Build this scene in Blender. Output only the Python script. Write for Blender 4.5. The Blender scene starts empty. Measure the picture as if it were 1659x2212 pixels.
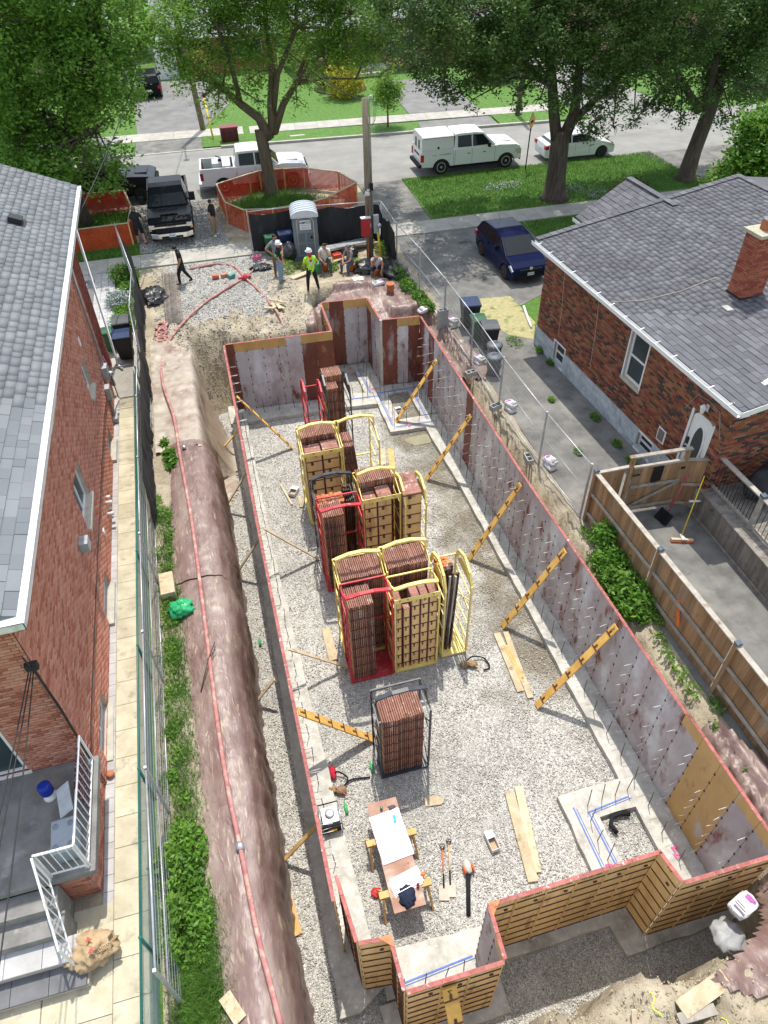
import bpy, math, random
import numpy as np
from mathutils import Vector, Matrix, noise
from math import sin, cos, pi, radians, sqrt, atan2
random.seed(7); RS = np.random.RandomState(5)
sc = bpy.context.scene; COL = sc.collection
CAM = Vector((0, 0, 14.2))
# ---------------------------------------------------------------- camera, sky, sun, exposure
cd = bpy.data.cameras.new('camera'); cam = bpy.data.objects.new('camera', cd); COL.objects.link(cam)
cd.sensor_fit = 'VERTICAL'; cd.sensor_height = 24.0; cd.lens = 24.0*1533/2212
cd.clip_start = 0.1; cd.clip_end = 2000
R_ = Vector((0.96618591, -0.25714161, -0.01905179)); D_ = Vector((-0.1901469, -0.66065412, -0.72620953)); F_ = Vector((0.17415204, 0.70527606, -0.68720939))
cam.matrix_world = Matrix(((R_.x, -D_.x, -F_.x, CAM.x), (R_.y, -D_.y, -F_.y, CAM.y), (R_.z, -D_.z, -F_.z, CAM.z), (0, 0, 0, 1)))
sc.camera = cam
SUN_EL = radians(69.5); SUN_AZ = radians(17.0)      # azimuth from +Y towards +X
w = bpy.data.worlds.new('World'); sc.world = w; w.use_nodes = True
nt = w.node_tree; nt.nodes.clear()
sky = nt.nodes.new('ShaderNodeTexSky'); sky.sky_type = 'NISHITA'; sky.sun_disc = False
sky.sun_elevation = SUN_EL; sky.sun_rotation = SUN_AZ; sky.air_density = 1.3; sky.dust_density = 1.2
bg = nt.nodes.new('ShaderNodeBackground'); bg.inputs[1].default_value = 0.15
wo = nt.nodes.new('ShaderNodeOutputWorld'); hz = nt.nodes.new('ShaderNodeHueSaturation'); hz.inputs['Saturation'].default_value = .55; nt.links.new(sky.outputs[0], hz.inputs['Color']); nt.links.new(hz.outputs[0], bg.inputs[0]); nt.links.new(bg.outputs[0], wo.inputs[0])
sl = bpy.data.lights.new('sun', 'SUN'); sl.energy = 2.5; sl.angle = radians(0.53); sl.color = (1, 0.95, 0.87)
sun = bpy.data.objects.new('sun', sl); COL.objects.link(sun)
sd = Vector((sin(SUN_AZ)*cos(SUN_EL), cos(SUN_AZ)*cos(SUN_EL), sin(SUN_EL)))
sun.rotation_euler = sd.to_track_quat('Z', 'Y').to_euler(); sun.location = (0, 0, 40)
sc.view_settings.view_transform = 'Standard'; sc.view_settings.look = 'None'
sc.view_settings.exposure = 0.95; sc.view_settings.gamma = 1; sc.view_settings.use_curve_mapping = False
try:
    sc.cycles.max_bounces = 6; sc.cycles.transparent_max_bounces = 12; sc.cycles.diffuse_bounces = 3
except Exception: pass

# ---------------------------------------------------------------- materials
def mat(name, cols, scale=4, rough=.8, metal=0, bump=0.0, bscale=None, rnd=.0, detail=5, stretch=(1, 1, 1), stain=None, stain2=None, spec=.4, coat=0, ramp=None, trans=0, bdist=.02, obj=False, vor=None, alpha=1, ior=0):
    """colour from noise ramp `cols`, per-piece value variation rnd, optional stains [(colour, scale, lo, hi, stretch)]"""
    m = bpy.data.materials.new(name); m.use_nodes = True; t = m.node_tree; N = t.nodes; L = t.links; N.clear()
    out = N.new('ShaderNodeOutputMaterial'); b = N.new('ShaderNodeBsdfPrincipled'); L.new(b.outputs[0], out.inputs[0])
    b.inputs['Roughness'].default_value = rough; b.inputs['Metallic'].default_value = metal
    b.inputs['Specular IOR Level'].default_value = spec
    if ior: b.inputs['IOR'].default_value = ior
    if coat: b.inputs['Coat Weight'].default_value = coat; b.inputs['Coat Roughness'].default_value = .04
    if obj:
        tc = N.new('ShaderNodeTexCoord'); pos = tc.outputs['Object']
    else:
        g = N.new('ShaderNodeNewGeometry'); pos = g.outputs['Position']
    def mapped(st):
        if tuple(st) == (1, 1, 1): return pos
        mp = N.new('ShaderNodeMapping'); mp.inputs['Scale'].default_value = st; L.new(pos, mp.inputs[0]); return mp.outputs[0]
    def ns(sc_, st=(1, 1, 1), det=detail):
        n = N.new('ShaderNodeTexNoise'); n.inputs['Scale'].default_value = sc_; n.inputs['Detail'].default_value = det; n.inputs['Roughness'].default_value = .6
        L.new(mapped(st), n.inputs['Vector']); return n.outputs[0]
    r = N.new('ShaderNodeValToRGB'); el = r.color_ramp.elements
    while len(el) < len(cols): el.new(.5)
    for i, c in enumerate(cols):
        p = .32+.36*i/max(1, len(cols)-1) if ramp is None else ramp[i]
        el[i].position = p; el[i].color = (*c, 1)
    if vor:
        v = N.new('ShaderNodeTexVoronoi'); v.inputs['Scale'].default_value = vor; L.new(pos, v.inputs['Vector'])
        sep = N.new('ShaderNodeSeparateColor'); L.new(v.outputs['Color'], sep.inputs[0]); L.new(sep.outputs[0], r.inputs[0])
    else:
        L.new(ns(scale, stretch), r.inputs[0])
    c = r.outputs[0]
    def mix(fac, a, bcol):
        mx = N.new('ShaderNodeMix'); mx.data_type = 'RGBA'
        L.new(fac, mx.inputs[0]); L.new(a, mx.inputs[6])
        if isinstance(bcol, tuple): mx.inputs[7].default_value = (*bcol, 1)
        else: L.new(bcol, mx.inputs[7])
        return mx.outputs[2]
    for s in (stain, stain2):
        if s:
            col, s_, lo, hi, st = s
            mr = N.new('ShaderNodeMapRange'); mr.inputs[1].default_value = lo; mr.inputs[2].default_value = hi; L.new(ns(s_, st, 6), mr.inputs[0])
            c = mix(mr.outputs[0], c, col)
    if rnd:
        gi = N.new('ShaderNodeNewGeometry'); oi = N.new('ShaderNodeObjectInfo')
        ad = N.new('ShaderNodeMath'); ad.operation = 'ADD'; L.new(gi.outputs['Random Per Island'], ad.inputs[0]); L.new(oi.outputs['Random'], ad.inputs[1])
        fr = N.new('ShaderNodeMath'); fr.operation = 'FRACT'; L.new(ad.outputs[0], fr.inputs[0])
        mr = N.new('ShaderNodeMapRange'); mr.inputs[3].default_value = 1-rnd; mr.inputs[4].default_value = 1+rnd; L.new(fr.outputs[0], mr.inputs[0])
        hs = N.new('ShaderNodeHueSaturation'); L.new(mr.outputs[0], hs.inputs['Value']); L.new(c, hs.inputs['Color']); c = hs.outputs[0]
    L.new(c, b.inputs['Base Color'])
    if bump:
        bp = N.new('ShaderNodeBump'); bp.inputs['Strength'].default_value = bump; bp.inputs['Distance'].default_value = bdist
        if vor: L.new(v.outputs['Distance'], bp.inputs['Height'])
        else: L.new(ns(bscale or scale*3, stretch), bp.inputs['Height'])
        L.new(bp.outputs[0], b.inputs['Normal'])
    if alpha < 1: b.inputs['Alpha'].default_value = alpha
    if trans:
        tr = N.new('ShaderNodeBsdfTranslucent'); L.new(c, tr.inputs[0])
        ms = N.new('ShaderNodeMixShader'); ms.inputs[0].default_value = trans
        L.new(b.outputs[0], ms.inputs[1]); L.new(tr.outputs[0], ms.inputs[2]); L.new(ms.outputs[0], out.inputs[0])
    return m
def ramp_mat(name, cols, rough=.85, bump=.2, bscale=30, nz=.25, spec=.3):
    """each piece takes one colour of the list (piece random), broken by noise"""
    m = bpy.data.materials.new(name); m.use_nodes = True; t = m.node_tree; N = t.nodes; L = t.links; N.clear()
    out = N.new('ShaderNodeOutputMaterial'); b = N.new('ShaderNodeBsdfPrincipled'); L.new(b.outputs[0], out.inputs[0])
    b.inputs['Roughness'].default_value = rough; b.inputs['Specular IOR Level'].default_value = spec
    gi = N.new('ShaderNodeNewGeometry'); oi = N.new('ShaderNodeObjectInfo')
    ad = N.new('ShaderNodeMath'); ad.operation = 'ADD'; L.new(gi.outputs['Random Per Island'], ad.inputs[0]); L.new(oi.outputs['Random'], ad.inputs[1])
    fr = N.new('ShaderNodeMath'); fr.operation = 'FRACT'; L.new(ad.outputs[0], fr.inputs[0])
    r = N.new('ShaderNodeValToRGB'); r.color_ramp.interpolation = 'CONSTANT'; el = r.color_ramp.elements
    while len(el) < len(cols): el.new(.5)
    for i, c in enumerate(cols): el[i].position = i/len(cols); el[i].color = (*c, 1)
    L.new(fr.outputs[0], r.inputs[0])
    n = N.new('ShaderNodeTexNoise'); n.inputs['Scale'].default_value = bscale; n.inputs['Detail'].default_value = 4; L.new(gi.outputs['Position'], n.inputs['Vector'])
    n2 = N.new('ShaderNodeTexNoise'); n2.inputs['Scale'].default_value = .6; n2.inputs['Detail'].default_value = 5; L.new(gi.outputs['Position'], n2.inputs['Vector'])
    av = N.new('ShaderNodeMath'); av.operation = 'ADD'; L.new(n.outputs[0], av.inputs[0]); L.new(n2.outputs[0], av.inputs[1])
    mr = N.new('ShaderNodeMapRange'); mr.inputs[1].default_value = .6; mr.inputs[2].default_value = 1.4; mr.inputs[3].default_value = 1-nz; mr.inputs[4].default_value = 1+nz; L.new(av.outputs[0], mr.inputs[0])
    hs = N.new('ShaderNodeHueSaturation'); L.new(mr.outputs[0], hs.inputs['Value']); L.new(r.outputs[0], hs.inputs['Color']); L.new(hs.outputs[0], b.inputs['Base Color'])
    bp = N.new('ShaderNodeBump'); bp.inputs['Strength'].default_value = bump; bp.inputs['Distance'].default_value = .01; L.new(n.outputs[0], bp.inputs['Height']); L.new(bp.outputs[0], b.inputs['Normal'])
    return m
def flat(name, c, rough=.6, metal=0, var=.15, **k):
    c2 = tuple(min(1, x*(1+var)) for x in c); c1 = tuple(x*(1-var) for x in c)
    return mat(name, [c1, c2], scale=k.pop('scale', 6), rough=rough, metal=metal, **k)
def glass_mat(name, c=(.02, .03, .035), rough=.05):
    return mat(name, [c, tuple(x*1.4 for x in c)], scale=1, rough=rough, spec=.5, ior=1.3)
M = {}
# ---------------------------------------------------------------- objects
SURF = 'MESH'
def empty(name, loc=(0, 0, 0), rz=0, parent=None):
    o = bpy.data.objects.new(name, None); COL.objects.link(o); o.location = loc; o.rotation_euler = (0, 0, rz); o.empty_display_size = .2
    if parent: o.parent = parent
    return o
def tag(o, label=None, cat=None, group=None, kind=None):
    if label: o['label'] = label
    if cat: o['category'] = cat
    if group: o['group'] = group
    if kind: o['kind'] = kind
    return o
def thing(name, label, cat, loc=(0, 0, 0), rz=0, group=None): return tag(empty(name, loc, rz), label, cat, group)
class MB:
    def __init__(s): s.v = []; s.f = []; s.m = []; s.sm = []
    def add(s, vs, fs, mi=0, T=None, sm=False):
        b = len(s.v)
        if T is not None: vs = [T @ Vector(p) for p in vs]
        s.v += [tuple(p) for p in vs]; s.f += [tuple(i+b for i in f) for f in fs]; s.m += [mi]*len(fs); s.sm += [sm]*len(fs); return s
    def box(s, x0, x1, y0, y1, z0, z1, mi=0, T=None):
        return s.add([(x0, y0, z0), (x1, y0, z0), (x1, y1, z0), (x0, y1, z0), (x0, y0, z1), (x1, y0, z1), (x1, y1, z1), (x0, y1, z1)],
                     [(0, 3, 2, 1), (4, 5, 6, 7), (0, 1, 5, 4), (1, 2, 6, 5), (2, 3, 7, 6), (3, 0, 4, 7)], mi, T)
    def cbox(s, c, d, mi=0, T=None, rz=0):
        if rz:
            R = Matrix.Translation(c) @ Matrix.Rotation(rz, 4, 'Z'); T = R if T is None else T @ R; c = (0, 0, 0)
        return s.box(c[0]-d[0]/2, c[0]+d[0]/2, c[1]-d[1]/2, c[1]+d[1]/2, c[2]-d[2]/2, c[2]+d[2]/2, mi, T)
    def bar(s, a, b, w, h=None, mi=0, up=(0, 0, 1), T=None):
        """rectangular bar from a to b, width w (sideways) and height h"""
        a = Vector(a); b = Vector(b); h = h or w; d = (b-a).normalized(); u = Vector(up)
        if abs(d.dot(u)) > .95: u = Vector((0, 1, 0)) if abs(d.y) < .9 else Vector((1, 0, 0))
        sd_ = d.cross(u).normalized(); u = sd_.cross(d).normalized()
        vs = []
        for p in (a, b):
            for i, j in ((-1, -1), (1, -1), (1, 1), (-1, 1)): vs.append(p+sd_*(w/2*i)+u*(h/2*j))
        return s.add(vs, [(0, 1, 2, 3)[::-1], (4, 5, 6, 7), (0, 1, 5, 4), (1, 2, 6, 5), (2, 3, 7, 6), (3, 0, 4, 7)], mi, T)
    def tube(s, pts, r, n=6, mi=0, T=None, cap=True, sm=True):
        pts = [Vector(p) for p in pts]; m = len(pts); rs = r if isinstance(r, (list, tuple)) else [r]*m
        vs = []; fs = []; prev = None
        for i, p in enumerate(pts):
            d = (pts[min(i+1, m-1)]-pts[max(i-1, 0)]); d = d.normalized() if d.length > 1e-9 else Vector((0, 0, 1))
            if prev is None:
                u = Vector((0, 0, 1)) if abs(d.z) < .9 else Vector((1, 0, 0)); a = d.cross(u).normalized()
            else:
                a = (prev-d*prev.dot(d)); a = a.normalized() if a.length > 1e-6 else d.cross(Vector((0, 0, 1))).normalized()
            prev = a; b = d.cross(a)
            for k in range(n):
                an = 2*pi*k/n; vs.append(p+a*(cos(an)*rs[i])+b*(sin(an)*rs[i]))
        for i in range(m-1):
            for k in range(n):
                k2 = (k+1) % n; fs.append((i*n+k, i*n+k2, (i+1)*n+k2, (i+1)*n+k))
        if cap: fs.append(tuple(range(n))[::-1]); fs.append(tuple((m-1)*n+k for k in range(n)))
        return s.add(vs, fs, mi, T, sm)
    def prism(s, poly, h0, h1, axis='y', mi=0, T=None):
        """poly of 2D points extruded along axis (y: poly is x,z ; z: poly is x,y ; x: poly is y,z)"""
        n = len(poly)
        def P(a, b, h): return (a, h, b) if axis == 'y' else ((a, b, h) if axis == 'z' else (h, a, b))
        vs = [P(a, b, h0) for a, b in poly]+[P(a, b, h1) for a, b in poly]
        fs = [tuple(range(n)), tuple(range(2*n-1, n-1, -1))]+[(i, i+n, (i+1) % n+n, (i+1) % n) for i in range(n)]
        return s.add(vs, fs, mi, T)
    def lathe(s, prof, n=16, c=(0, 0, 0), mi=0, T=None, axis='z', sm=True):
        vs = []; fs = []; m = len(prof)
        for r, z in prof:
            for k in range(n):
                a = 2*pi*k/n; x, y = r*cos(a), r*sin(a)
                p = (x, y, z) if axis == 'z' else ((x, z, y) if axis == 'y' else (z, x, y))
                vs.append((p[0]+c[0], p[1]+c[1], p[2]+c[2]))
        for i in range(m-1):
            for k in range(n):
                k2 = (k+1) % n; fs.append((i*n+k, i*n+k2, (i+1)*n+k2, (i+1)*n+k))
        fs.append(tuple(range(n))[::-1]); fs.append(tuple((m-1)*n+k for k in range(n)))
        return s.add(vs, fs, mi, T, sm)
    def quad(s, a, b, c, d, mi=0, T=None): return s.add([a, b, c, d], [(0, 1, 2, 3)], mi, T)
    def mesh(s, name, mats):
        me = bpy.data.meshes.new(name); me.from_pydata(s.v, [], s.f)
        for m in (mats if isinstance(mats, (list, tuple)) else [mats]): me.materials.append(m)
        me.polygons.foreach_set('material_index', s.m); me.polygons.foreach_set('use_smooth', s.sm); me.update(); return me
    def build(s, name, mats, parent=None, fix=False, bev=0, **tg):
        me = s.mesh(name, mats)
        if fix:
            import bmesh
            bm = bmesh.new(); bm.from_mesh(me); bmesh.ops.recalc_face_normals(bm, faces=bm.faces)
            if bev: bmesh.ops.bevel(bm, geom=bm.edges[:], offset=bev, segments=2, affect='EDGES', profile=.6, clamp_overlap=True)
            bm.to_mesh(me); bm.free()
        o = bpy.data.objects.new(name, me); COL.objects.link(o)
        if parent: o.parent = parent
        if tg: tag(o, **tg)
        return o
def put(name, me, loc=(0, 0, 0), rot=(0, 0, 0), scale=(1, 1, 1), parent=None):
    o = bpy.data.objects.new(name, me); COL.objects.link(o); o.location = loc; o.rotation_euler = rot; o.scale = scale
    if parent: o.parent = parent
    return o
def children(o): return [c for c in bpy.data.objects if c.parent == o]
def copy_tree(o, loc=None, rz=None, parent=None):
    kids = {}
    for c in bpy.data.objects:
        if c.parent: kids.setdefault(c.parent.name, []).append(c)
    def rec(a, par):
        c = a.copy(); COL.objects.link(c)
        if par: c.parent = par
        for k in kids.get(a.name, []): rec(k, c)
        return c
    r = rec(o, parent)
    if loc is not None: r.location = loc
    if rz is not None: r.rotation_euler = (0, 0, rz)
    return r
def from_np(name, V, Fc, mats, parent=None, mi=None, smooth=False, **tg):
    """V (n,3), Fc (m,k) arrays of constant face size"""
    me = bpy.data.meshes.new(name); k = Fc.shape[1]
    me.vertices.add(len(V)); me.vertices.foreach_set('co', np.ascontiguousarray(V, dtype=np.float32).ravel())
    me.loops.add(Fc.size); me.loops.foreach_set('vertex_index', np.ascontiguousarray(Fc, dtype=np.int32).ravel())
    me.polygons.add(len(Fc)); me.polygons.foreach_set('loop_start', np.arange(0, Fc.size, k, dtype=np.int32)); me.polygons.foreach_set('loop_total', np.full(len(Fc), k, dtype=np.int32))
    for m in (mats if isinstance(mats, (list, tuple)) else [mats]): me.materials.append(m)
    if mi is not None: me.polygons.foreach_set('material_index', np.asarray(mi, dtype=np.int32))
    if smooth: me.polygons.foreach_set('use_smooth', np.ones(len(Fc), dtype=bool))
    me.update(calc_edges=True)
    o = bpy.data.objects.new(name, me); COL.objects.link(o)
    if parent: o.parent = parent
    if tg: tag(o, **tg)
    return o
BOXV = np.array([(-1, -1, -1), (1, -1, -1), (1, 1, -1), (-1, 1, -1), (-1, -1, 1), (1, -1, 1), (1, 1, 1), (-1, 1, 1)])*.5
BOXF = np.array([(0, 3, 2, 1), (4, 5, 6, 7), (0, 1, 5, 4), (1, 2, 6, 5), (2, 3, 7, 6), (3, 0, 4, 7)])
_unit = {}
def unit_box(m):
    if m.name not in _unit:
        me = bpy.data.meshes.new('unit_'+m.name); me.from_pydata([tuple(p) for p in BOXV], [], [tuple(int(i) for i in f) for f in BOXF]); me.materials.append(m); _unit[m.name] = me
    return _unit[m.name]
def pieces(name, boxes, m, parent, T=None, limit=300, minpx=0):
    """boxes: (cx,cy,cz,dx,dy,dz) in the frame T (Matrix). Nearest `limit` become objects, the rest one stuff mesh."""
    T = T or Matrix.Identity(4)
    A = np.array(boxes, dtype=float); R3 = np.array(T.to_3x3()); tr = np.array(T.translation)
    W = A[:, :3] @ R3.T + tr
    dist = np.linalg.norm(W-np.array(CAM), axis=1); o = np.argsort(dist)
    me = unit_box(m); rot = T.to_euler()
    pinv = parent.matrix_world.inverted() if False else None
    for i in o[:limit]:
        ob = bpy.data.objects.new(name, me); COL.objects.link(ob); ob.location = W[i]; ob.rotation_euler = rot; ob.scale = A[i, 3:6]
        if parent is not None: ob.parent = parent
    rest = o[limit:]
    if len(rest):
        V = (BOXV[None]*A[rest][:, None, 3:6]+A[rest][:, None, :3]) @ R3.T + tr
        Fc = (BOXF[None]+8*np.arange(len(rest))[:, None, None]).reshape(-1, 4)
        ob = from_np(name+'s_far', V.reshape(-1, 3), Fc, m, parent); ob['kind'] = 'stuff'; ob.name = name+'_field'
def text(s, size, m, T, parent=None, name='lettering', ext=.002, align='CENTER', sx=1.0, bold=0):
    cu = bpy.data.curves.new('txt', 'FONT'); cu.body = s; cu.size = size; cu.extrude = ext; cu.align_x = align; cu.align_y = 'CENTER'; cu.resolution_u = 2; cu.offset = bold; cu.space_line = .9
    tmp = bpy.data.objects.new('txt', cu); COL.objects.link(tmp)
    dg = bpy.context.evaluated_depsgraph_get(); me = bpy.data.meshes.new_from_object(tmp.evaluated_get(dg)); me.name = name
    bpy.data.objects.remove(tmp); bpy.data.curves.remove(cu)
    me.transform(T @ Matrix.Diagonal((sx, 1, 1, 1))); me.materials.clear(); me.materials.append(m)
    o = bpy.data.objects.new(name, me); COL.objects.link(o)
    if parent: o.parent = parent
    return o
def frame(origin, x, y):
    """4x4 with local x,y axes along given vectors"""
    x = Vector(x).normalized(); z = x.cross(Vector(y)).normalized(); y = z.cross(x)
    return Matrix(((x.x, y.x, z.x, origin[0]), (x.y, y.y, z.y, origin[1]), (x.z, y.z, z.z, origin[2]), (0, 0, 0, 1)))
def ray(px, py):
    return R_*((px-829.5)/1533)+D_*((py-1106)/1533)+F_
def aty(px, py, y):      # photo position on the vertical plane at street depth y
    r = ray(px, py); s = (y-CAM.y)/r.y; return CAM+r*s
def atz(px, py, z=0):
    r = ray(px, py); s = (z-CAM.z)/r.z; return CAM+r*s
def fbm(x, y, z=0, o=4): return noise.fractal(Vector((x, y, z)), .6, 2.0, o)
# ---------------------------------------------------------------- material library
WORLD = []
def wthing(name, label, cat, loc, group=None):      # parts of this thing are modelled in world coordinates
    o = thing(name, label, cat, loc, 0, group); WORLD.append(o); return o
asph = M['asphalt'] = mat('asphalt', [(.15, .147, .14), (.215, .21, .2)], 1.2, .95, bump=.3, bscale=160, stain=((.13, .128, .125), .35, .52, .7, (1, 1, 1)), stain2=((.33, .32, .30), 90, .6, .75, (1, 1, 1)))
M['asphalt_dark'] = mat('asphalt_worn', [(.11, .107, .1), (.2, .195, .18)], 1.6, .95, bump=.4, bscale=120, stain=((.26, .25, .215), .7, .52, .7, (1, 1, 1)), stain2=((.03, .03, .032), .45, .6, .72, (1, 1, 1)))
M['road'] = mat('road_asphalt', [(.205, .2, .185), (.265, .26, .24)], .8, .95, bump=.2, bscale=150, stain=((.15, .147, .14), .5, .56, .8, (.3, 1, 1)), stain2=((.34, .33, .31), 110, .6, .8, (1, 1, 1)))
M['conc'] = mat('concrete', [(.32, .3, .26), (.43, .41, .365)], 2, .9, bump=.15, bscale=60, rnd=.06, stain=((.3, .28, .24), 1.5, .55, .75, (1, 1, 1)))
M['footing'] = mat('footing_concrete', [(.36, .345, .3), (.56, .54, .48)], 3.5, .92, bump=.45, bscale=25, stain=((.25, .23, .19), 1.2, .55, .72, (1, 1, 1)), stain2=((.62, .6, .55), 8, .58, .7, (1, 1, 1)))
M['paver'] = mat('paver_slab', [(.40, .36, .25), (.56, .51, .38)], 2.2, .92, bump=.25, bscale=70, rnd=.09, stain=((.27, .25, .19), 3, .56, .72, (1, 1, 1)), stain2=((.2, .17, .12), 14, .66, .76, (1, 1, 1)))
M['paver_grey'] = mat('paver_grey', [(.36, .35, .34), (.47, .46, .45)], 3, .9, bump=.2, bscale=60, rnd=.1)
M['paver_dark'] = mat('paver_dark', [(.12, .12, .125), (.17, .17, .175)], 3, .9, bump=.2, bscale=60, rnd=.1)
M['grass'] = mat('lawn_grass', [(.055, .13, .018), (.11, .23, .035)], 5, .9, bump=.7, bscale=45, bdist=.05, stain=((.13, .19, .04), .9, .55, .8, (1, 1, 1)), stain2=((.035, .085, .014), 16, .57, .78, (1, 1, 1)))
M['blade'] = mat('grass_blades', [(.07, .165, .02), (.15, .30, .05)], 1.2, .7, rnd=.35, trans=.3)
M['soil'] = mat('soil', [(.25, .205, .14), (.47, .41, .3)], 1.3, .95, bump=.9, bscale=14, bdist=.06, stain=((.19, .15, .095), 2.5, .57, .74, (1, 1, 1)), stain2=((.56, .49, .35), 22, .6, .75, (1, 1, 1)))
M['weed'] = mat('weed_leaves', [(.035, .11, .015), (.10, .24, .035)], 2.5, .6, rnd=.4, trans=.35)
def gravel(name, cols, vs, wet=None, big=.5, bump=1.0):
    m = bpy.data.materials.new(name); m.use_nodes = True; t = m.node_tree; N = t.nodes; L = t.links; b = N['Principled BSDF']
    g = N.new('ShaderNodeNewGeometry'); v = N.new('ShaderNodeTexVoronoi'); v.inputs['Scale'].default_value = vs; L.new(g.outputs['Position'], v.inputs['Vector'])
    sp = N.new('ShaderNodeSeparateColor'); L.new(v.outputs['Color'], sp.inputs[0]); r = N.new('ShaderNodeValToRGB'); el = r.color_ramp.elements
    while len(el) < len(cols): el.new(.5)
    for i, c in enumerate(cols): el[i].position = i/(len(cols)-1); el[i].color = (*c, 1)
    L.new(sp.outputs[0], r.inputs[0])
    v2 = N.new('ShaderNodeTexVoronoi'); v2.feature = 'DISTANCE_TO_EDGE'; v2.inputs['Scale'].default_value = vs; L.new(g.outputs['Position'], v2.inputs['Vector'])
    me = N.new('ShaderNodeMapRange'); me.inputs[1].default_value = 0; me.inputs[2].default_value = .12; me.inputs[3].default_value = .3; me.inputs[4].default_value = 1; L.new(v2.outputs[0], me.inputs[0])
    n = N.new('ShaderNodeTexNoise'); n.inputs['Scale'].default_value = big; n.inputs['Detail'].default_value = 6; L.new(g.outputs['Position'], n.inputs['Vector'])
    mb = N.new('ShaderNodeMapRange'); mb.inputs[1].default_value = .3; mb.inputs[2].default_value = .7; mb.inputs[3].default_value = .8; mb.inputs[4].default_value = 1.15; L.new(n.outputs[0], mb.inputs[0])
    mu = N.new('ShaderNodeMath'); mu.operation = 'MULTIPLY'; L.new(me.outputs[0], mu.inputs[0]); L.new(mb.outputs[0], mu.inputs[1])
    hs = N.new('ShaderNodeHueSaturation'); L.new(mu.outputs[0], hs.inputs['Value']); L.new(r.outputs[0], hs.inputs['Color']); c = hs.outputs[0]
    if wet:      # damp ground: (x0, x1, colour, y0, y1)
        sx = N.new('ShaderNodeSeparateXYZ'); L.new(g.outputs['Position'], sx.inputs[0])
        a = N.new('ShaderNodeMapRange'); a.inputs[1].default_value = wet[0]; a.inputs[2].default_value = wet[1]; L.new(sx.outputs[0], a.inputs[0])
        b2 = N.new('ShaderNodeMapRange'); b2.inputs[1].default_value = wet[3]; b2.inputs[2].default_value = wet[4]; L.new(sx.outputs[1], b2.inputs[0])
        n3 = N.new('ShaderNodeTexNoise'); n3.inputs['Scale'].default_value = 1.1; n3.inputs['Detail'].default_value = 6; L.new(g.outputs['Position'], n3.inputs['Vector'])
        mm = N.new('ShaderNodeMath'); mm.operation = 'MULTIPLY'; L.new(a.outputs[0], mm.inputs[0]); L.new(b2.outputs[0], mm.inputs[1])
        ad = N.new('ShaderNodeMath'); ad.operation = 'MULTIPLY_ADD'; L.new(mm.outputs[0], ad.inputs[0]); ad.inputs[1].default_value = .5; L.new(n3.outputs[0], ad.inputs[2])
        mr = N.new('ShaderNodeMapRange'); mr.inputs[1].default_value = .72; mr.inputs[2].default_value = 1.0; mr.inputs[4].default_value = .85; L.new(ad.outputs[0], mr.inputs[0])
        mx = N.new('ShaderNodeMix'); mx.data_type = 'RGBA'; mx.blend_type = 'MULTIPLY'; L.new(mr.outputs[0], mx.inputs[0]); L.new(c, mx.inputs[6]); mx.inputs[7].default_value = (*wet[2], 1); c = mx.outputs[2]
    L.new(c, b.inputs['Base Color']); b.inputs['Roughness'].default_value = .85; b.inputs['Specular IOR Level'].default_value = .3
    bp = N.new('ShaderNodeBump'); bp.inputs['Strength'].default_value = bump; bp.inputs['Distance'].default_value = .02; L.new(v2.outputs[0], bp.inputs['Height']); L.new(bp.outputs[0], b.inputs['Normal'])
    return m
GC = [(.33, .32, .29), (.44, .425, .385), (.52, .505, .46), (.6, .585, .54), (.47, .44, .375), (.65, .635, .59)]
M['gravel'] = gravel('pit_gravel', GC, 23, wet=(4.4, 6.8, (.42, .36, .26), 6.8, 10.0))
M['stone'] = mat('loose_stone', [(.42, .4, .36), (.6, .58, .53)], 3, .85, rnd=.22, spec=.3)
M['drive_gravel'] = gravel('driveway_gravel', [(.2, .195, .18), (.36, .35, .33), (.46, .45, .42), (.34, .31, .26), (.52, .5, .46)], 14, big=.4)
def sstep(t): t = max(0, min(1, t)); return t*t*(3-2*t)
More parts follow.
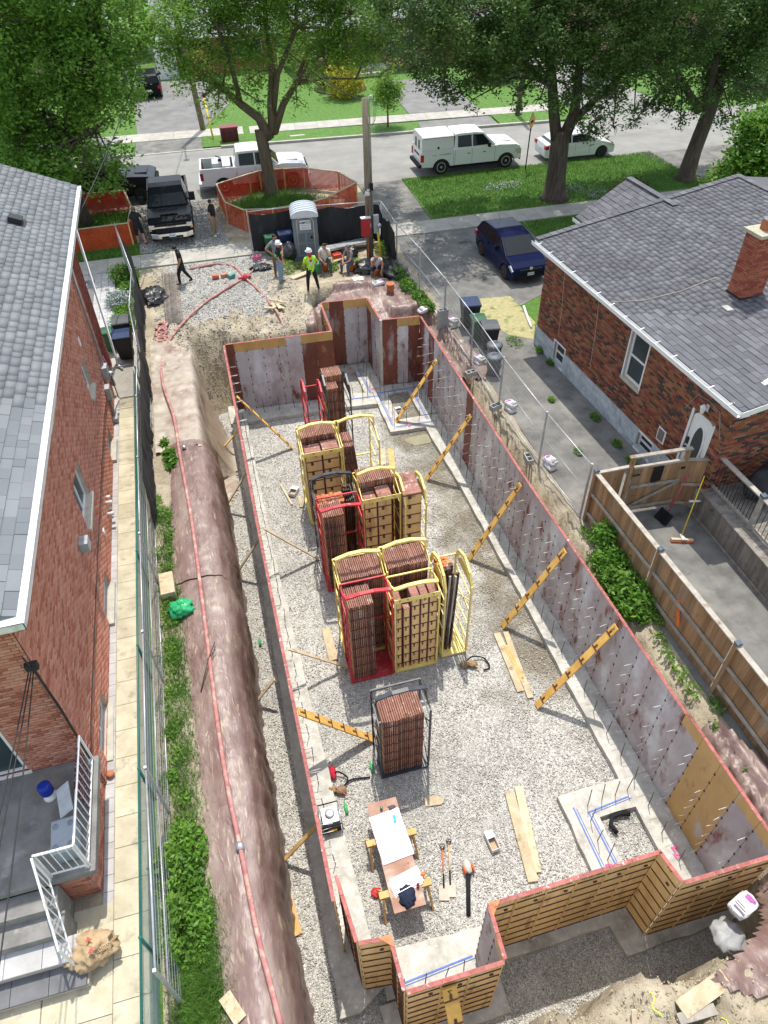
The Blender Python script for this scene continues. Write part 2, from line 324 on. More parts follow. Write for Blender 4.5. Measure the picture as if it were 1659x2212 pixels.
# ---------------------------------------------------------------- ground
def yfar(x): return 24.95+.15*sin(x*2) if x < 3.7 else (24.95+2.6*sstep((x-3.7)/.5) if x < 6.6 else 27.55-2.1*sstep((x-6.6)/.5))
def wfar(x): return 2.3-1.4*sstep((x+.2)/.7)
def ynear(x): return -1 if x < 1.9 else (-1+3.05*sstep((x-2.1)/.9)+.2*sin(x*3) if x < 6.4 else 2.0-.4*sstep((x-6.4)/.8))
def depth(x, y):
    a = sstep((x+1.25+.06*fbm(y, 0))/.3); b = sstep((8.52-x+.06*fbm(y*1.3, 3))/.22); yf = yfar(x); w_ = wfar(x)
    c = sstep((yf+w_-y+.12*fbm(x*2, 7))/w_); d = sstep((y-ynear(x)+.1*fbm(x*2, 5))/.3)
    return min(a, b, c, d)
def ground_z(x, y):
    z = -3.06*depth(x, y)+.05*fbm(x*1.4, y*1.4)+.03*fbm(x*6, y*6)
    def g(cx, cy, sx, sy, h): return h*math.exp(-((x-cx)/sx)**2-((y-cy)/sy)**2)
    z += g(4.2, 28.5, 1.6, .8, .36)+g(2.9, 29.7, .9, .8, .22)+g(6.3, 28.7, 1.8, .9, .2)
    if y > 24 and x < 4: z += .16*abs(fbm(x*2.2, y*2.2, 4))*sstep((28.6-y)/1.0)
    if y < 2.7 and x > 2.2: z += (.3*(.6+fbm(x*1.6, y*1.6, 2))+.1*abs(fbm(x*5, y*5, 1)))*sstep((2.3-y)/.4)
    if x < -1.1 and y < 24: z += .1*sstep((-1.15-x)/.2)*sstep((x+2.5)/.8)
    if 8.1 < x < 8.75 and y < 24: z += .3*abs(fbm(x*6, y*3.5, 9))-.12-.12*sstep((x-8.45)/.2)*sstep((8.85-x)/.2)
    e = min(x+3.05, 9.2-x, 33.3-y, y-.2); return z*max(0, min(1, e/.3))-.004
def build_site():
    xs = np.arange(-3.1, 9.3, .125); ys = np.arange(.0, 33.45, .15); nx, ny = len(xs), len(ys)
    V = np.array([(x, y, ground_z(x, y)) for y in ys for x in xs])
    idx = np.arange(nx*ny).reshape(ny, nx); F = np.stack([idx[:-1, :-1], idx[:-1, 1:], idx[1:, 1:], idx[1:, :-1]], -1).reshape(-1, 4)
    c = V[F].mean(1); n_ = np.array([fbm(a*.9, b*.9) for a, b, _ in c])
    mi = np.zeros(len(F), int)
    mi[(c[:, 0] > -1.9+.5*n_) & (c[:, 0] < 2.5+1.2*n_) & (c[:, 1] > 27.6+1.0*n_)] = 1
    from_np('site_ground', V, F, [M['soil'], M['drive_gravel']], mi=mi, smooth=True, kind='structure')
build_site()
def sheet(name, poly, z, m, thick=.05, kind='structure', parent=None):
    b = MB(); b.prism(poly, z-thick, z, 'z'); o = b.build(name, m, parent, fix=True)
    if kind: o['kind'] = kind
    return o
R4 = lambda x0, x1, y0, y1: [(x0, y0), (x1, y0), (x1, y1), (x0, y1)]
X0, X1, Y0, Y1 = -3.1, 9.2, 0.0, 33.4
b = MB()
for (a0, a1, c0, c1) in ((-900, X0, -300, 1500), (X1, 900, -300, 1500), (X0, X1, -300, Y0), (X0, X1, Y1, 1500)): b.prism(R4(a0, a1, c0, c1), -.06, -.012, 'z')
b.build('ground', M['grass'], fix=True, kind='structure')
sheet('road', [(-80, 41.9), (9.1, 41.2), (30, 40.9), (90, 40.5), (90, 46.8), (25, 48.6), (10, 49.75), (2, 50.4), (-80, 54.5)], .01, M['road'])
sheet('side_road', [(27.5, 48.4), (34, 48.2), (34, 95), (28.5, 95)], .012, M['road'])
# kerb along the far side, built stone by stone
def along(p, q, n): return [((p[0]+(q[0]-p[0])*i/n), (p[1]+(q[1]-p[1])*i/n)) for i in range(n+1)]
FC = [(-14, 51.4), (-3.3, 50.5), (2.3, 50.35), (9, 49.85), (14.6, 49.45), (25, 48.72)]
kb = MB()
for a, c in zip(FC[:-1], FC[1:]):
    low = a[0] in (-3.3,) or (14.5 < a[0] < 14.8 and False)
    kb.bar((a[0], a[1]+.09, .02 if not low else -.02), (c[0], c[1]+.09, .02 if not low else -.02), .2, .26 if not low else .12)
kb.build('kerb', M['conc'], fix=True, kind='structure')
sheet('grass_verge', [(-30, 51.9), (-5.0, 50.8), (-3.2, 50.65), (-3.0, 53.35), (-5.2, 53.5), (-30, 55.2)], .05, M['grass'])
sheet('grass_verge', [(1.15, 50.7), (9, 50.05), (15.4, 49.6), (15.9, 51.6), (4.4, 52.75), (1.3, 53.1)], .09, M['grass'])
sheet('grass_verge', [(21.0, 49.1), (27.2, 48.8), (27.2, 51.2), (21.2, 51.5)], .09, M['grass'])
sheet('driveway_apron', [(-3.15, 50.5), (1.1, 50.5), (1.25, 53.2), (-3.0, 53.4)], .03, M['asphalt_dark'])
sheet('driveway_apron', [(15.5, 49.5), (21.0, 49.0), (21.0, 51.6), (15.95, 51.8)], .03, asph)
sheet('far_driveway', [(-2.9, 54.7), (1.3, 54.7), (3.9, 61), (3.6, 69), (-3.2, 70.5)], .03, asph)
sheet('far_driveway', [(15.9, 53.4), (21.0, 53.0), (21.6, 63), (16.5, 64)], .03, asph)
sheet('near_driveway', [(9.15, 41.3), (11.75, 41.2), (11.55, 34.95), (9.15, 34.95)], .004, M['asphalt_dark'])
sheet('near_driveway_far_right', [(26.6, 41.1), (40, 40.8), (34, 33.0), (28.5, 34.6)], .006, M['asphalt_dark'])
sheet('neighbour_driveway', [(9.05, 33.45), (15.7, 33.3), (15.9, 27), (11.9, 24.9), (11.7, 22.2), (12.5, 12.6), (8.95, 12.4)], .004, M['asphalt_dark'])
sheet('back_yard_asphalt', [(9.0, 12.75), (12.3, 12.75), (12.3, 0), (9.15, 0)], .008, M['asphalt_dark'])
sheet('lawn', [(11.75, 41.25), (26.6, 40.95), (28.2, 34.85), (11.55, 34.95)], .035, M['grass'])
sheet('lawn', [(15.8, 33.3), (28, 33.3), (28, 28), (15.9, 28)], .03, M['grass'])
sheet('dry_grass_patch', [(10.6, 26.2), (12.2, 26.0), (12.3, 23.6), (11.7, 22.4), (10.9, 23.0), (10.4, 24.5)], .012, mat('dry_grass', [(.3, .27, .13), (.42, .38, .2)], 6, .95, bump=.8, bscale=30, stain=((.08, .14, .03), 2, .55, .7, (1, 1, 1))))
sheet('gravel_apron', [(-3.2, 41.7), (.5, 41.6), (.95, 38), (1.3, 35.1), (-3.0, 35.3)], .0, M['drive_gravel'])
sheet('boulevard_soil', [(.5, 41.5), (9.1, 41.1), (9.1, 35.0), (1.2, 35.1)], -.002, M['soil'])
sheet('patched_asphalt', [(.2, 43.2), (1.2, 43.2), (9.0, 41.3), (.4, 41.6)], .014, M['asphalt_dark'], thick=.01)
def slabs(name, P0, P1, w_, ln, z, m, label_parent=None, gap=.012, n0=None):
    """a walk laid slab by slab between two points (near edge), width w_ towards the left normal"""
    p = Vector((*P0, 0)); q = Vector((*P1, 0)); d = (q-p); Lh = d.length; d.normalize(); nrm = Vector((-d.y, d.x, 0)); n = int(Lh/ln)
    T = frame((p.x, p.y, z), d, nrm); bx = [((i+.5)*ln, w_/2, -.05+.006*random.random(), ln-gap, w_-gap, .1) for i in range(n)]
    o = empty(name); o['kind'] = 'structure'; pieces('slab', bx, m, o, T); return o
slabs('far_sidewalk', (-30, 55.0), (4.4, 52.9), 1.75, 1.55, .055, M['conc'])
slabs('far_sidewalk', (4.45, 52.87), (27.2, 51.3), 1.65, 1.55, .055, M['conc'])
slabs('near_sidewalk', (-12, 33.55), (9.0, 33.45), 1.5, 1.5, .045, M['conc'])
slabs('near_sidewalk', (9.05, 33.45), (30, 33.2), 1.5, 1.6, .045, M['conc'])
# the walk of tan slabs beside the brick house, two columns
bx = []; y = 2.2
while y < 22.6:
    ln = .62+.05*random.random()
    bx += [(-3.66, y+ln/2, -.01, .50, ln-.012, .06), (-3.33, y+ln/2, -.012, .14, ln-.012, .06)]; y += ln
b2 = []; y = 2.2
while y < 8: b2.append((-4.5, y+.45, -.015, 1.15, .885, .06)); b2.append((-5.8, y+.45, -.015, 1.4, .885, .06)); y += .9
pth = empty('side_path'); pth['kind'] = 'structure'; pieces('slab', bx+[q for q in b2 if q[1] < (4.5 if q[0] < -5 else 6.2)], M['paver'], pth)
bx = [(-4.02, yy, -.02, .18, .3, .06) for yy in np.arange(4.6, 22.6, .31)]
pieces('edging_brick', bx, M['paver_grey'], pth)
sheet('path_bed', [(-7, 2.0), (-3.2, 2.0), (-3.2, 27), (-4.1, 27), (-7, 27)], -.003, M['soil'], thick=.02)
sheet('paved_strip', [(-4.1, 22.62), (-3.15, 22.62), (-3.15, 27.8), (-4.3, 27.8)], .008, M['conc'], thick=.02)
# front patio of the left house
pt = empty('front_patio'); pt['kind'] = 'structure'; bx = []; bd = []
for i in range(6):
    for j in range(19):
        x = -4.3-.3*i; yy = 28.0+.3*j
        (bd if (i == 3 and j < 16) or (j == 16 and i >= 3) else bx).append((x, yy, -.01, .29, .29, .06))
pieces('paver', bx, M['paver_grey'], pt); pieces('dark_paver', bd, M['paver_dark'], pt)
# ---------------------------------------------------------------- pit floor
xs = np.arange(-1.3, 8.8, .2); ys = np.arange(0, 28.0, .2)
V = np.array([(x, y, -2.9+.02*fbm(x*1.5, y*1.5)+.01*fbm(x*8, y*8)) for y in ys for x in xs]); nx = len(xs); idx = np.arange(len(V)).reshape(-1, nx)
F = np.stack([idx[:-1, :-1], idx[:-1, 1:], idx[1:, 1:], idx[1:, :-1]], -1).reshape(-1, 4)
from_np('pit_gravel_floor', V, F, M['gravel'], smooth=True, kind='structure')
def stones(name, n, fx, m, smin, smax, zoff=.0, kind='stuff', zf=None):
    base = np.array([(1, 0, 0), (-1, 0, 0), (0, 1, 0), (0, -1, 0), (0, 0, 1), (0, 0, -1)], float)
    fc = np.array([(0, 2, 4), (2, 1, 4), (1, 3, 4), (3, 0, 4), (2, 0, 5), (1, 2, 5), (3, 1, 5), (0, 3, 5)])
    P = fx(n); n = len(P); s = RS.uniform(smin, smax, (n, 1, 1))*RS.uniform(.6, 1.3, (n, 6, 1)); a = RS.uniform(0, 2*pi, n)
    B = base[None]*s*np.array([1, .75, .55]); ca, sa = np.cos(a)[:, None], np.sin(a)[:, None]
    tilt = RS.uniform(-.5, .5, (n, 1)); X = B[..., 0]*ca-B[..., 1]*sa; Y = B[..., 0]*sa+B[..., 1]*ca; Z = B[..., 2]+X*tilt
    V = np.stack([X, Y, Z], -1)+P[:, None]; F = (fc[None]+6*np.arange(n)[:, None, None]).reshape(-1, 3)
    o = from_np(name, V.reshape(-1, 3), F, m); o['kind'] = kind; return o
def fpit(n):
    u = RS.rand(n)**1.5; y = 1.8+u*23; x = RS.uniform(-1.1, 8.0, n); return np.stack([x, y, np.full(n, -2.888)+RS.uniform(-.006, .01, n)], -1)
stones('loose_gravel', 62000, fpit, M['stone'], .012, .03)
def fdr(n):
    x = RS.uniform(-2.6, 3.6, n); y = RS.uniform(25.5, 33.3, n); z = np.array([ground_z(a, c) for a, c in zip(x, y)]); return np.stack([x, y, z], -1)
stones('driveway_stones', 9000, fdr, mat('driveway_stone', [(.2, .2, .19), (.5, .49, .46)], 4, .85, rnd=.4), .02, .05)
def fdr2(n): return np.stack([RS.uniform(-3.0, 1.2, n), RS.uniform(35.2, 41.5, n), np.full(n, .01)], -1)
stones('apron_stones', 4500, fdr2, bpy.data.materials['driveway_stone'], .025, .06)
def fsoil(n):
    x = np.concatenate([RS.uniform(1.8, 8, n//2), RS.uniform(-1.5, 8.8, n-n//2)]); y = np.concatenate([RS.uniform(.8, 2.15, n//2), RS.uniform(24.8, 31.5, n-n//2)])
    z = np.array([ground_z(a, c) for a, c in zip(x, y)]); return np.stack([x, y, z], -1)
stones('soil_clods', 4500, fsoil, mat('clod', [(.36, .29, .18), (.5, .42, .28)], 3, .95, rnd=.2), .01, .03)
# footings
def jit(poly, st=.35, a=.022):
    out = []
    for i, p in enumerate(poly):
        q = poly[(i+1) % len(poly)]; L = math.hypot(q[0]-p[0], q[1]-p[1]); n = max(1, int(L/st)); out.append(p)
        for k in range(1, n): out.append((p[0]+(q[0]-p[0])*k/n+random.uniform(-a, a), p[1]+(q[1]-p[1])*k/n+random.uniform(-a, a)))
    return out
ft = MB(); FZ = -2.72
for poly in ([(-.3, 3.5), (.12, 3.5), (.68, 3.8), (.56, 7), (.5, 9.6), (.42, 12.5), (.3, 17), (.35, 24), (-.25, 24), (-.28, 12)],
             [(-.3, 24.05), (4.3, 23.9), (5.7, 23.75), (5.7, 24.6), (4.9, 24.8), (4.6, 25.3), (-.3, 25.3)],
             [(7.15, 21.7), (7.3, 17), (7.38, 12), (7.4, 6.5), (8.45, 6.5), (8.35, 13), (8.2, 21.7)],
             [(5.75, 6.5), (5.78, 4.35), (6.5, 4.2), (6.5, 5.78), (7.45, 5.78), (7.45, 4.2), (7.42, 3.9), (8.45, 3.9), (8.45, 6.48), (7, 6.52)],
             [(.68, 3.55), (2.6, 3.6), (5.78, 3.62), (5.78, 4.33), (3.3, 4.3), (2.7, 4.35), (.72, 4.4)],
             [(5.62, 3.6), (5.7, 3.0), (8.4, 3.05), (8.45, 3.88), (7.4, 3.88), (7.2, 3.9), (6.6, 3.88), (5.8, 4.2)],
             [(.5, 3.5), (.6, 2.7), (3.0, 2.75), (3.0, 3.55)],
             [(5.72, 21.75), (7.12, 21.68), (8.25, 21.68), (8.25, 22.45), (6.3, 22.45), (6.3, 24.3), (7.2, 24.3), (7.2, 22.5), (8.25, 22.5), (8.25, 25.2), (5.74, 25.2)],
             [(4.05, 25.34), (4.7, 25.2), (4.7, 26.4), (5.4, 26.4), (5.4, 24.7), (5.7, 24.65), (6.4, 25.3), (6.4, 27.3), (4.05, 27.3)]):
    ft.prism(jit(poly), -2.98, FZ, 'z'); FZ -= .003
footing = ft.build('footing', M['footing'], fix=True, kind='structure')
chalk = flat('chalk_blue', (.12, .2, .55), .9); pink = flat('spray_pink', (.8, .12, .3), .8); dk = flat('key_groove', (.22, .2, .17), .9)
cb = MB(); cz = -2.714
for a, c in (((6.0, 6.15), (6.02, 4.3)), ((6.3, 5.95), (7.4, 6.05)), ((6.3, 5.95), (6.35, 4.5)), ((5.9, 24.6), (5.9, 22.1)), ((6.0, 22.0), (7.6, 21.95)), ((4.5, 24.4), (5.9, 24.3)), ((5.55, 26.6), (5.6, 24.6)), ((1.0, 3.75), (2.6, 3.85)), ((7.35, 24.4), (7.35, 22.2)), ((5.95, 24.5), (7.6, 24.5))):
    cb.bar((*a, cz), (*c, cz), .03, .004); cb.bar((a[0]+.06, a[1]-.05, cz), (c[0]+.06, c[1]-.05, cz), .012, .003)
o = cb.build('chalk_line', chalk, footing, fix=True)
cb = MB()
for x, y in ((6.12, 4.75), (6.15, 4.6), (7.75, 4.7), (7.72, 4.55), (5.2, 26.75), (5.75, 24.9), (6.5, 21.95), (7.3, 23.9)): cb.bar((x, y, cz+.003), (x+.14, y-.03, cz+.003), .05, .004); cb.bar((x, y+.02, cz+.005), (x+.03, y-.12, cz+.005), .03, .004)
cb.build('spray_mark', pink, footing, fix=True)
# rebar dowels standing in the footings
rb = flat('rebar', (.13, .11, .1), .7, .3); me = MB().tube([(0, 0, -.1), (0, 0, .62)], .011, 5).mesh('rebar', rb)
def dowel(x, y, h=1): put('rebar', me, (x, y, -2.72), (random.uniform(-.06, .06), random.uniform(-.06, .06), 0), (1, 1, h*random.uniform(.85, 1.1)), footing)
for k in range(31): dowel(.2+.03*random.random(), 4.4+k*.66)
for k in range(31): dowel(7.72+random.uniform(-.04, .04)-.006*k, 4.4+k*.66)
for k in range(9): dowel(.5+k*.62, 24.45, 1)
for x, y in ((6.35, 6.1), (6.75, 6.15), (7.1, 6.15), (7.45, 6.2), (6.25, 5.75), (6.2, 5.3), (6.22, 4.85), (6.2, 4.45), (1.05, 3.6), (1.5, 3.62), (1.95, 3.65), (2.35, 3.68), (6.05, 24.6), (6.1, 24.0), (6.1, 23.4), (6.1, 22.8), (6.0, 22.15), (6.5, 22.1), (7, 22.1), (7.5, 22.1), (7.5, 22.9), (7.5, 23.7), (7.5, 24.5), (6.6, 24.6), (7.1, 24.65), (4.5, 25.6), (4.5, 26.2), (4.5, 26.8), (5, 26.85), (5.6, 26.8), (5.7, 26.2), (5.7, 25.6), (5.7, 25), (5.2, 24.2), (4.7, 24.2)): dowel(x, y, 1.25)
# puddle by the far footing and damp patch
pud = mat('puddle_water', [(.25, .23, .15), (.32, .3, .2)], 2, .05, spec=.6)
b = MB(); b.prism([(6.75+.55*cos(a)*(1+.2*sin(3*a)), 21.1+.38*sin(a)*(1+.25*cos(2*a))) for a in np.linspace(0, 2*pi, 28)[:-1]], -2.9, -2.872, 'z'); b.build('puddle', pud, fix=True, kind='structure')
# ---------------------------------------------------------------- buildings
M['brick_red'] = ramp_mat('brick_red', [(.47, .19, .125), (.51, .225, .155), (.45, .175, .115), (.54, .27, .195), (.49, .205, .14), (.36, .12, .08), (.52, .24, .17)], .9, .3, 40, .14)
M['brick_mix'] = ramp_mat('brick_mix', [(.23, .085, .045), (.29, .12, .06), (.05, .04, .036), (.25, .06, .045), (.32, .15, .08), (.07, .055, .045), (.25, .095, .05), (.19, .045, .035), (.27, .11, .055)], .85, .3, 40, .14)
M['brick_chim'] = ramp_mat('brick_chimney', [(.30, .09, .05), (.36, .12, .07), (.25, .06, .04), (.33, .11, .06)], .85, .3, 40, .2)
M['mortar'] = mat('mortar', [(.4, .33, .28), (.52, .45, .39)], 5, .95, bump=.3, bscale=60)
M['mortar_y'] = mat('mortar_warm', [(.42, .34, .23), (.52, .43, .3)], 5, .95, bump=.3, bscale=60)
M['white'] = flat('white_paint', (.72, .72, .70), .5, var=.06)
M['alum'] = mat('white_aluminium', [(.62, .63, .64), (.78, .78, .78)], 1.5, .35, .2, stain=((.42, .42, .4), 2, .6, .75, (1, 1, 1)))
M['glass'] = glass_mat('window_glass', (.03, .045, .05))
M['sill'] = mat('limestone_sill', [(.38, .36, .29), (.5, .48, .4)], 4, .9, bump=.2)
M['shingle_l'] = ramp_mat('shingle_light', [(.165, .178, .188), (.18, .192, .203), (.2, .212, .223), (.155, .168, .18), (.19, .202, .213)], .95, .8, 160, .16, .15)
M['shingle_d'] = ramp_mat('shingle_dark', [(.115, .115, .125), (.135, .135, .147), (.125, .125, .136), (.155, .155, .167), (.12, .12, .13)], .95, .8, 160, .16, .15)
M['black'] = flat('black_plastic', (.02, .02, .022), .45)
M['steel'] = mat('galvanised_steel', [(.42, .43, .44), (.6, .61, .62)], 8, .42, .7)
M['cable'] = flat('black_cable', (.018, .018, .02), .6)
def cut_boxes(L, H, holes, th):
    us = sorted({0, L, *[h[0] for h in holes], *[h[1] for h in holes]}); vs = sorted({0, H, *[h[2] for h in holes], *[h[3] for h in holes]})
    us = [u for u in us if 0 <= u <= L]; vs = [v for v in vs if 0 <= v <= H]; out = []
    for u0, u1 in zip(us[:-1], us[1:]):
        for v0, v1 in zip(vs[:-1], vs[1:]):
            cu, cv = (u0+u1)/2, (v0+v1)/2
            if any(h[0] < cu < h[1] and h[2] < cv < h[3] for h in holes): continue
            out.append((cu, cv, -th/2, u1-u0, v1-v0, th))
    return out
def brick_wall(parent, name, T, L, H, m, mort, holes=(), bl=.215, bh=.0765, proud=.012, th=.2, v0=0, clip=None, limit=300):
    b = MB()
    for c in cut_boxes(L, H, holes, th): b.cbox(c[:3], c[3:], 0, T)
    w_ = b.build(name, mort, parent)
    bx = []; r = 0; v = v0
    while v+bh <= H+.01:
        u = -bl/2 if r % 2 else 0
        while u < L:
            a, c = max(u, 0), min(u+bl, L)
            segs = [(a, c)]
            for h in holes:
                if h[2]-.01 < v+bh/2 < h[3]+.01:
                    ns_ = []
                    for s0, s1 in segs:
                        if s1 <= h[0] or s0 >= h[1]: ns_.append((s0, s1)); continue
                        if s0 < h[0]: ns_.append((s0, h[0]))
                        if s1 > h[1]: ns_.append((h[1], s1))
                    segs = ns_
            for s0, s1 in segs:
                if s1-s0 > .04 and (clip is None or clip((s0+s1)/2, v)): bx.append(((s0+s1)/2, v+bh/2, proud/2, s1-s0-.013, bh-.014, proud+random.uniform(0, .004)))
            u += bl
        v += bh; r += 1
    pieces('brick', bx, m, w_, T, limit=limit); return w_
def window(parent, T, w_, h, depth=.12, bars=1, sill=True, sm='sill', frame_w=.06, label=None, hbars=0, sill_out=.07):
    """window in the frame T (x along, y up, z out); origin at its lower left corner"""
    f = MB(); z0 = -depth-.03; z1 = -depth+.03
    f.box(0, w_, 0, frame_w, z0, z1, 0, T); f.box(0, w_, h-frame_w, h, z0, z1, 0, T)
    f.box(0, frame_w, frame_w, h-frame_w, z0, z1, 0, T); f.box(w_-frame_w, w_, frame_w, h-frame_w, z0, z1, 0, T)
    for i in range(bars): x = w_*(i+1)/(bars+1); f.box(x-.03, x+.03, frame_w, h-frame_w, z0, z1+.004, 0, T)
    for i in range(hbars): y = h*(i+1)/(hbars+1); f.box(frame_w, w_-frame_w, y-.03, y+.03, z0, z1+.002, 0, T)
    fr = f.build('window', M['white'], parent)
    MB().box(frame_w-.005, w_-frame_w+.005, frame_w-.005, h-frame_w+.005, z0+.01, z0+.03, 0, T).build('pane', M['glass'], fr)
    b = MB(); b.box(0, w_, 0, h, z0-.25, z0-.2, 0, T); b.build('dark_room_panel', flat('room_dark', (.05, .05, .05)), fr) if 'room_dark' not in bpy.data.materials else b.build('dark_room_panel', bpy.data.materials['room_dark'], fr)  # near-black panel behind the pane, its colour standing in for the unlit room
    if sill: MB().box(-.06, w_+.06, -.1, -.002, -depth-.02, sill_out, 0, T).build('sill', M[sm], fr)
    return fr
def shingles(parent, T, L, S, m, tab=.31, exp=.145, clip=None, limit=300, name='shingle'):
    """T: x along the eave, y up the slope, z outwards"""
    bx = []; n = int(S/exp)+1
    for r in range(n):
        u = -tab*random.random()
        while u < L:
            wd = tab*random.choice((.62, .8, 1, 1.25)); a, c = max(u, 0), min(u+wd, L)
            v = r*exp
            if c-a > .03 and (clip is None or clip((a+c)/2, v+exp/2)):
                dz = random.choice((0, .006, .009)); bx.append(((a+c)/2, v+exp*.55, .012+dz/2, c-a-.006, exp*1.1, .024+dz))
            u += wd
    Tt = T @ Matrix.Rotation(radians(-3.2), 4, 'X')
    # every course tilts so that its lower edge stands proud of the course below
    A = []
    for c in bx:
        A.append(c)
    dist_T = T
    me = unit_box(m); R3 = T.to_3x3(); tilt = Matrix.Rotation(radians(4.5), 3, 'X'); RT = R3 @ tilt.inverted(); eul = RT.to_euler()
    W = [T @ Vector(c[:3]) for c in A]; order = sorted(range(len(A)), key=lambda i: (W[i]-CAM).length)
    for i in order[:limit]:
        ob = bpy.data.objects.new(name, me); COL.objects.link(ob); ob.location = W[i]; ob.rotation_euler = eul; ob.scale = A[i][3:]; ob.parent = parent
    rest = order[limit:]
    if rest:
        D = np.array([A[i][3:] for i in rest]); P = np.array([tuple(W[i]) for i in rest]); V = (BOXV[None]*D[:, None]) @ np.array(RT).T + P[:, None]
        F = (BOXF[None]+8*np.arange(len(rest))[:, None, None]).reshape(-1, 4)
        o = from_np(name+'_field', V.reshape(-1, 3), F, m, parent); o['kind'] = 'stuff'
def catenary(p, q, sag, n=14):
    p, q = Vector(p), Vector(q); return [p.lerp(q, i/n)-Vector((0, 0, sag*4*(i/n)*(1-i/n))) for i in range(n+1)]
# ---- left house
XW = -4.1
lh = wthing('brick_house', 'two-storey red brick house with light grey shingle roof at the left edge', 'house', (-7, 16, 0))
Ts = frame((XW, 8.2, 0), (0, 1, 0), (0, 0, 1))      # x = along +y, y up, z out (+x)
holes = [(11.2, 12.0, 2.3, 3.25), (5.9, 7.3, 4.95, 5.75), (5.8, 7.15, 2.0, 3.15), (11.0, 12.05, .12, .62), (4.3, 5.6, .1, .6), (.55, 1.9, .05, .58)]
side = brick_wall(lh, 'wall', Ts, 15.0, 5.86, M['brick_red'], M['mortar'], holes)
Ts2 = frame((XW-.12, 23.2, 0), (0, 1, 0), (0, 0, 1))
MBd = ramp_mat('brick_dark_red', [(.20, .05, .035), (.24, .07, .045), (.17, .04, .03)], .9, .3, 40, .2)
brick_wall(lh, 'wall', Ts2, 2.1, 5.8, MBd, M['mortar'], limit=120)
Tr = frame((-9, 8.2, 0), (1, 0, 0), (0, 0, 1))      # rear wall, faces the camera
brick_wall(lh, 'wall', Tr, 4.9, 5.86, M['brick_red'], M['mortar'], [(1.2, 3.78, 1.2, 3.3)])
for h in holes: window(lh, Ts @ Matrix.Translation((h[0], h[2], 0)), h[1]-h[0], h[3]-h[2], bars=1 if h[3] > 1 else 1, sill=True, depth=.13, sill_out=.09 if h[3] > 1 else .14)
# sliding door in the rear wall
Td = Tr @ Matrix.Translation((1.2, 1.2, 0)); window(lh, Td, 2.58, 2.1, bars=1, sill=False, depth=.06, frame_w=.07)
MB().box(1.15, 3.83, 1.14, 1.2, -.1, .05, 0, Tr).build('door_sill', M['white'], lh)
# roof
PZ = 6.0; rise = .42
Trf = frame((-3.72, 7.85, PZ-.02), (0, 1, 0), (-1, 0, rise)); Trf = Matrix(((0, -1/sqrt(1+rise**2), rise/sqrt(1+rise**2), -3.72), (1, 0, 0, 7.75), (0, rise/sqrt(1+rise**2), 1/sqrt(1+rise**2), PZ-.02), (0, 0, 0, 1)))
b = MB(); b.box(0, 18.9, 0, 6.2, -.15, 0, 0, Trf); roof = b.build('roof', M['shingle_l'], lh)
shingles(roof, Trf, 18.9, 3.4, M['shingle_l'], tab=.36, exp=.2)
b = MB(); b.box(-4, 0, -1, 6.2, -.3, -.16, 0, Trf)
b = MB()      # gutter: a trough along the eave and round the near corner
gx = -3.6
b.box(-.0, .012, 0, 0, 0, 0)
b = MB(); b.box(gx-.13, gx, 7.6, 26.6, PZ-.16, PZ-.15); b.box(gx-.012, gx, 7.6, 26.6, PZ-.15, PZ-.02); b.box(gx-.13, gx-.118, 7.74, 26.6, PZ-.15, PZ-.0)
b.box(gx-.15, gx+.012, 7.6, 26.6, PZ-.02, PZ-.005); b.box(-10, gx, 7.6, 7.74, PZ-.16, PZ-.15); b.box(-10, gx, 7.6, 7.612, PZ-.15, PZ-.0); b.box(-10, gx-.12, 7.6, 7.75, PZ-.02, PZ-.006)
b.build('gutter', M['alum'], lh)
b = MB()
for k in range(7): b.box(gx-.16, gx+.016, 8.5+k*2.7, 8.53+k*2.7, PZ-.004, PZ+.002)
b.build('gutter_joint', M['white'], lh)
MB().box(-9, gx-.13, 7.74, 8.2, PZ-.14, PZ-.12).box(-4.1, gx-.13, 8.2, 26.5, PZ-.14, PZ-.12).build('soffit', M['white'], lh)
# a small black roof vent
vt = MB(); Tv = Trf @ Matrix.Translation((14.3, 1.15, .02)); vt.box(0, .5, 0, .5, 0, .02, 0, Tv).box(.08, .42, .1, .46, .02, .16, 0, Tv); vt.build('roof_vent', M['black'], lh)
MB().tube([(-3.98, 25.35, 5.8), (-4.0, 25.35, .25), (-3.96, 25.0, .12), (-3.8, 24.7, .08)], .045, 8).build('downspout', M['white'], lh)
# service mast, meter and conduits
mst = MB().tube([(-4.02, 22.5, 5.8), (-4.02, 22.4, 1.5)], .035, 8).build('conduit', flat('conduit_grey', (.33, .33, .34), .5, .3), lh)
g2 = flat('meter_grey', (.38, .39, .4), .5, .2)
MB().box(-4.08, -3.9, 22.15, 22.5, 1.15, 1.65).box(-4.08, -3.93, 21.6, 21.9, .75, 1.2).build('meter_box', g2, lh)
MB().lathe([(.08, 0), (.085, .05), (.07, .13), (.02, .14)], 14, (-3.9, 22.3, 1.35), axis='x').build('electricity_meter', M['steel'], lh)
MB().tube([(-4.04, 21.75, .8), (-4.0, 21.5, .1)], .03, 8).box(-4.08, -3.92, 21.3, 21.6, .02, .2).build('conduit', g2, lh)
MB().box(-4.08, -3.88, 12.75, 13.05, 2.35, 2.62).build('exhaust_hood', flat('hood_grey', (.33, .36, .38), .5), lh)
for y, z in ((16.5, .62), (16.2, .45)): MB().lathe([(.05, 0), (.055, .16), (.06, .17), (.04, .18)], 10, (-4.1, y, z), axis='x').lathe([(.04, 0), (.045, .12)], 8, (-4.1, y+.25, z), axis='x').build('vent_pipe', M['white'], lh)
MB().box(-4.09, -4.06, 15.05, 15.2, .7, .85).build('wall_plate', M['white'], lh)
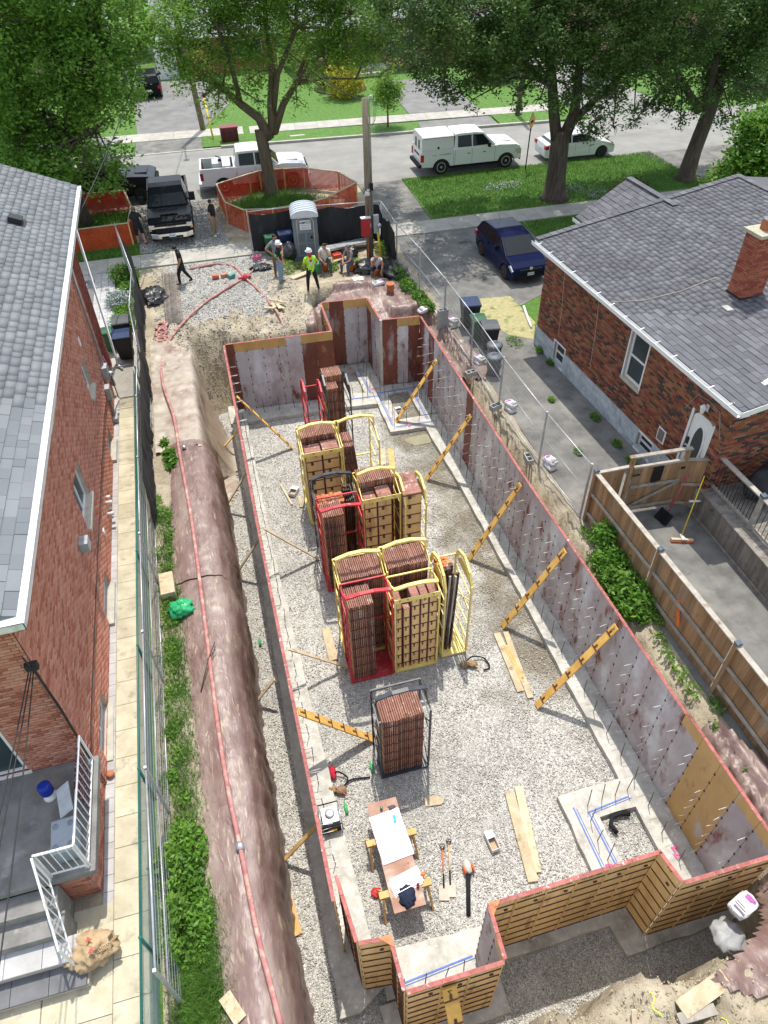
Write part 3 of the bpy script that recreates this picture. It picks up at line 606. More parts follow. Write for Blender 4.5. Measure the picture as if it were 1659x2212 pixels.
MB().box(-4.09, -4.07, 20.3, 20.5, 3.5, 3.75).build('wall_plate', M['white'], lh)
MB().tube([(-4.07, 22.0, .9), (-4.07, 20, 1.12), (-4.07, 16, 1.2), (-4.07, 12, 1.25), (-4.07, 9, 1.25), (-4.06, 8.12, 1.2)], .012, 5).build('wall_cable', M['cable'], lh)
bk = MB().box(-4.2, -4.0, 8.1, 8.2, 4.25, 4.4).tube([(-4.1, 8.1, 4.35), (-4.05, 8.0, 4.5), (-4.1, 8.05, 4.7)], .015, 5)
for k in range(3): bk.tube([(-4.1+.01*k, 8.12, 4.3), (-4.07, 8.14+.02*k, 3.0), (-4.06, 8.1+.015*k, 1.25)], .013, 5)
bk.build('cable_bracket', M['cable'], lh)
# overhead service cables running to the bottom of the view
for k, (x, y, z) in enumerate(((-6.6, 2.0, 4.6), (-6.3, 2.0, 4.6), (-5.5, 1.6, 4.4))):
    o = MB().tube(catenary((-4.15+.04*k, 8.05, 4.3), (x*.72, -1.5, 5.2), .25, 20), .011, 5).build('overhead_cable', M['cable'])
    tag(o, ['leftmost of three black service cables dropping past the porch steps', 'middle one of three black service cables passing over the porch', 'rightmost of three black service cables passing over the porch railing'][k], 'cable', 'service cables over the rear porch')
# porch
por = wthing('concrete_porch', 'raised grey concrete porch with brick base and wide steps behind the left house', 'porch', (-5.2, 6.5, 0))
pc = mat('porch_concrete', [(.15, .145, .135), (.26, .25, .235)], 2.5, .9, bump=.2, bscale=50, stain=((.33, .32, .3), 3, .58, .75, (1, 1, 1)))
PT = 1.15
MB().box(-9, -3.93, 5.95, 8.19, PT-.16, PT).build('porch_slab', pc, por)
MB().box(-4.2, -4.15, 6.1, 8.1, 0, PT-.16).box(-9, -4.2, 6.1, 8.1, 0, PT-.165).build('base_core', M['mortar'], por)
Tp = frame((-4.14, 6.05, 0), (0, 1, 0), (0, 0, 1)); brick_wall(por, 'base_wall', Tp, 2.1, .98, M['brick_red'], M['mortar'], th=.05, limit=100)
Tp = frame((-4.75, 6.05, 0), (1, 0, 0), (0, 0, 1)); brick_wall(por, 'base_wall', Tp, .6, .98, M['brick_red'], M['mortar'], th=.05, limit=60)
for i in range(4):
    z = PT-.23*(i+1); y0 = 5.95-.36*(i+1)
    stp = MB()
    if i < 2: stp.box(-9, -4.62+.06*i, y0, y0+.37, 0, z); stp.build('step', pc, por)
    else:
        stp.box(-9, -4.45+.06*i, y0, y0+.37, 0, z-.05); s_ = stp.build('step', M['mortar'], por)
        pieces('step_stone', [(-4.78-.62*k+.06*i, y0+.17, z-.02, .61, .4, .06) for k in range(5)], M['paver_dark'] if i == 3 else M['paver_grey'], s_)
rl = wthing('porch_railing', 'white metal railing round the porch corner and down the steps', 'railing', (-4.2, 6.2, 1.15))
def rail_run(a, b_, h, n):
    a, b_ = Vector(a), Vector(b_); u = Vector((0, 0, h)); bx_ = MB(); bx_.bar(a+u, b_+u, .035, .035); bx_.bar(a+Vector((0, 0, .1)), b_+Vector((0, 0, .1)), .025, .025); bx_.build('rail', M['white'], rl)
    for p in (a, b_): MB().bar(p, p+u*1.02, .035, .035).build('post', M['white'], rl)
    for k in range(1, n): p = a.lerp(b_, k/n); MB().bar(p+Vector((0, 0, .1)), p+u, .014, .014).build('baluster', M['white'], rl)
rail_run((-4.02, 8.1, PT), (-4.02, 6.05, PT), .92, 12); rail_run((-4.04, 6.03, PT), (-4.66, 6.03, PT), .92, 5)
rail_run((-4.68, 5.98, PT), (-4.45, 4.78, .3), .92, 8)
# ---- right house, turned a little from the pit's axis
A0 = Vector((11.63, 22.15, 0)); B0 = Vector((12.17, 13.0, 0)); dv = (B0-A0).normalized(); nv = Vector((dv.y, -dv.x, 0))      # nv points into the house? check sign below
if nv.x > 0: nv = -nv
rh = wthing('brick_bungalow', 'brown mottled brick bungalow with dark grey shingle roof beside the driveway', 'house', (17, 17, 0))
Tw = frame(A0, dv, (0, 0, 1))      # x along the wall towards the camera, z outwards
if (Tw.to_3x3() @ Vector((0, 0, 1))).x > 0: Tw = Matrix(Tw)
zo = Tw.to_3x3() @ Vector((0, 0, 1))
RL = 10.1
holesR = [(1.42, 2.15, .12, .88), (5.5, 6.4, 1.85, 3.4), (6.92, 7.68, .1, .66), (8.8, 9.62, .62, 2.75)]
if zo.x > 0:      # keep the outward side facing -x
    Tw = frame(A0+dv*RL, -dv, (0, 0, 1)); holesR = [(RL-b_, RL-a, c, d) for a, b_, c, d in holesR]; 
FL = lambda u: RL-u
w1 = brick_wall(rh, 'wall', Tw, RL, 3.55, M['brick_mix'], M['mortar_y'], holesR, v0=.74, bh=.072, bl=.215)
# rusticated stone base
stn = mat('painted_stone', [(.36, .40, .42), (.5, .54, .56)], 6, .85, bump=1.0, bscale=14, bdist=.05, rnd=.12, stain=((.22, .24, .24), 2, .55, .72, (1, 1, 1)))
bx = []
for r in range(4):
    u = -.2*(r % 2)
    while u < RL:
        a, c = max(u, 0), min(u+.4, RL)
        for h in holesR:
            if h[2] < .18*(r+.5) < h[3] and a < h[1] and c > h[0]:
                if a < h[0]: c = h[0]
                elif c > h[1]: a = h[1]
                else: a = c
        if c-a > .05: bx.append(((a+c)/2, .01+.18*(r+.5), .025, c-a-.008, .173, .05+random.uniform(-.01, .012)))
        u += .4
pieces('stone', bx, stn, w1, Tw, limit=120)
for i, h in enumerate(holesR):
    if i == 3: continue
    window(rh, Tw @ Matrix.Translation((h[0], h[2], 0)), h[1]-h[0], h[3]-h[2], bars=0, hbars=1, sill=True, sm='white' if i != 1 else 'sill', depth=.1, frame_w=.07, sill_out=.05)
    MB().box(h[0]-.05, h[0], h[2], h[3]+.05, -.1, .03, 0, Tw).box(h[1], h[1]+.05, h[2], h[3]+.05, -.1, .03, 0, Tw).box(h[0], h[1], h[3], h[3]+.05, -.1, .03, 0, Tw).build('window_trim', M['white'], rh)
# soldier course arches over the basement windows and the door
h = holesR[3]; dr = MB(); Tdd = Tw @ Matrix.Translation((h[0], h[2], -.08)); dw, dh = h[1]-h[0], h[3]-h[2]
arch = [(0, 0), (dw, 0), (dw, dh-.22)]+[(dw/2+dw/2*cos(a), dh-.22+.22*sin(a)) for a in np.linspace(.15, pi-.15, 9)]+[(0, dh-.22)]
dr.prism([(x, y) for x, y in arch], 0, .05, 'z', 0, Tdd); door = dr.build('door', M['white'], rh, fix=True)
ring = lambda rx, ry, n=28: [(dw*.52+rx*cos(a), dh*.55+ry*sin(a)) for a in np.linspace(0, 2*pi, n+1)[:-1]]
MB().prism(ring(.25, .68), .05, .075, 'z', 0, Tdd).build('oval_moulding', M['white'], door, fix=True)
MB().prism(ring(.19, .6), .06, .082, 'z', 0, Tdd).build('pane', glass_mat('door_glass', (.04, .05, .045), .2), door, fix=True)
hx = dw-.08 if zo.x > 0 else .08
MB().box(hx-.04, hx+.04, 1.0, 1.22, .05, .09, 0, Tdd).box(hx-.03, hx+.03, .8, .92, .05, .1, 0, Tdd).build('lock', M['black'], door)
MB().box(h[0]-.08, h[0], h[2]-.3, h[3], -.1, .02, 0, Tw).box(h[1], h[1]+.06, h[2]-.3, h[3], -.1, .02, 0, Tw).build('door_frame', M['white'], rh)
lc = ((h[0]+h[1])/2, 3.05, 0)
MB().box(lc[0]-.05, lc[0]+.05, lc[1]-.1, lc[1]+.1, .0, .03, 0, Tw).box(lc[0]-.015, lc[0]+.015, lc[1], lc[1]+.03, .03, .16, 0, Tw).lathe([(.05, -.1), (.085, .06), (.1, .08), (.02, .16)], 6, (lc[0], lc[1]-.02, .16), T=Tw, axis='y', sm=False).build('wall_lantern', M['white'], rh)
hu = (holesR[2][0] - .45) if zo.x > 0 else 7.7
MB().box(hu, hu+.36, .95, 1.42, 0, .02, 0, Tw).build('hatch_frame', M['white'], rh); MB().box(hu+.04, hu+.3, 1.0, 1.37, .02, .03, 0, Tw).build('hatch', flat('hatch_grey', (.16, .14, .13)), rh)
canopy = MB()
for s_ in (-1, 1): canopy.bar(Tw @ Vector((lc[0]+s_*.75, 2.55, .02)), Tw @ Vector((lc[0]+s_*.45, 3.2, .02)), .03, .012); canopy.bar(Tw @ Vector((lc[0]+s_*.45, 3.2, .02)), Tw @ Vector((lc[0]-.0, 3.26, .02)), .03, .012)
canopy.build('sealant_outline', flat('old_sealant', (.3, .28, .26)), rh)
# rear wall faces the camera
Rc = A0+dv*RL; rdir = Vector((-dv.y, dv.x, 0)); rdir = rdir if rdir.x > 0 else -rdir
Tb = frame(Rc, rdir, (0, 0, 1))
brick_wall(rh, 'wall', Tb, 4.5, 3.55, M['brick_mix'], M['mortar_y'], v0=0, bh=.072)
Gp = 3.62
b = MB(); b.prism([(-.3, Gp), (7, Gp), (7, Gp+2.6), (5.6, Gp+2.6)], -.25, -.1, 'z', 0, Tb); b.build('gable_siding', M['white'], rh, fix=True)
# front wall (mostly hidden)
Tf = frame(A0+rdir*10, -rdir, (0, 0, 1)); MB().box(0, 9.9, 0, 3.6, -.2, 0, 0, Tf).build('wall', M['mortar_y'], rh)
# main roof: eave along the wall; ridge parallel, rise from the photo
E0 = Vector((11.30, 22.55, 3.9)); E1 = Vector((11.92, 11.55, 3.9)); ed = (E1-E0).normalized()
ap = aty(1616.3, 392.1, 22.4)      # ridge end
up_ = Vector((ap.x, ap.y, ap.z))-E0; up_ = up_-ed*up_.dot(ed); Sl = up_.length
Tm = frame(E1, -ed, up_)
if (Tm.to_3x3() @ Vector((0, 0, 1))).z < 0: Tm = frame(E0, ed, up_)
EL = (E1-E0).length
b = MB(); b.box(0, EL, 0, Sl, -.14, 0, 0, Tm); rroof = b.build('roof', M['shingle_d'], rh)
chim_uv = [(-1, -1)]
shingles(rroof, Tm, EL, Sl, M['shingle_d'], tab=.33, exp=.185)
# other slope and ridge caps
nrm = Tm.to_3x3() @ Vector((0, 0, 1)); far_up = Vector((-up_.x, -up_.y, up_.z))
R0 = E0+up_; R1 = E1+up_
b = MB(); q0 = R0-far_up; q1 = R1-far_up; b.add([R0, R1, q1, q0, R0-Vector((0, 0, .14)), R1-Vector((0, 0, .14)), q1-Vector((0, 0, .14)), q0-Vector((0, 0, .14))], [(0, 1, 2, 3), (4, 7, 6, 5), (0, 3, 7, 4), (1, 5, 6, 2)]); b.build('roof', M['shingle_d'], rh)
def caps(a, c, n_, up=(0, 0, 1)):
    a, c = Vector(a), Vector(c)
    for k in range(n_):
        p, q = a.lerp(c, k/n_), a.lerp(c, (k+1.1)/n_); s_ = MB(); s_.bar(p+Vector((0, 0, .035+.01)), q+Vector((0, 0, .03)), .24, .025); s_.build('ridge_cap', M['shingle_d'], rroof)
caps(R0+Vector((0, 0, .01)), R1+Vector((0, 0, .01)), 40)
caps(E0+Vector((.02, -.08, .03)), R0+Vector((0, -.08, .02)), 30)
# gutter with its white hangers
g = MB(); off = -rdir*.13
g.bar(E0+off*.5+Vector((0, 0, -.12)), E1+off*.5+Vector((0, 0, -.12)), .13, .012); g.bar(E0+off+Vector((0, 0, -.06)), E1+off+Vector((0, 0, -.06)), .012, .12); g.bar(E0+off*.05+Vector((0, 0, -.06)), E1+off*.05+Vector((0, 0, -.06)), .012, .12)
g.build('gutter', M['white'], rh)
g = MB()
for k in range(14): p = E0.lerp(E1, (k+.5)/14); g.bar(p+off*1.05+Vector((0, 0, .004)), p-off*.4+Vector((0, 0, .04)), .03, .012)
g.build('gutter_hanger', M['white'], rh)
MB().bar(E0-off*1+Vector((0, 0, -.16)), E1-off*1+Vector((0, 0, -.16)), .3, .02).build('soffit', M['white'], rh)
# white rake board at the near gable
g = MB(); g.bar(E1+Vector((0, 0, -.08))-ed*.0, R1+Vector((0, 0, -.08)), .04, .16); g.build('rake_board', M['white'], rh)
# front gable piece
Fa = aty(1361, 387, 25.0); Fe = aty(1335*.0+(1972+500*.66305)*.54, (1310*.66305)*.54, 25.0)
F0 = Vector(Fe); Fr = Vector(Fa); fd = Vector((.05, -1, 0)).normalized(); upf = Fr-F0; upf = upf-fd*upf.dot(fd); FLn = 6.0
Tg = frame(F0+fd*FLn, -fd, upf)
if (Tg.to_3x3() @ Vector((0, 0, 1))).z < 0: Tg = frame(F0, fd, upf)
b = MB(); b.box(0, FLn, 0, upf.length, -.12, 0, 0, Tg); fro = b.build('front_roof', M['shingle_d'], rh)
cl = (lambda u, v: u > 3.2) if abs((Tg.translation-F0).length) > .1 else (lambda u, v: u < 2.9)
shingles(fro, Tg, FLn, upf.length, M['shingle_d'], tab=.33, exp=.185, clip=cl, limit=200)
upg = Vector((-upf.x, -upf.y, upf.z)); a_, c_ = F0+upf, F0+upf+fd*3.0
MB().add([a_, c_, c_-upg, a_-upg], [(0, 1, 2, 3)]).build('front_roof', M['shingle_d'], rh)
for k in range(11): p = a_.lerp(c_, k/11); q = a_.lerp(c_, (k+1.1)/11); MB().bar(p+Vector((0, 0, .04)), q+Vector((0, 0, .035)), .24, .025).build('ridge_cap', M['shingle_d'], fro)
MB().bar(F0+off+Vector((0, 0, -.06)), F0+fd*2.2+off+Vector((0, 0, -.06)), .012, .12).bar(F0+off*.5+Vector((0, 0, -.12)), F0+fd*2.2+off*.5+Vector((0, 0, -.12)), .12, .012).build('gutter', M['white'], rh)
MB().box(15.0, 22.2, 21.8, 24.6, 0, 3.1).build('wall', M['brick_chim'], rh)
# chimney
cz0 = atz((1972+1400*.66305)*.54, (1000+240*.66305)*.54, 5.0)
def roof_hit(px, py):
    r = ray(px, py); n_ = nrm; s_ = n_.dot(E0-CAM)/n_.dot(r); return CAM+r*s_
c1 = roof_hit((1972+1392*.66305)*.54, (1000+285*.66305)*.54); c2 = roof_hit((1972+1600*.66305)*.54, (1000+225*.66305)*.54); c3 = roof_hit((1972+1465*.66305)*.54, (1000+325*.66305)*.54)
cx, cy = (c1.x+c2.x)/2+.05, c3.y+.38; cw, cdp = .74, .58
chm = wthing('brick_chimney', 'red brick chimney with black flashing on the dark shingle roof', 'chimney', (cx, cy, c3.z))
ztop = c3.z+1.9
ang = atan2(dv.x, -dv.y)
Tc0 = Matrix.Translation((cx, cy, c3.z-.5)) @ Matrix.Rotation(ang, 4, 'Z')
core = MB().box(-cw/2+.01, cw/2-.01, -cdp/2+.01, cdp/2-.01, 0, ztop-c3.z+.5, 0, Tc0).build('stack', M['mortar'], chm)
H_ = ztop-c3.z+.45
bx = []; rr = 0; v = .3
while v < H_:
    o_ = .105*(rr % 2)
    for s_ in (-1, 1):
        u = -cw/2-o_
        while u < cw/2-.02:
            a, c = max(u, -cw/2), min(u+.21, cw/2)
            if c-a > .05: bx.append(((a+c)/2, s_*(cdp/2), v+.038, c-a-.011, .03, .065))
            u += .21
        u = -cdp/2+.016-(.105-o_)
        while u < cdp/2-.03:
            a, c = max(u, -cdp/2+.016), min(u+.21, cdp/2-.016)
            if c-a > .05: bx.append((s_*(cw/2), (a+c)/2, v+.038, .03, c-a-.011, .065))
            u += .21
    v += .076; rr += 1
pieces('brick', bx, M['brick_chim'], core, Tc0, limit=300)
MB().box(-cw/2-.08, cw/2+.08, -cdp/2-.08, cdp/2+.08, H_, H_+.09, 0, Tc0).build('cap_slab', mat('lichen_concrete', [(.3, .28, .2), (.45, .42, .32)], 12, .9, bump=.5, stain=((.5, .35, .1), 20, .62, .72, (1, 1, 1))), chm)
fl = MB().box(-.13, .13, -.13, .13, H_+.09, H_+.36, 0, Tc0).build('flue_pot', flat('terracotta', (.36, .12, .06), .8), chm)
MB().lathe([(.16, H_+.36), (.16, H_+.4), (.1, H_+.42), (.1, H_+.55), (.14, H_+.57), (.14, H_+.62), (.02, H_+.66)], 14, T=Tc0).build('flue_cap', M['steel'], fl)
MB().box(-cw/2-.03, cw/2+.03, -cdp/2-.03, cdp/2+.03, -.1, .62, 0, Tc0).build('flashing', M['black'], chm)
MB().cbox((c3.x-.2, c3.y-.12, c3.z-.02), (.5, .3, .02)).build('flashing_sheet', flat('flashing_grey', (.42, .41, .4), .5, .3), chm)
# ropes hanging from the gutter and over the roof
rp = flat('rope_tan', (.5, .42, .3), .8)
for i, (u, z1) in enumerate(((1.6, 1.15), (3.8, 1.12))):
    uu = u if zo.x < 0 else RL-u
    q = MB().tube([Tw @ Vector((uu, 3.6, .2)), Tw @ Vector((uu+.02, 2.4, .1)), Tw @ Vector((uu+.05, z1, .06))], .008, 4).build('hanging_cord', rp)
    tag(q, ['tan cord hanging down the brown brick wall above the front basement window', 'tan looped cord hanging down the middle of the brown brick wall'][i], 'cord')
pa = roof_hit(1310+0, 655); pb = roof_hit(1545, 603)
q = MB().tube([roof_hit(1320, 656)+Vector((0, 0, .05)), roof_hit(1390, 652)+Vector((0, 0, .05)), roof_hit(1470, 632)+Vector((0, 0, .05)), roof_hit(1545, 603)+Vector((0, 0, .06))], .01, 4).build('roof_cord', rp)
tag(q, 'tan cord lying across the dark shingle roof from gutter to chimney', 'cord')
MB().tube([(12.35, 24.9, .06), (12.1, 23.9, .06), (11.95, 23.2, .06)], .05, 8).build('drain_pipe', M['white'], label='white drainage pipe on the dry grass at the bungalow corner', cat='pipe')
# ---------------------------------------------------------------- formwork
M['rust'] = mat('rusty_steel', [(.07, .035, .022), (.15, .07, .045)], 9, .8, .2, stain=((.2, .1, .06), 14, .58, .75, (1, 1, 1)), stain2=((.4, .38, .35), 9, .68, .76, (1, 1, 1)))
M['redpaint'] = mat('red_edge_paint', [(.27, .07, .06), (.4, .14, .12)], 9, .75, stain=((.55, .5, .48), 8, .6, .7, (1, 1, 1)), stain2=((.14, .05, .03), 4, .6, .72, (1, 1, 1)), rnd=.15)
M['ply'] = mat('form_plywood', [(.66, .42, .17), (.83, .58, .27)], 3, .7, rnd=.1, stretch=(1, 1, .35), stain=((.25, .11, .035), 2.2, .56, .74, (1.4, 1.4, .3)), stain2=((.62, .5, .34), 7, .64, .76, (1, 1, 1)))
M['f_mauve'] = mat('form_face_mauve', [(.34, .265, .265), (.47, .425, .43)], 1.6, .5, rnd=.05, stretch=(1, 1, .5), stain=((.17, .05, .025), 1.9, .55, .66, (1.4, 1.4, .55)), stain2=((.62, .62, .63), 1.1, .47, .66, (1, 1, .6)), spec=.3)
M['f_brown'] = mat('form_face_brown', [(.13, .035, .02), (.2, .06, .04)], 1.5, .6, rnd=.15, stretch=(1, 1, .4), stain=((.36, .3, .3), 1.4, .55, .66, (1.2, 1.2, .3)), stain2=((.3, .14, .05), 4, .62, .72, (1, 1, .4)))
M['f_white'] = mat('form_face_limed', [(.36, .32, .32), (.52, .5, .5)], 1.5, .6, rnd=.05, stretch=(1, 1, .5), stain=((.22, .08, .05), 1.6, .56, .68, (1, 1, .6)), stain2=((.3, .2, .2), 3, .55, .7, (1, 1, .4)))
M['f_yellow'] = mat('form_face_yellow', [(.46, .27, .09), (.58, .36, .12)], 2, .45, rnd=.08, stretch=(1, 1, .4), stain=((.24, .12, .05), 2.2, .6, .72, (1, 1, .5)), stain2=((.45, .42, .38), 1.2, .62, .72, (1, 1, .5)))
M['tie'] = flat('tie_white', (.72, .72, .70), .4, .1)
WH, WZ = 3.05, -2.72
_pm = {}
def panel_mesh(w, h, face, band=True, seedv=0):
    k = (round(w, 2), round(h, 2), face, band)
    if k in _pm: return _pm[k]
    b = MB(); g = .004
    b.box(g, w-g, .0, .012, .02, h-(.36 if band else 0)-.012, 0)
    if band: b.box(g, w-g, .0, .012, h-.36-.009, h-.012, 4)
    b.box(g, w-g, .013, .022, .02, h-.012, 1)
    b.box(g, w-g, -.004, .07, h-.010, h, 3)
    for x in (g, w-g-.012): b.box(x, x+.012, .022, .04, .0, h-.011, 1)
    for i in range(8):
        z = .03+.375*i
        b.box(g+.013, w-g-.013, .023, .041, z, z+.017, 2)
        if i == 6: b.cbox((w*.3, .04, z+.2), (.07, .02, .05), 2)
        b.cbox((g, -.004, z+.01), (.04, .014, .055), 2)
    me = b.mesh('form_panel', [M[face], M['ply'], M['rust'], M['redpaint'], M['f_yellow']]); _pm[k] = me; return me
def form_wall(label, pts, widths, faces, h=None, group='formwork walls of the dug foundation', ties=None, z0=WZ, hfun=None):
    h = h or WH; pts = [Vector((*p, 0)) for p in pts]; L = [(b_-a).length for a, b_ in zip(pts[:-1], pts[1:])]; tot = sum(L)
    th = wthing('formwork_wall', label, 'formwork', tuple(pts[0].lerp(pts[-1], .5)), None)
    th.location.z = z0; s = 0; k = 0; tm = MB().tube([(0, -.27, 0), (0, .0, 0)], .006, 5).mesh('tie_rod', M['tie']); panels = []
    def at_(s):
        for a, b_, l in zip(pts[:-1], pts[1:], L):
            if s < l-.03: return a.lerp(b_, s/l), (b_-a).normalized()
            s -= l
        return pts[-1], (pts[-1]-pts[-2]).normalized()
    ends = [sum(L[:i+1]) for i in range(len(L))]
    while s < tot-.03:
        e_ = next(e for e in ends if e > s+.03); w_ = min(widths[k % len(widths)], e_-s)
        if e_-s-w_ < .12: w_ = e_-s
        p, d = at_(s); rz = atan2(d.y, d.x); hh = hfun(p) if hfun else h
        fc = faces(k, p) if callable(faces) else faces[k % len(faces)]
        o = put('form_panel', panel_mesh(w_, hh, fc, band=(k*7 % 5) != 0 and (ties != .9 or p.y < 6.8 or k % 5 == 0) or hh > WH), (p.x, p.y, z0), (0, 0, rz), parent=th); panels.append((o, p, d, w_, hh))
        if ties and k:
            for z in (.35, .78, 1.2, 1.62, 2.05, 2.45):
                if random.random() < ties: put('tie_rod', tm, (p.x, p.y, z0+z+random.uniform(-.03, .03)), (random.uniform(-.1, .1), 0, rz+random.uniform(-.12, .12)), parent=th)
        s += w_; k += 1
    return th, panels
def rface(k, p):
    if p.y < 6.0 and p.y > 4.9: return 'f_yellow'
    if p.y > 23: return ('f_brown', 'f_mauve')[k % 2]
    return ('f_mauve', 'f_mauve', 'f_mauve', 'f_mauve', 'f_white', 'f_mauve', 'f_brown' if p.y > 18 else 'f_mauve')[(k*5+k//3) % 7]
RT, rp_ = form_wall('long right formwork wall of stained mauve panels with white tie rods', [(7.83, 24.85), (7.9, 14.8), (8.24, 3.3)], [.61], rface, ties=.9, hfun=lambda p: WH+(.06 if p.y < 6.8 else 0))
LT, lp_ = form_wall('long left formwork wall seen from above as a thin red edge', [(.05, 4.62), (.0, 14.5), (.05, 24.85)], [.61], ['f_mauve', 'f_brown', 'f_white'], ties=.6)
F1, _ = form_wall('far formwork wall of dark red and limed panels, behind the red lifting rack', [(.08, 24.88), (4.22, 24.7)], [.3, .46, .61, .61, .3, .61, .61, .61], ['f_brown', 'f_white', 'f_mauve', 'f_mauve', 'f_white', 'f_mauve', 'f_brown'])
F2, _ = form_wall('far bump-out formwork box standing behind the black rack', [(4.22, 24.78), (4.26, 27.14), (6.15, 27.0), (6.22, 25.08)], [.61, .61, .61, .55, .3, .61, .61, .4], ['f_mauve', 'f_brown', 'f_white', 'f_mauve', 'f_mauve', 'f_brown', 'f_white'])
F3, _ = form_wall('short far formwork wall with a yellow top band, right of the white corner post', [(6.3, 25.0), (7.82, 24.86)], [.61, .46, .45], ['f_brown', 'f_mauve', 'f_brown'])
MB().box(6.2, 6.29, 24.98, 25.07, WZ, WZ+WH).build('corner_post', flat('post_limed', (.5, .47, .4), .9), F3)
N1, n1p = form_wall('near formwork wall with long yellow panels and steel bars facing the camera', [(6.14, 3.88), (2.67, 3.86)], [.61, .46, .61, .61], ['f_mauve', 'f_brown', 'f_white'])
N2, n2p = form_wall('near right formwork corner of yellow panels projecting over the wet gravel', [(8.2, 3.26), (6.25, 3.28), (6.14, 3.85)], [.61, .7, .64, .58], ['f_mauve', 'f_brown'])
N3, n3p = form_wall('near bump-out formwork box nearest the bottom edge, with the numbered brace on it', [(2.66, 3.83), (2.62, 2.96), (.9, 2.97), (.88, 3.8)], [.46, .41, .61, .5, .61, .42, .41], ['f_mauve', 'f_white', 'f_brown'])
N4, n4p = form_wall('near left formwork corner of yellow panels beside the footing edge', [(.86, 3.82), (.3, 3.88), (.18, 5.05)], [.57, .45, .36, .36], ['f_mauve', 'f_white'])
ink = flat('stencil_ink', (.05, .035, .02), .8)
def wall_text(p, d, w_, hh, lines, size=.1, z=None, dx=0):
    """stencil on the outer side of a panel"""
    n = Vector((-d.y, d.x, 0)); o_ = Vector((p.x, p.y, WZ))+d*(w_/2+dx)+n*.026
    for i, s_ in enumerate(lines):
        T = frame(o_+Vector((0, 0, (z if z is not None else hh-.3)-i*size*1.05)), -d, (0, 0, 1)); yield text(s_, size*(1 if i == 0 else .9), ink, T, None, 'stencil_lettering', .001, sx=.85)
def stencil(panel, lines, **k):
    for t_ in wall_text(*panel[1:], lines, **k): t_.parent = panel[0].parent
for i in (2, 3, 4): stencil(n1p[i], ['SOUTHCRETE', '647-550-7883'], size=.1, z=WH-.14)
for pn, s_ in ((n1p[0], '20'), (n1p[1], '11'), (n2p[2], '18'), (n2p[3], '10')): stencil(pn, [s_], size=.16, z=WH-.13)
stencil(n2p[1], ['SOUTHCRETE', '647-550-7883'], size=.1, z=WH-.14); stencil(n4p[0], ['14'], size=.16, z=WH-.13)
stencil(n3p[3], ['SOUTHCRETE', '647-550-7883'], size=.09, z=WH-.14); stencil(n3p[4], ['SOUTHCRETE', '647-550-7883'], size=.09, z=WH-.14)
# angle fillers at the inside corners (orange steel)
org = mat('orange_corner', [(.40, .12, .04), (.55, .2, .07)], 5, .6, stain=((.2, .07, .03), 6, .55, .7, (1, 1, 1)))
for x, y, p_ in ((.86, 3.84, N4), (2.68, 3.86, N1)):
    MB().prism([(x-.22, y), (x+.02, y), (x+.02, y-.22 if x < 1 else y-.0)] if x < 1 else [(x, y), (x+.24, y), (x, y-.24)], WZ+WH-.02, WZ+WH+.012, 'z').build('corner_cap', org, p_, fix=True)
# ---------------------------------------------------------------- braces
M['board'] = mat('yellow_board', [(.55, .30, .06), (.72, .44, .12)], 3, .7, rnd=.1, stretch=(1, 1, 1), stain=((.4, .25, .12), 4, .6, .75, (1, 1, 1)))
M['lumber'] = mat('lumber', [(.42, .33, .2), (.58, .48, .33)], 4, .85, rnd=.15, bump=.2, stain=((.28, .2, .12), 5, .56, .72, (1, 1, 1)))
M['lumber_fresh'] = mat('lumber_fresh', [(.5, .3, .1), (.64, .42, .18)], 4, .8, rnd=.12, bump=.2, stain=((.3, .14, .04), 9, .62, .7, (1, 1, 1)))
def brace(a, b_, label, m='board', w_=.2, num=None, straps=True, group=None):
    a, b_ = Vector(a), Vector(b_); d = (b_-a).normalized(); L = (b_-a).length
    side = Vector((0, 1, 0)) if abs(d.x) > .3 else Vector((1, 0, 0)); nrm_ = d.cross(side).normalized(); nrm_ = nrm_ if nrm_.z > 0 else -nrm_
    t_ = wthing('brace_board', label, 'brace', a, group)
    q = MB().bar(a, b_, w_, .035, up=nrm_).build('board', M[m], t_)
    if straps:
        for k in range(6):
            p = a+d*(L*(k+.5)/6); s_ = MB(); sv = d.cross(nrm_).normalized()
            s_.bar(p-sv*w_*.5+nrm_*.022, p+sv*w_*.5+nrm_*.022, .035, .015, up=nrm_); s_.bar(p+nrm_*.024, p+d*.13+nrm_*.024, .05, .012, up=nrm_); s_.build('strap', M['rust'], t_)
    if num:
        T = frame(b_-d*.12+nrm_*.022, d.cross(nrm_)*-1 if False else (nrm_.cross(d)), d); o = text(num, .17, ink, T, t_, 'stencil_number')
    return t_
BG = 'numbered boards bracing the right wall'
for (f, tp, n_, lb) in (((6.03, 22.34), (7.78, 22.45, -.25), '10', 'yellow brace board numbered ten, foot on the far footing box'), ((6.27, 18.76), (7.8, 18.72, -.28), '10', 'yellow brace board numbered ten, right of the rack stack numbered twenty'), ((6.43, 14.6), (7.83, 14.53, .08), '10', 'yellow brace board on the right wall level with the orange corner pieces'), ((6.44, 11.74), (7.9, 11.62, .13), '5', 'yellow brace board numbered five above the three loose planks'), ((6.32, 9.0), (8.0, 8.95, .1), '5', 'nearest yellow brace board numbered five on the right wall')):
    brace((*f, -2.86), tp, lb, num=n_, group=BG)
def T_(k, x, y):
    ox, oy = {'0': 0, '1': 1000, '2': 1972}[k[0]], {'0': 0, '1': 1000, '2': 2000, '3': 2996}[k[1]]
    return ((ox+x*.66305)*.54, (oy+y*.66305)*.54)
def topat(tile, x, y, yw): p = aty(*T_(tile, x, y), yw); return (p.x, p.y, p.z)
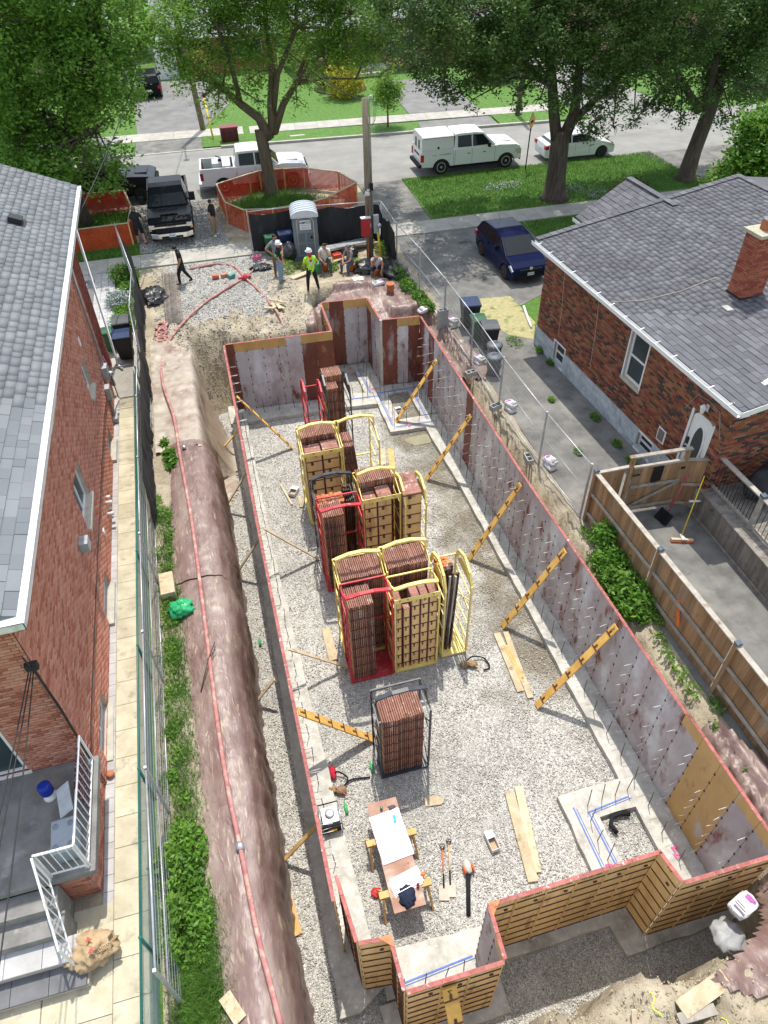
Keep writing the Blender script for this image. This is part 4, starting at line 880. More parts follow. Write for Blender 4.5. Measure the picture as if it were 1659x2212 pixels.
brace((1.83, 22.0, -2.87), topat('01', 1430, 885, 22.3), 'yellow brace board leaning on the far end of the left wall', straps=True, w_=.16)
brace((1.69, 15.93, -2.87), topat('12', 80, 170, 16.0), 'weathered timber brace on the left wall beside the middle racks', 'lumber', .1, straps=False)
brace((1.72, 11.57, -2.87), topat('12', 220, 895, 11.6), 'short weathered timber brace on the left wall beside the front red rack', 'lumber', .09, straps=False)
brace((1.83, 9.25, -2.87), topat('12', 290, 1275, 9.3), 'broad yellow brace board numbered seven leaning behind the black rack', num='7', w_=.22)
OG = 'timber props along the outside of the left wall'
for i, (f, tile, x, y, lb) in enumerate((((-1.07, 22.37), '01', 1440, 1085, 'timber prop outside the left wall, farthest, where the pale tarp ends'), ((-1.12, 19.11), '01', 1497, 1325, 'grey timber prop outside the left wall, second from the far end'), ((-1.1, 15.86), '02', 1575, 218, 'timber prop outside the left wall, middle one of five'), ((-1.07, 11.09), '02', 1656, 1080, 'grey timber prop outside the left wall, second from the near end'), ((-.98, 6.8), '13', 410, 455, 'timber prop outside the left wall, nearest, by the black tarp fold'))):
    brace((*f, -2.87), topat(tile, x, y, f[1]), lb, 'lumber_fresh' if i in (0, 4) else 'lumber', .1, straps=False, group=OG)
tb = brace((1.75, 1.35, -2.88), (1.62, 2.87, .12), 'yellow brace board numbered seven on the near bump-out at the bottom edge', num='7', w_=.26)
# ---------------------------------------------------------------- racks of form panels
M['yel'] = mat('yellow_rack_paint', [(.74, .56, .14), (.88, .73, .26)], 5, .5, .0, stain=((.3, .18, .08), 9, .66, .74, (1, 1, 1)), stain2=((.75, .65, .35), 3, .6, .75, (1, 1, 1)))
M['red'] = mat('red_rack_paint', [(.42, .02, .03), (.58, .05, .06)], 5, .5, stain=((.3, .2, .17), 7, .58, .7, (1, 1, 1)))
M['blk'] = mat('black_rack_paint', [(.02, .024, .03), (.05, .058, .07)], 6, .4, stain=((.16, .08, .05), 9, .68, .76, (1, 1, 1)))
FLZ = -2.87
def rack(label, x0, x1, y0, y1, m, H=3.25, arch=.55, tilt=0, bar_nums=None, archaxis='x', group='steel racks of form panels', fold=None, open_front=False):
    t_ = wthing('form_rack', label, 'rack', ((x0+x1)/2, (y0+y1)/2, FLZ), group); mm = M[m]; tz = FLZ+H; tk = .045
    b = MB(); b.box(x0, x1, y0, y1, FLZ+.04, FLZ+.055)
    for a, c in (((x0, y0), (x1, y0)), ((x1, y0), (x1, y1)), ((x1, y1), (x0, y1)), ((x0, y1), (x0, y0))): b.bar((*a, FLZ+.03), (*c, FLZ+.03), tk, .06)
    b.build('base_tray', mm, t_)
    for x in (x0, x1):
        for y in (y0, y1): MB().bar((x, y, FLZ+.06), (x, y, tz), tk, tk).build('post', mm, t_)
        for k in range(1, 5): MB().bar((x, y0+.02, FLZ+H*k/4.6), (x, y1-.02, FLZ+H*k/4.6), .03, .03).build('side_rung', mm, t_)
        b = MB(); b.bar((x, y0, FLZ+.1), (x, y1, FLZ+H*.42), .022, .022); b.bar((x, y1, FLZ+H*.45), (x, y0, FLZ+H*.8), .022, .022); b.build('side_brace', mm, t_)
    for z_ in (tz, FLZ+H*.5): MB().bar((x0, y1, z_), (x1, y1, z_), .04, .04).build('back_rail', mm, t_)
    if not open_front:
        MB().bar((x0, y0, tz-.12), (x1, y0, tz-.12), .03, .1).build('front_rail', mm, t_)
    if bar_nums:
        MB().bar((x0-.02, y0-.03, tz-.05), (x1+.02, y0-.03, tz-.05), .015, .11).build('number_bar', mm, t_)
        for u, s_ in bar_nums: text(s_, .09, ink, frame((x0+u*(x1-x0), y0-.042, tz-.05), (1, 0, 0), (0, 0, 1)), t_, 'stencil_number')
    # lifting arch on gusset plates
    if archaxis == 'x':
        ym = (y0+y1)/2 if fold is None else fold[0]; zt = tz+arch if fold is None else fold[1]; yh = (y0+y1)/2
        g = MB()
        for x in (x0, x1): g.prism([(y0+.03, tz-.05), (yh-.09, tz+.12), (yh+.09, tz+.12), (y1-.03, tz-.05)], x-.012, x+.012, 'x')
        g.build('gusset', mm, t_, fix=True)
        a = [(x0, yh, tz+.08), (x0+.02, ym+(yh-ym)*.1, zt-.1), (x0+(x1-x0)*.3, ym, zt), (x0+(x1-x0)*.62, ym, zt+.01), (x1-.02, ym+(yh-ym)*.1, zt-.1), (x1, yh, tz+.08)]
        g = MB()
        for p, q in zip(a[:-1], a[1:]): g.bar(p, q, .10 if abs(q[0]-p[0]) > .1 else .05, .05)
        g.build('lifting_arch', mm, t_)
    else:
        for x in (x0, x1):
            g = MB(); xx = x; g.prism([(y0+.1, tz-.05), (y0+.45, tz+.28), (y0+.8, tz+.28), (y1-.1, tz-.05)], x-.012, x+.012, 'x'); g.build('gusset', mm, t_, fix=True)
        a = [(x0, y0, tz), (x0, y0+.2, tz+.42), (x0, (y0+y1)/2, tz+.6), (x0, y1-.2, tz+.42), (x0, y1, tz)]
        for dx in (0, x1-x0):
            g = MB()
            for p, q in zip(a[:-1], a[1:]): g.bar((p[0]+dx, p[1], p[2]-.1*(dx > 0)), (q[0]+dx, q[1], q[2]-.1*(dx > 0)), .06, .09)
            g.build('lifting_arch', mm, t_)
    return t_
# one stored form panel, edge on: thickness .052
def stored(w_, h, th=.05, faceM='ply'):
    k = ('st', round(w_, 2), round(h, 2))
    if k in _pm: return _pm[k]
    b = MB(); b.box(-.008, .008, 0, w_, 0, h, 0)
    b.box(-th/2, th/2, 0, .012, 0, h, 1); b.box(-th/2, th/2, w_-.012, w_, 0, h, 1); b.box(-th/2, th/2, .0, w_, h-.014, h, 1)
    for i in range(int(h/.38)): z = .2+i*.4; b.box(-th/2-.004, th/2+.004, -.012, .02, z, z+.03, 2); b.box(-th/2, th/2-.004, .02, w_-.02, z, z+.02, 2)
    me = b.mesh('stored_panel', [M[faceM], M['f_edge'], M['rust']]); _pm[k] = me; return me
M['f_edge'] = mat('panel_edge', [(.26, .11, .09), (.38, .18, .15)], 4, .75, rnd=.2, stretch=(1, 1, .4), stain=((.5, .46, .42), 2.2, .60, .68, (3, 3, .8)), stain2=((.1, .04, .03), 5, .58, .7, (1, 1, .5)))
SG = 'form panels standing in the racks'
def stack_x(label, x0, x1, y0, w_, h, n, parentless=True, lean=0, rise=0, cat='form panels'):
    """panels standing edge to the camera, side by side along x"""
    t_ = wthing('panel_stack', label, 'form panels', ((x0+x1)/2, y0, FLZ+.06), 'stacks of form panels in the racks')
    me = stored(w_, h, (x1-x0)/n*.62)
    for i in range(n):
        x = x0+(x1-x0)*(i+.5)/n; put('stored_panel', me, (x, y0+random.uniform(-.015, .015), FLZ+.06+random.uniform(0, .02)+rise*i), (0, lean, radians(random.uniform(-.4, .4))), parent=t_)
    return t_
def stack_y(label, x0, w_, y0, n, h, num=None, th=.055, step=0):
    """panels standing face to the camera, one behind the other along y"""
    t_ = wthing('panel_stack', label, 'form panels', (x0+w_/2, y0, FLZ+.06), 'stacks of form panels in the racks')
    k = ('sy', round(w_, 2), round(h, 2), th)
    if k not in _pm:
        b = MB(); b.box(0, w_, -.008, .008, 0, h, 0); b.box(0, .012, -th/2+.009, th/2, 0, h, 1); b.box(w_-.012, w_, -th/2+.009, th/2, 0, h, 1); b.box(0, w_, -th/2, th/2, h-.014, h, 1)
        for i in range(int(h/.38)): z = .2+i*.4; b.box(.0, w_, -th/2+.01, -.008, z, z+.035, 2); b.box(w_*.3, w_*.45, -th/2, -.008, z-.12, z+.02, 2)
        _pm[k] = b.mesh('stored_panel', [M['ply'], M['f_edge'], M['rust']])
    for i in range(n): put('stored_panel', _pm[k], (x0, y0+i*th*1.03, FLZ+.06+step*i), parent=t_)
    if num: text(num, .16, ink, frame((x0+w_*.55, y0-.012, FLZ+.06+h-.14), (1, 0, 0), (0, 0, 1)), t_, 'stencil_number')
    return t_
rack('empty bright red rack with open lifting arches in front of the far wall', 2.38, 2.95, 20.2, 21.4, 'red', 3.05, archaxis='y', open_front=True)
rack('black rack with stepped panel stack beside the bright red empty rack', 3.15, 3.98, 20.6, 21.9, 'blk', 2.9, archaxis='y', open_front=True)
stack_x('tall stepped stack of dark red panels in the far black rack', 3.18, 3.85, 21.25, .6, 3.35, 12)
stack_x('lower front half of the panel stack in the far black rack', 3.18, 3.6, 20.75, .48, 3.15, 8)
rack('yellow rack left of the half empty one, with two columns numbered eighteen', 1.78, 2.98, 17.55, 18.95, 'yel', 3.15, bar_nums=[(.25, '18'), (.72, '18')])
stack_x('row of twenty red-edged panels at the back of the far left yellow rack', 1.83, 2.93, 18.2, .7, 3.2, 20)
stack_y('left column of wide yellow panels numbered eighteen', 1.84, .52, 17.66, 8, 2.98, '18'); stack_y('right column of wide yellow panels numbered eighteen', 2.4, .52, 17.66, 8, 3.05, '18')
rack('half empty yellow rack with panels slumped to its left side', 3.05, 4.25, 17.6, 18.95, 'yel', 3.15, open_front=True)
stack_x('panels slumped against the left side of the half empty yellow rack', 3.2, 3.72, 17.75, .8, 2.9, 9, lean=radians(-5))
rack('black rack filled with short orange filler blocks and bent bars', 1.76, 2.95, 15.35, 16.45, 'blk', 3.0, open_front=True)
rack('dark red rack in the middle row, panels in its left half only', 1.74, 2.95, 14.5, 15.3, 'red', 3.2, fold=(14.5, .62), arch=.3, open_front=True)
stack_x('eleven panels in the left half of the middle red rack', 1.8, 2.42, 14.55, .68, 3.05, 11)
rack('yellow rack in the middle row with columns numbered eleven and thirteen', 3.06, 4.2, 14.95, 16.2, 'yel', 3.15, bar_nums=[(.18, '11'), (.5, '13'), (.82, '12')])
stack_x('row of red-edged panels at the back of the middle yellow rack', 3.1, 4.15, 15.5, .66, 3.25, 18)
stack_y('narrow column of yellow panels numbered eleven', 3.12, .38, 15.03, 7, 2.95, '11'); stack_y('column of yellow panels numbered thirteen', 3.53, .42, 15.03, 8, 3.05, '13')
rack('yellow rack at the right of the middle row holding panels numbered twenty', 4.3, 4.95, 14.75, 16.0, 'yel', 2.75, archaxis='y', open_front=True)
stack_y('deep column of wide panels numbered twenty', 4.24, .58, 14.85, 17, 3.1, '20')
rack('front row yellow rack packed with panels behind the red rack', 1.72, 2.92, 11.92, 12.78, 'yel', 3.25, open_front=True)
stack_x('full row of twenty-one panels in the front left yellow rack', 1.77, 2.88, 11.97, .74, 3.2, 21)
rack('front row yellow rack packed with panels behind the narrow numbered columns', 2.99, 4.17, 11.92, 12.82, 'yel', 3.3, open_front=True)
stack_x('full row of twenty-one panels in the front centre yellow rack', 3.04, 4.13, 12.0, .74, 3.25, 21)
rack('front red rack, nearest of the big group, right half empty', 1.7, 2.88, 11.05, 11.83, 'red', 3.3, fold=(11.07, .82), arch=.3, open_front=True)
stack_x('thirteen panels in the left half of the front red rack', 1.76, 2.42, 11.1, .7, 3.12, 13)
rack('front yellow rack with narrow columns numbered seven, eight and nine', 2.95, 4.14, 11.05, 11.83, 'yel', 3.2, bar_nums=[(.1, '5'), (.28, '6'), (.85, '9')], fold=(11.15, .66), arch=.3)
for (x, wd, h, n_, nm, lb) in ((3.0, .15, 2.95, 9, None, 'narrowest column of panels at the left of the front yellow rack'), (3.2, .17, 2.6, 3, None, 'low narrow column with exposed clips in the front yellow rack'), (3.42, .22, 2.95, 8, '7', 'column of narrow panels numbered seven'), (3.67, .2, 2.95, 9, '8', 'column of narrow panels numbered eight'), (3.9, .22, 3.0, 9, '9', 'column of narrow panels numbered nine')): stack_y(lb, x, wd, 11.14, n_, h, nm)
rack('front right yellow rack holding orange corner pieces and dark bars', 4.36, 5.08, 11.2, 12.45, 'yel', 2.85, archaxis='y', open_front=True)
rack('single black rack standing alone in front of the others', 1.79, 2.99, 8.15, 9.0, 'blk', 2.68, arch=.75, fold=(8.42, .42), open_front=True)
stack_x('row of nineteen panels in the lone black rack', 1.85, 2.86, 8.2, .72, 2.42, 19)
# orange corner blocks and loose steel
orb = mat('orange_block', [(.40, .11, .03), (.58, .22, .07)], 7, .7, rnd=.25, stain=((.7, .66, .6), 5, .6, .68, (1, 1, 1)))
dkb = mat('dark_steel_bar', [(.05, .025, .02), (.12, .07, .05)], 7, .7, .3, rnd=.3, stain=((.3, .27, .24), 3, .58, .7, (1, 1, .3)))
for i in range(18):
    r_, c_ = divmod(i, 6); x, y = 1.9+c_*.13, 15.5+r_*.17+.03*(c_ % 2)
    o = MB().prism([(-.065, -.08), (.07, -.07), (.06, .075), (-.05, .08)], FLZ+.06, FLZ+2.75+.06*random.random(), 'z', 0, Matrix.Translation((x, y, 0)) @ Matrix.Rotation(random.uniform(-.4, .4), 4, 'Z')).build('filler_block', orb, fix=True)
    tag(o, 'tall orange filler block in the middle black rack', 'form block', 'orange filler blocks in the middle black rack')
for i in range(20):
    r_, c_ = divmod(i, 5); x, y = 2.66+c_*.055, 15.5+r_*.2
    o = MB().bar((x, y, FLZ+.07), (x+.02, y, FLZ+2.75+.1*random.random()), .03, .09, up=(0, 1, 0)).build('wavy_bar', dkb); tag(o, 'dark rusty bar standing in the middle black rack', 'steel bar', 'dark bars in the middle black rack')
for i in range(11):
    r_, c_ = divmod(i, 3); x, y = 4.46+c_*.13+.02*r_, 12.28-r_*.13
    o = MB().prism([(-.06, -.06), (.065, -.055), (.055, .06), (-.05, .065)], FLZ+.06, FLZ+3.0-.05*random.random(), 'z', 0, Matrix.Translation((x, y, 0)) @ Matrix.Rotation(random.uniform(-.4, .4), 4, 'Z')).build('corner_piece', orb if i < 8 else dkb, fix=True)
    tag(o, 'orange corner piece standing in the front right yellow rack' if i < 8 else 'dark corner piece in front of the orange ones in the right yellow rack', 'form block', 'orange corner pieces in the right rack' if i < 8 else 'dark corner pieces in the right rack')
for i in range(9):
    x = 4.42+.055*i; lim = (4.5, 11.3+.05*i)
    o = MB().bar((4.42+.03*i, 11.4+.04*(i % 4), FLZ+.07), (4.5+.055*i, 11.75+.05*(i % 3), FLZ+2.75+.05*(i % 2)), .05, .07, up=(0, 1, 0)).build('leaning_bar', dkb if i % 3 else mat('limed_bar%d' % i, [(.36, .33, .3), (.5, .48, .44)], 5, .8)); tag(o, 'long steel corner bar leaning in the front right yellow rack', 'steel bar', 'bars leaning in the front right yellow rack')
# ---------------------------------------------------------------- tarps
M['tarp'] = mat('brown_tarp', [(.125, .07, .06), (.21, .135, .118)], 1.6, .45, bump=.5, bscale=7, bdist=.03, stretch=(1.6, .7, 1), stain=((.27, .2, .17), 1.3, .44, .66, (1.6, .4, 1)), stain2=((.42, .35, .24), 5, .58, .74, (2.4, .35, 1)), spec=.5)
M['tarp_pale'] = mat('dusty_tarp', [(.3, .25, .2), (.42, .36, .29)], 2, .5, bump=.8, bscale=8, bdist=.035, stretch=(.5, 1.8, 1), stain=((.22, .14, .11), 1.2, .52, .7, (1, 1, 1)))
for k_, sc_ in (('tarp', 4.5), ('tarp_pale', 3.5)):      # creased plastic: ridged relief
    tn = M[k_].node_tree.nodes; bp = next(n for n in tn if n.type == 'BUMP'); nn_ = bp.inputs['Height'].links[0].from_node
    nn_.noise_type = 'RIDGED_MULTIFRACTAL'; nn_.inputs['Scale'].default_value = sc_; nn_.inputs['Distortion'].default_value = 1.2; nn_.inputs['Detail'].default_value = 6; bp.inputs['Strength'].default_value = 1; bp.inputs['Distance'].default_value = .014
def wrinkle(x, y, s=1.0):
    a = 1-abs(noise.noise(Vector((x*1.3+.9*fbm(y*.6, x*.6), y*3.2+.8*fbm(x, y, 2), 3)))*3.2)     # sharp crests of the folds
    c = 1-abs(noise.noise(Vector((x*4+1.2*y, y*5.5-2.0*x, 8)))*3.5)
    return .018*s*max(0, a)**2+.012*s*max(0, c)**2+.006*s*fbm(x*6, y*6, 11)
def berm_tarp(label, y0, y1, xl, z_, m, seed, crest=-.9):
    ys = np.arange(y0, y1, .075); nu = 44; V = []
    for j, y in enumerate(ys):
        e = xl(y)+.05*fbm(y*1.3, seed); cr = crest+.09*fbm(y*.45, seed+1)+.02*fbm(y*2.3, seed)
        path = [Vector((e, 0, .05+z_)), Vector((e+.4, 0, .15+z_)), Vector((cr-.62, 0, .18+z_)), Vector((cr-.3, 0, .08+z_)), Vector((cr-.1, 0, -.28)), Vector((cr, 0, -.85)), Vector((cr+.02, 0, -1.7)), Vector((cr-.02, 0, -2.5)), Vector((cr+.04+.05*fbm(y*1.2, seed+4), 0, -2.87))]
        Ls = [0]
        for a, b_ in zip(path[:-1], path[1:]): Ls.append(Ls[-1]+(b_-a).length)
        for i in range(nu+1):
            s = Ls[-1]*(i/nu); k = max(q for q in range(len(Ls)-1) if Ls[q] <= s+1e-9); p = path[k].lerp(path[k+1], (s-Ls[k])/(Ls[k+1]-Ls[k]))
            wv = wrinkle(s*1.0, y, 1.3); sd = .03*fbm(s*.6+seed, y*.6)+.012*fbm(s*.3, y*5.5, 3+seed)
            if i > nu*.42: V.append((p.x+abs(wv)*.8+sd, y+.03*fbm(s*3, y*2), max(p.z, -2.87)))
            else: V.append((p.x, y, p.z+wv+sd*.5))
    idx = np.arange(len(V)).reshape(len(ys), nu+1); F = np.stack([idx[:-1, :-1], idx[:-1, 1:], idx[1:, 1:], idx[1:, :-1]], -1).reshape(-1, 4)
    o = from_np('tarpaulin', np.array(V), F, m, smooth=True); tag(o, label, 'tarp', 'brown tarps over the left bank'); return o
XL = lambda y: np.interp(y, [2, 3.7, 5.4, 7.35, 9.8, 13.5, 18.5, 21.4, 24.7], [-2.0, -2.07, -2.09, -2.22, -2.26, -2.46, -2.32, -2.78, -2.69])
berm_tarp('brown tarp on the left bank nearest the bottom edge of the view', 1.2, 7.0, XL, .03, M['tarp'], 1)
berm_tarp('brown tarp on the left bank beside the tied green bottle bag', 6.85, 13.45, lambda y: XL(y)+.05, .0, M['tarp'], 5)
berm_tarp('long brown tarp on the left bank beside the black privacy fence', 13.3, 19.4, XL, .035, M['tarp'], 9)
def drape(label, poly, m, off=.03, res=.085, ws=1.5, group='tarps', zf=None, seed=0):
    P_ = np.array(poly); xs = np.arange(P_[:, 0].min(), P_[:, 0].max()+res, res); ys = np.arange(P_[:, 1].min(), P_[:, 1].max()+res, res)
    def inside(x, y):
        c = False; n = len(poly); j = n-1
        for i in range(n):
            if (poly[i][1] > y) != (poly[j][1] > y) and x < (poly[j][0]-poly[i][0])*(y-poly[i][1])/(poly[j][1]-poly[i][1])+poly[i][0]: c = not c
            j = i
        return c
    zf = zf or ground_z; V = [(x, y, max(zf(x, y), -2.95)+off+wrinkle(x+seed, y, ws)+.03*fbm(x*2+seed, y*2)) for y in ys for x in xs]; nx = len(xs); F = []
    for j in range(len(ys)-1):
        for i in range(nx-1):
            if inside(xs[i]+res/2+.04*fbm(ys[j]*3, seed), ys[j]+res/2+.04*fbm(xs[i]*3, seed)): F.append((j*nx+i, j*nx+i+1, (j+1)*nx+i+1, (j+1)*nx+i))
    o = from_np('tarpaulin', np.array(V), np.array(F), m, smooth=True); tag(o, label, 'tarp'); return o
drape('pale dusty tarp fanning down the slope at the far end of the left bank', [(-2.75, 19.2), (-1.0, 19.0), (-.45, 20.2), (-.35, 22.2), (-.6, 23.8), (-1.5, 25.6), (-2.3, 26.6), (-2.75, 26.2)], M['tarp_pale'], .08, zf=lambda x, y: ground_z(x, y) if y < 21 else max(ground_z(x, y), -2.9*sstep((x+1.7)/1.3)))
drape('brown tarp lying between the seated people and the far right corner', [(3.9, 27.1), (5.2, 28.6), (7.2, 29.0), (8.3, 28.0), (8.5, 25.6), (8.6, 24.9), (7.9, 24.95), (6.35, 25.1), (6.3, 27.1)], M['tarp'], .1, ws=1.5, seed=3, zf=lambda x, y: max(ground_z(x, y), -.6*sstep((27.6-y)/2)))
drape('brown tarp strip along the fence foot right of the far wall corner', [(8.0, 25.2), (8.75, 25.0), (9.0, 23), (9.3, 21.0), (8.9, 20.2), (8.45, 20.6), (8.1, 22.5), (7.98, 24)], M['tarp'], .06, ws=2, seed=6, zf=lambda x, y: max(ground_z(x, y), -.4))
drape('brown tarp bunched behind the far left corner of the bump-out', [(3.2, 25.2), (4.2, 25.1), (4.2, 27.4), (3.7, 26.9)], M['tarp'], .08, seed=8, zf=lambda x, y: max(ground_z(x, y), -1.2*sstep((27.2-y)/1.6)))
drape('brown tarp heaped by the wooden fence at the near right corner', [(8.4, 6.0), (8.75, 6.1), (9.1, 5.0), (9.1, 1.2), (7.2, 1.2), (6.2, 1.5), (5.6, 1.7), (6.8, 2.1), (7.7, 2.5), (8.45, 3.2)], M['tarp'], .05, ws=.9, seed=11, zf=lambda x, y: max(ground_z(x, y), -1.6*sstep((y-1.9)/1.4) if x < 8.35 else -9)+.25*sstep((x-8.1)/.3))
# ---------------------------------------------------------------- fences
M['galv'] = mat('fence_galvanised', [(.38, .39, .4), (.55, .56, .57)], 8, .45, .5)
M['fabric'] = mat('black_privacy_fabric', [(.012, .013, .015), (.03, .031, .034)], 2, .75, bump=.3, bscale=6, stretch=(1, 1, .4), stain=((.07, .07, .068), 1.2, .58, .8, (1, 1, .5)))
def temp_fence(label, P, Q, h=1.86, posts=(1, 1), lean=(0, 0), group='temporary mesh fence panels', z=.06, feet=True, sp=.055, blocks=True):
    P, Q = Vector((*P, z)), Vector((*Q, z)); U = Vector((lean[0], lean[1], h)); d = (Q-P).normalized()
    t_ = wthing('mesh_fence_panel', label, 'fence panel', P.lerp(Q, .5), group)
    MB().tube([P+U, Q+U], .019, 6).tube([P+U*.02, Q+U*.02], .019, 6).tube([P+U*.52, Q+U*.52], .012, 5).build('rail', M['galv'], t_, kind='stuff')
    for a in (P, Q): MB().tube([a, a+U*1.0], .019, 6).build('side_tube', M['galv'], t_)
    n = int((Q-P).length/sp); vs = []
    b = MB()
    for i in range(1, n): p = P.lerp(Q, i/n); b.tube([p+U*.03, p+U*.99], .0022, 3, cap=False, sm=False)
    for k in range(1, 9): b.tube([P+U*(k/9), Q+U*(k/9)], .0022, 3, cap=False, sm=False)
    b.build('wire_mesh', M['galv'], t_, kind='stuff')
    if posts[0]:
        MB().bar(P-Vector((0, 0, .06)), P+U*1.03, .05, .05).build('post', M['galv'], t_)
    return t_
RP = [(8.42, 33.1), (8.4, 30.3), (8.62, 27.5), (8.74, 24.51), (8.78, 21.51), (8.72, 18.53), (8.79, 15.35), (8.94, 12.82)]
nm = ['by the black fabric corner behind the utility pole', 'beside the seated people, farther one', 'level with the concrete blocks and weeds', 'in front of the blue and green bins', 'in front of the two grey garbage cans', 'between the two cement bags in the middle', 'ending at the wooden fence corner']
for i in range(7): temp_fence('mesh fence panel on the right side '+nm[i], RP[i+1], RP[i])
LP = [(-2.84, .7), (-2.78, 3.85), (-2.85, 7.2), (-2.85, 10.4), (-2.87, 13.5), (-2.88, 16.6), (-2.88, 19.7), (-2.84, 22.85), (-3.08, 25.8), (-2.98, 29.0), (-3.7, 34.3)]
nm = ['nearest, leaning by the tall weeds at the bottom', 'second from the bottom, over the leafy weeds', 'third from the bottom, over the leafy weeds', 'beside the plywood box and bottle bag', 'where the black fabric begins', 'behind the black fabric, level with the basement window', 'behind the black fabric next to the chain-link gate', 'behind black fabric beside the wheeled bins', 'behind black fabric beside the front garden', 'reaching the front sidewalk']
for i in range(10):
    if i == 0: continue
    temp_fence('mesh fence panel on the left side '+nm[i], LP[i], LP[i+1] if i < 9 else LP[i+1], sp=.055 if i < 6 else .11)
temp_fence('front mesh fence panel left of the portable toilet', (2.2, 33.75), (4.6, 33.7)); temp_fence('front mesh fence panel right of the portable toilet', (4.7, 33.6), (8.42, 33.15))
def fabric(label, pts, z0, z1, sag=0, fold=.03, seed=0, ext=None):
    """cloth hung along a path; ragged foot"""
    pts = [Vector((*p, 0)) for p in pts]; L = [0]
    for a, b_ in zip(pts[:-1], pts[1:]): L.append(L[-1]+(b_-a).length)
    n = int(L[-1]/.09); m_ = 14; V = []
    for i in range(n+1):
        s = L[-1]*i/n; k = max(q for q in range(len(L)-1) if L[q] <= s+1e-9); a, b_ = pts[k], pts[k+1]; p = a.lerp(b_, (s-L[k])/(L[k+1]-L[k])); d = (b_-a).normalized(); nn = Vector((-d.y, d.x, 0))
        ph = (s % 1.9)/1.9; tz = z1-sag*4*ph*(1-ph)*(1+fbm(s, seed)*.5)
        for j in range(m_+1):
            v = j/m_; off = fold*(fbm(s*2.2, v*.8, seed)+.4*fbm(s*7, v*2, seed))*(.3+v); zb = z0+.06*fbm(s*4, seed)
            V.append(tuple(p+nn*(off+.08*v*v)+Vector((0, 0, tz+(zb-tz)*v))))
    idx = np.arange(len(V)).reshape(n+1, m_+1); F = np.stack([idx[:-1, :-1], idx[:-1, 1:], idx[1:, 1:], idx[1:, :-1]], -1).reshape(-1, 4)
    return tag(from_np('privacy_fabric', np.array(V), F, M['fabric'], smooth=True), label, 'fabric')
fabric('long black privacy fabric hung on the left fence beside the walkway', [(-2.76, 15.6), (-2.78, 19.7), (-2.74, 22.85), (-2.92, 25.8), (-2.84, 29.0)], .08, 1.9, 0, .09)
fabric('black privacy fabric slumping off the left fence by the front garden', [(-2.8, 28.6), (-3.0, 30.5), (-3.45, 33.0)], .15, 1.75, .0, .15, 3)
fabric('black privacy fabric sagging on the front fence beside the portable toilet', [(2.25, 33.6), (4.6, 33.5), (6.5, 33.25), (8.3, 33.0)], .05, 1.88, .1, .07, 5)
fabric('black privacy fabric round the fence corner beside the utility pole', [(8.3, 33.0), (8.25, 31.5), (8.3, 30.2)], .0, 1.8, .25, .12, 7)
def blob(cx, cy, cz, rx, ry, rz_, seed, amp=.35, n=18):
    V = []; F = []
    for i in range(n+1):
        th = pi*i/n
        for j in range(n*2):
            ph = pi*j/n; d = Vector((sin(th)*cos(ph), sin(th)*sin(ph), cos(th))); r = 1+amp*noise.fractal(d*2.2+Vector((seed, 0, 0)), .6, 2, 4)+amp*.5*abs(noise.noise(d*6+Vector((0, seed, 0))))
            V.append((cx+d.x*rx*r, cy+d.y*ry*r, max(cz+d.z*rz_*r, cz-rz_*.5)))
    m_ = n*2
    for i in range(n):
        for j in range(m_): F.append((i*m_+j, (i+1)*m_+j, (i+1)*m_+(j+1) % m_, i*m_+(j+1) % m_))
    return np.array(V), np.array(F)
polyb = mat('black_poly_sheet', [(.012, .012, .014), (.03, .03, .033)], 3, .28, bump=.6, bscale=12, bdist=.04, spec=.7)
def heap(label, c, r, m, seed, name='crumpled_sheet', cat='sheet', amp=.45):
    V, F = blob(*c, *r, seed, amp); return tag(from_np(name, V, F, m, smooth=True), label, cat)
heap('crumpled black fabric fallen at the foot of the left fence near the gravel', (-2.5, 30.4, .1), (.5, .75, .16), polyb, 2)
heap('crumpled black plastic beside the man with bowed head, at the pole foot', (7.1, 30.2, .15), (.65, .6, .26), polyb, 5)
heap('crumpled black plastic under the right fence corner', (8.0, 29.6, .15), (.55, 1.0, .28), polyb, 8)
heap('black plastic bag next to the aluminium plank', (6.6, 32.0, .2), (.35, .3, .25), polyb, 11, 'plastic_bag', 'bag', .3)
heap('black cloth on the soil behind the two standing workers', (2.35, 31.9, .06), (.45, .3, .08), polyb, 13)
# ---- green chain-link fence and gate on the left
gp = flat('green_vinyl', (.01, .12, .10), .4); 
def chain(parent, T, L, H, m, sp=.075, r=.0035):
    b = MB(); n = int((L+H)/sp)
    for k in range(n+1):
        c = k*sp
        for sgn in (1, -1):
            x0_ = c-H; pts = []
            a = (max(x0_, 0), max(0, -x0_)) ; e = (min(c, L), min(H, H-(c-L)) if c > L else H)
            if a[0] >= L or e[0] <= a[0]: continue
            A_, E_ = (a[0], a[1]), (e[0], e[1])
            if sgn < 0: A_, E_ = (a[0], H-a[1]), (e[0], H-e[1])
            b.tube([(A_[0], A_[1], .002*sgn), (E_[0], E_[1], .002*sgn)], r, 3, 0, T, cap=False, sm=False)
    return b.build('chain_link', m, parent, kind='stuff')
gm = flat('link_grey_green', (.12, .2, .19), .5, .3)
cf = wthing('chain_link_fence', 'green chain-link fence running beside the tan slab walkway', 'fence', (-3.12, 12, 0))
chain(cf, frame((-3.14, 1.5, .02), (0, 1, 0), (0, 0, 1)), 21.1, 1.2, gm)
MB().tube([(-3.16, 1.5, 1.24), (-3.12, 12, 1.26), (-3.05, 22.6, 1.26)], .024, 8).build('top_rail', gp, cf)
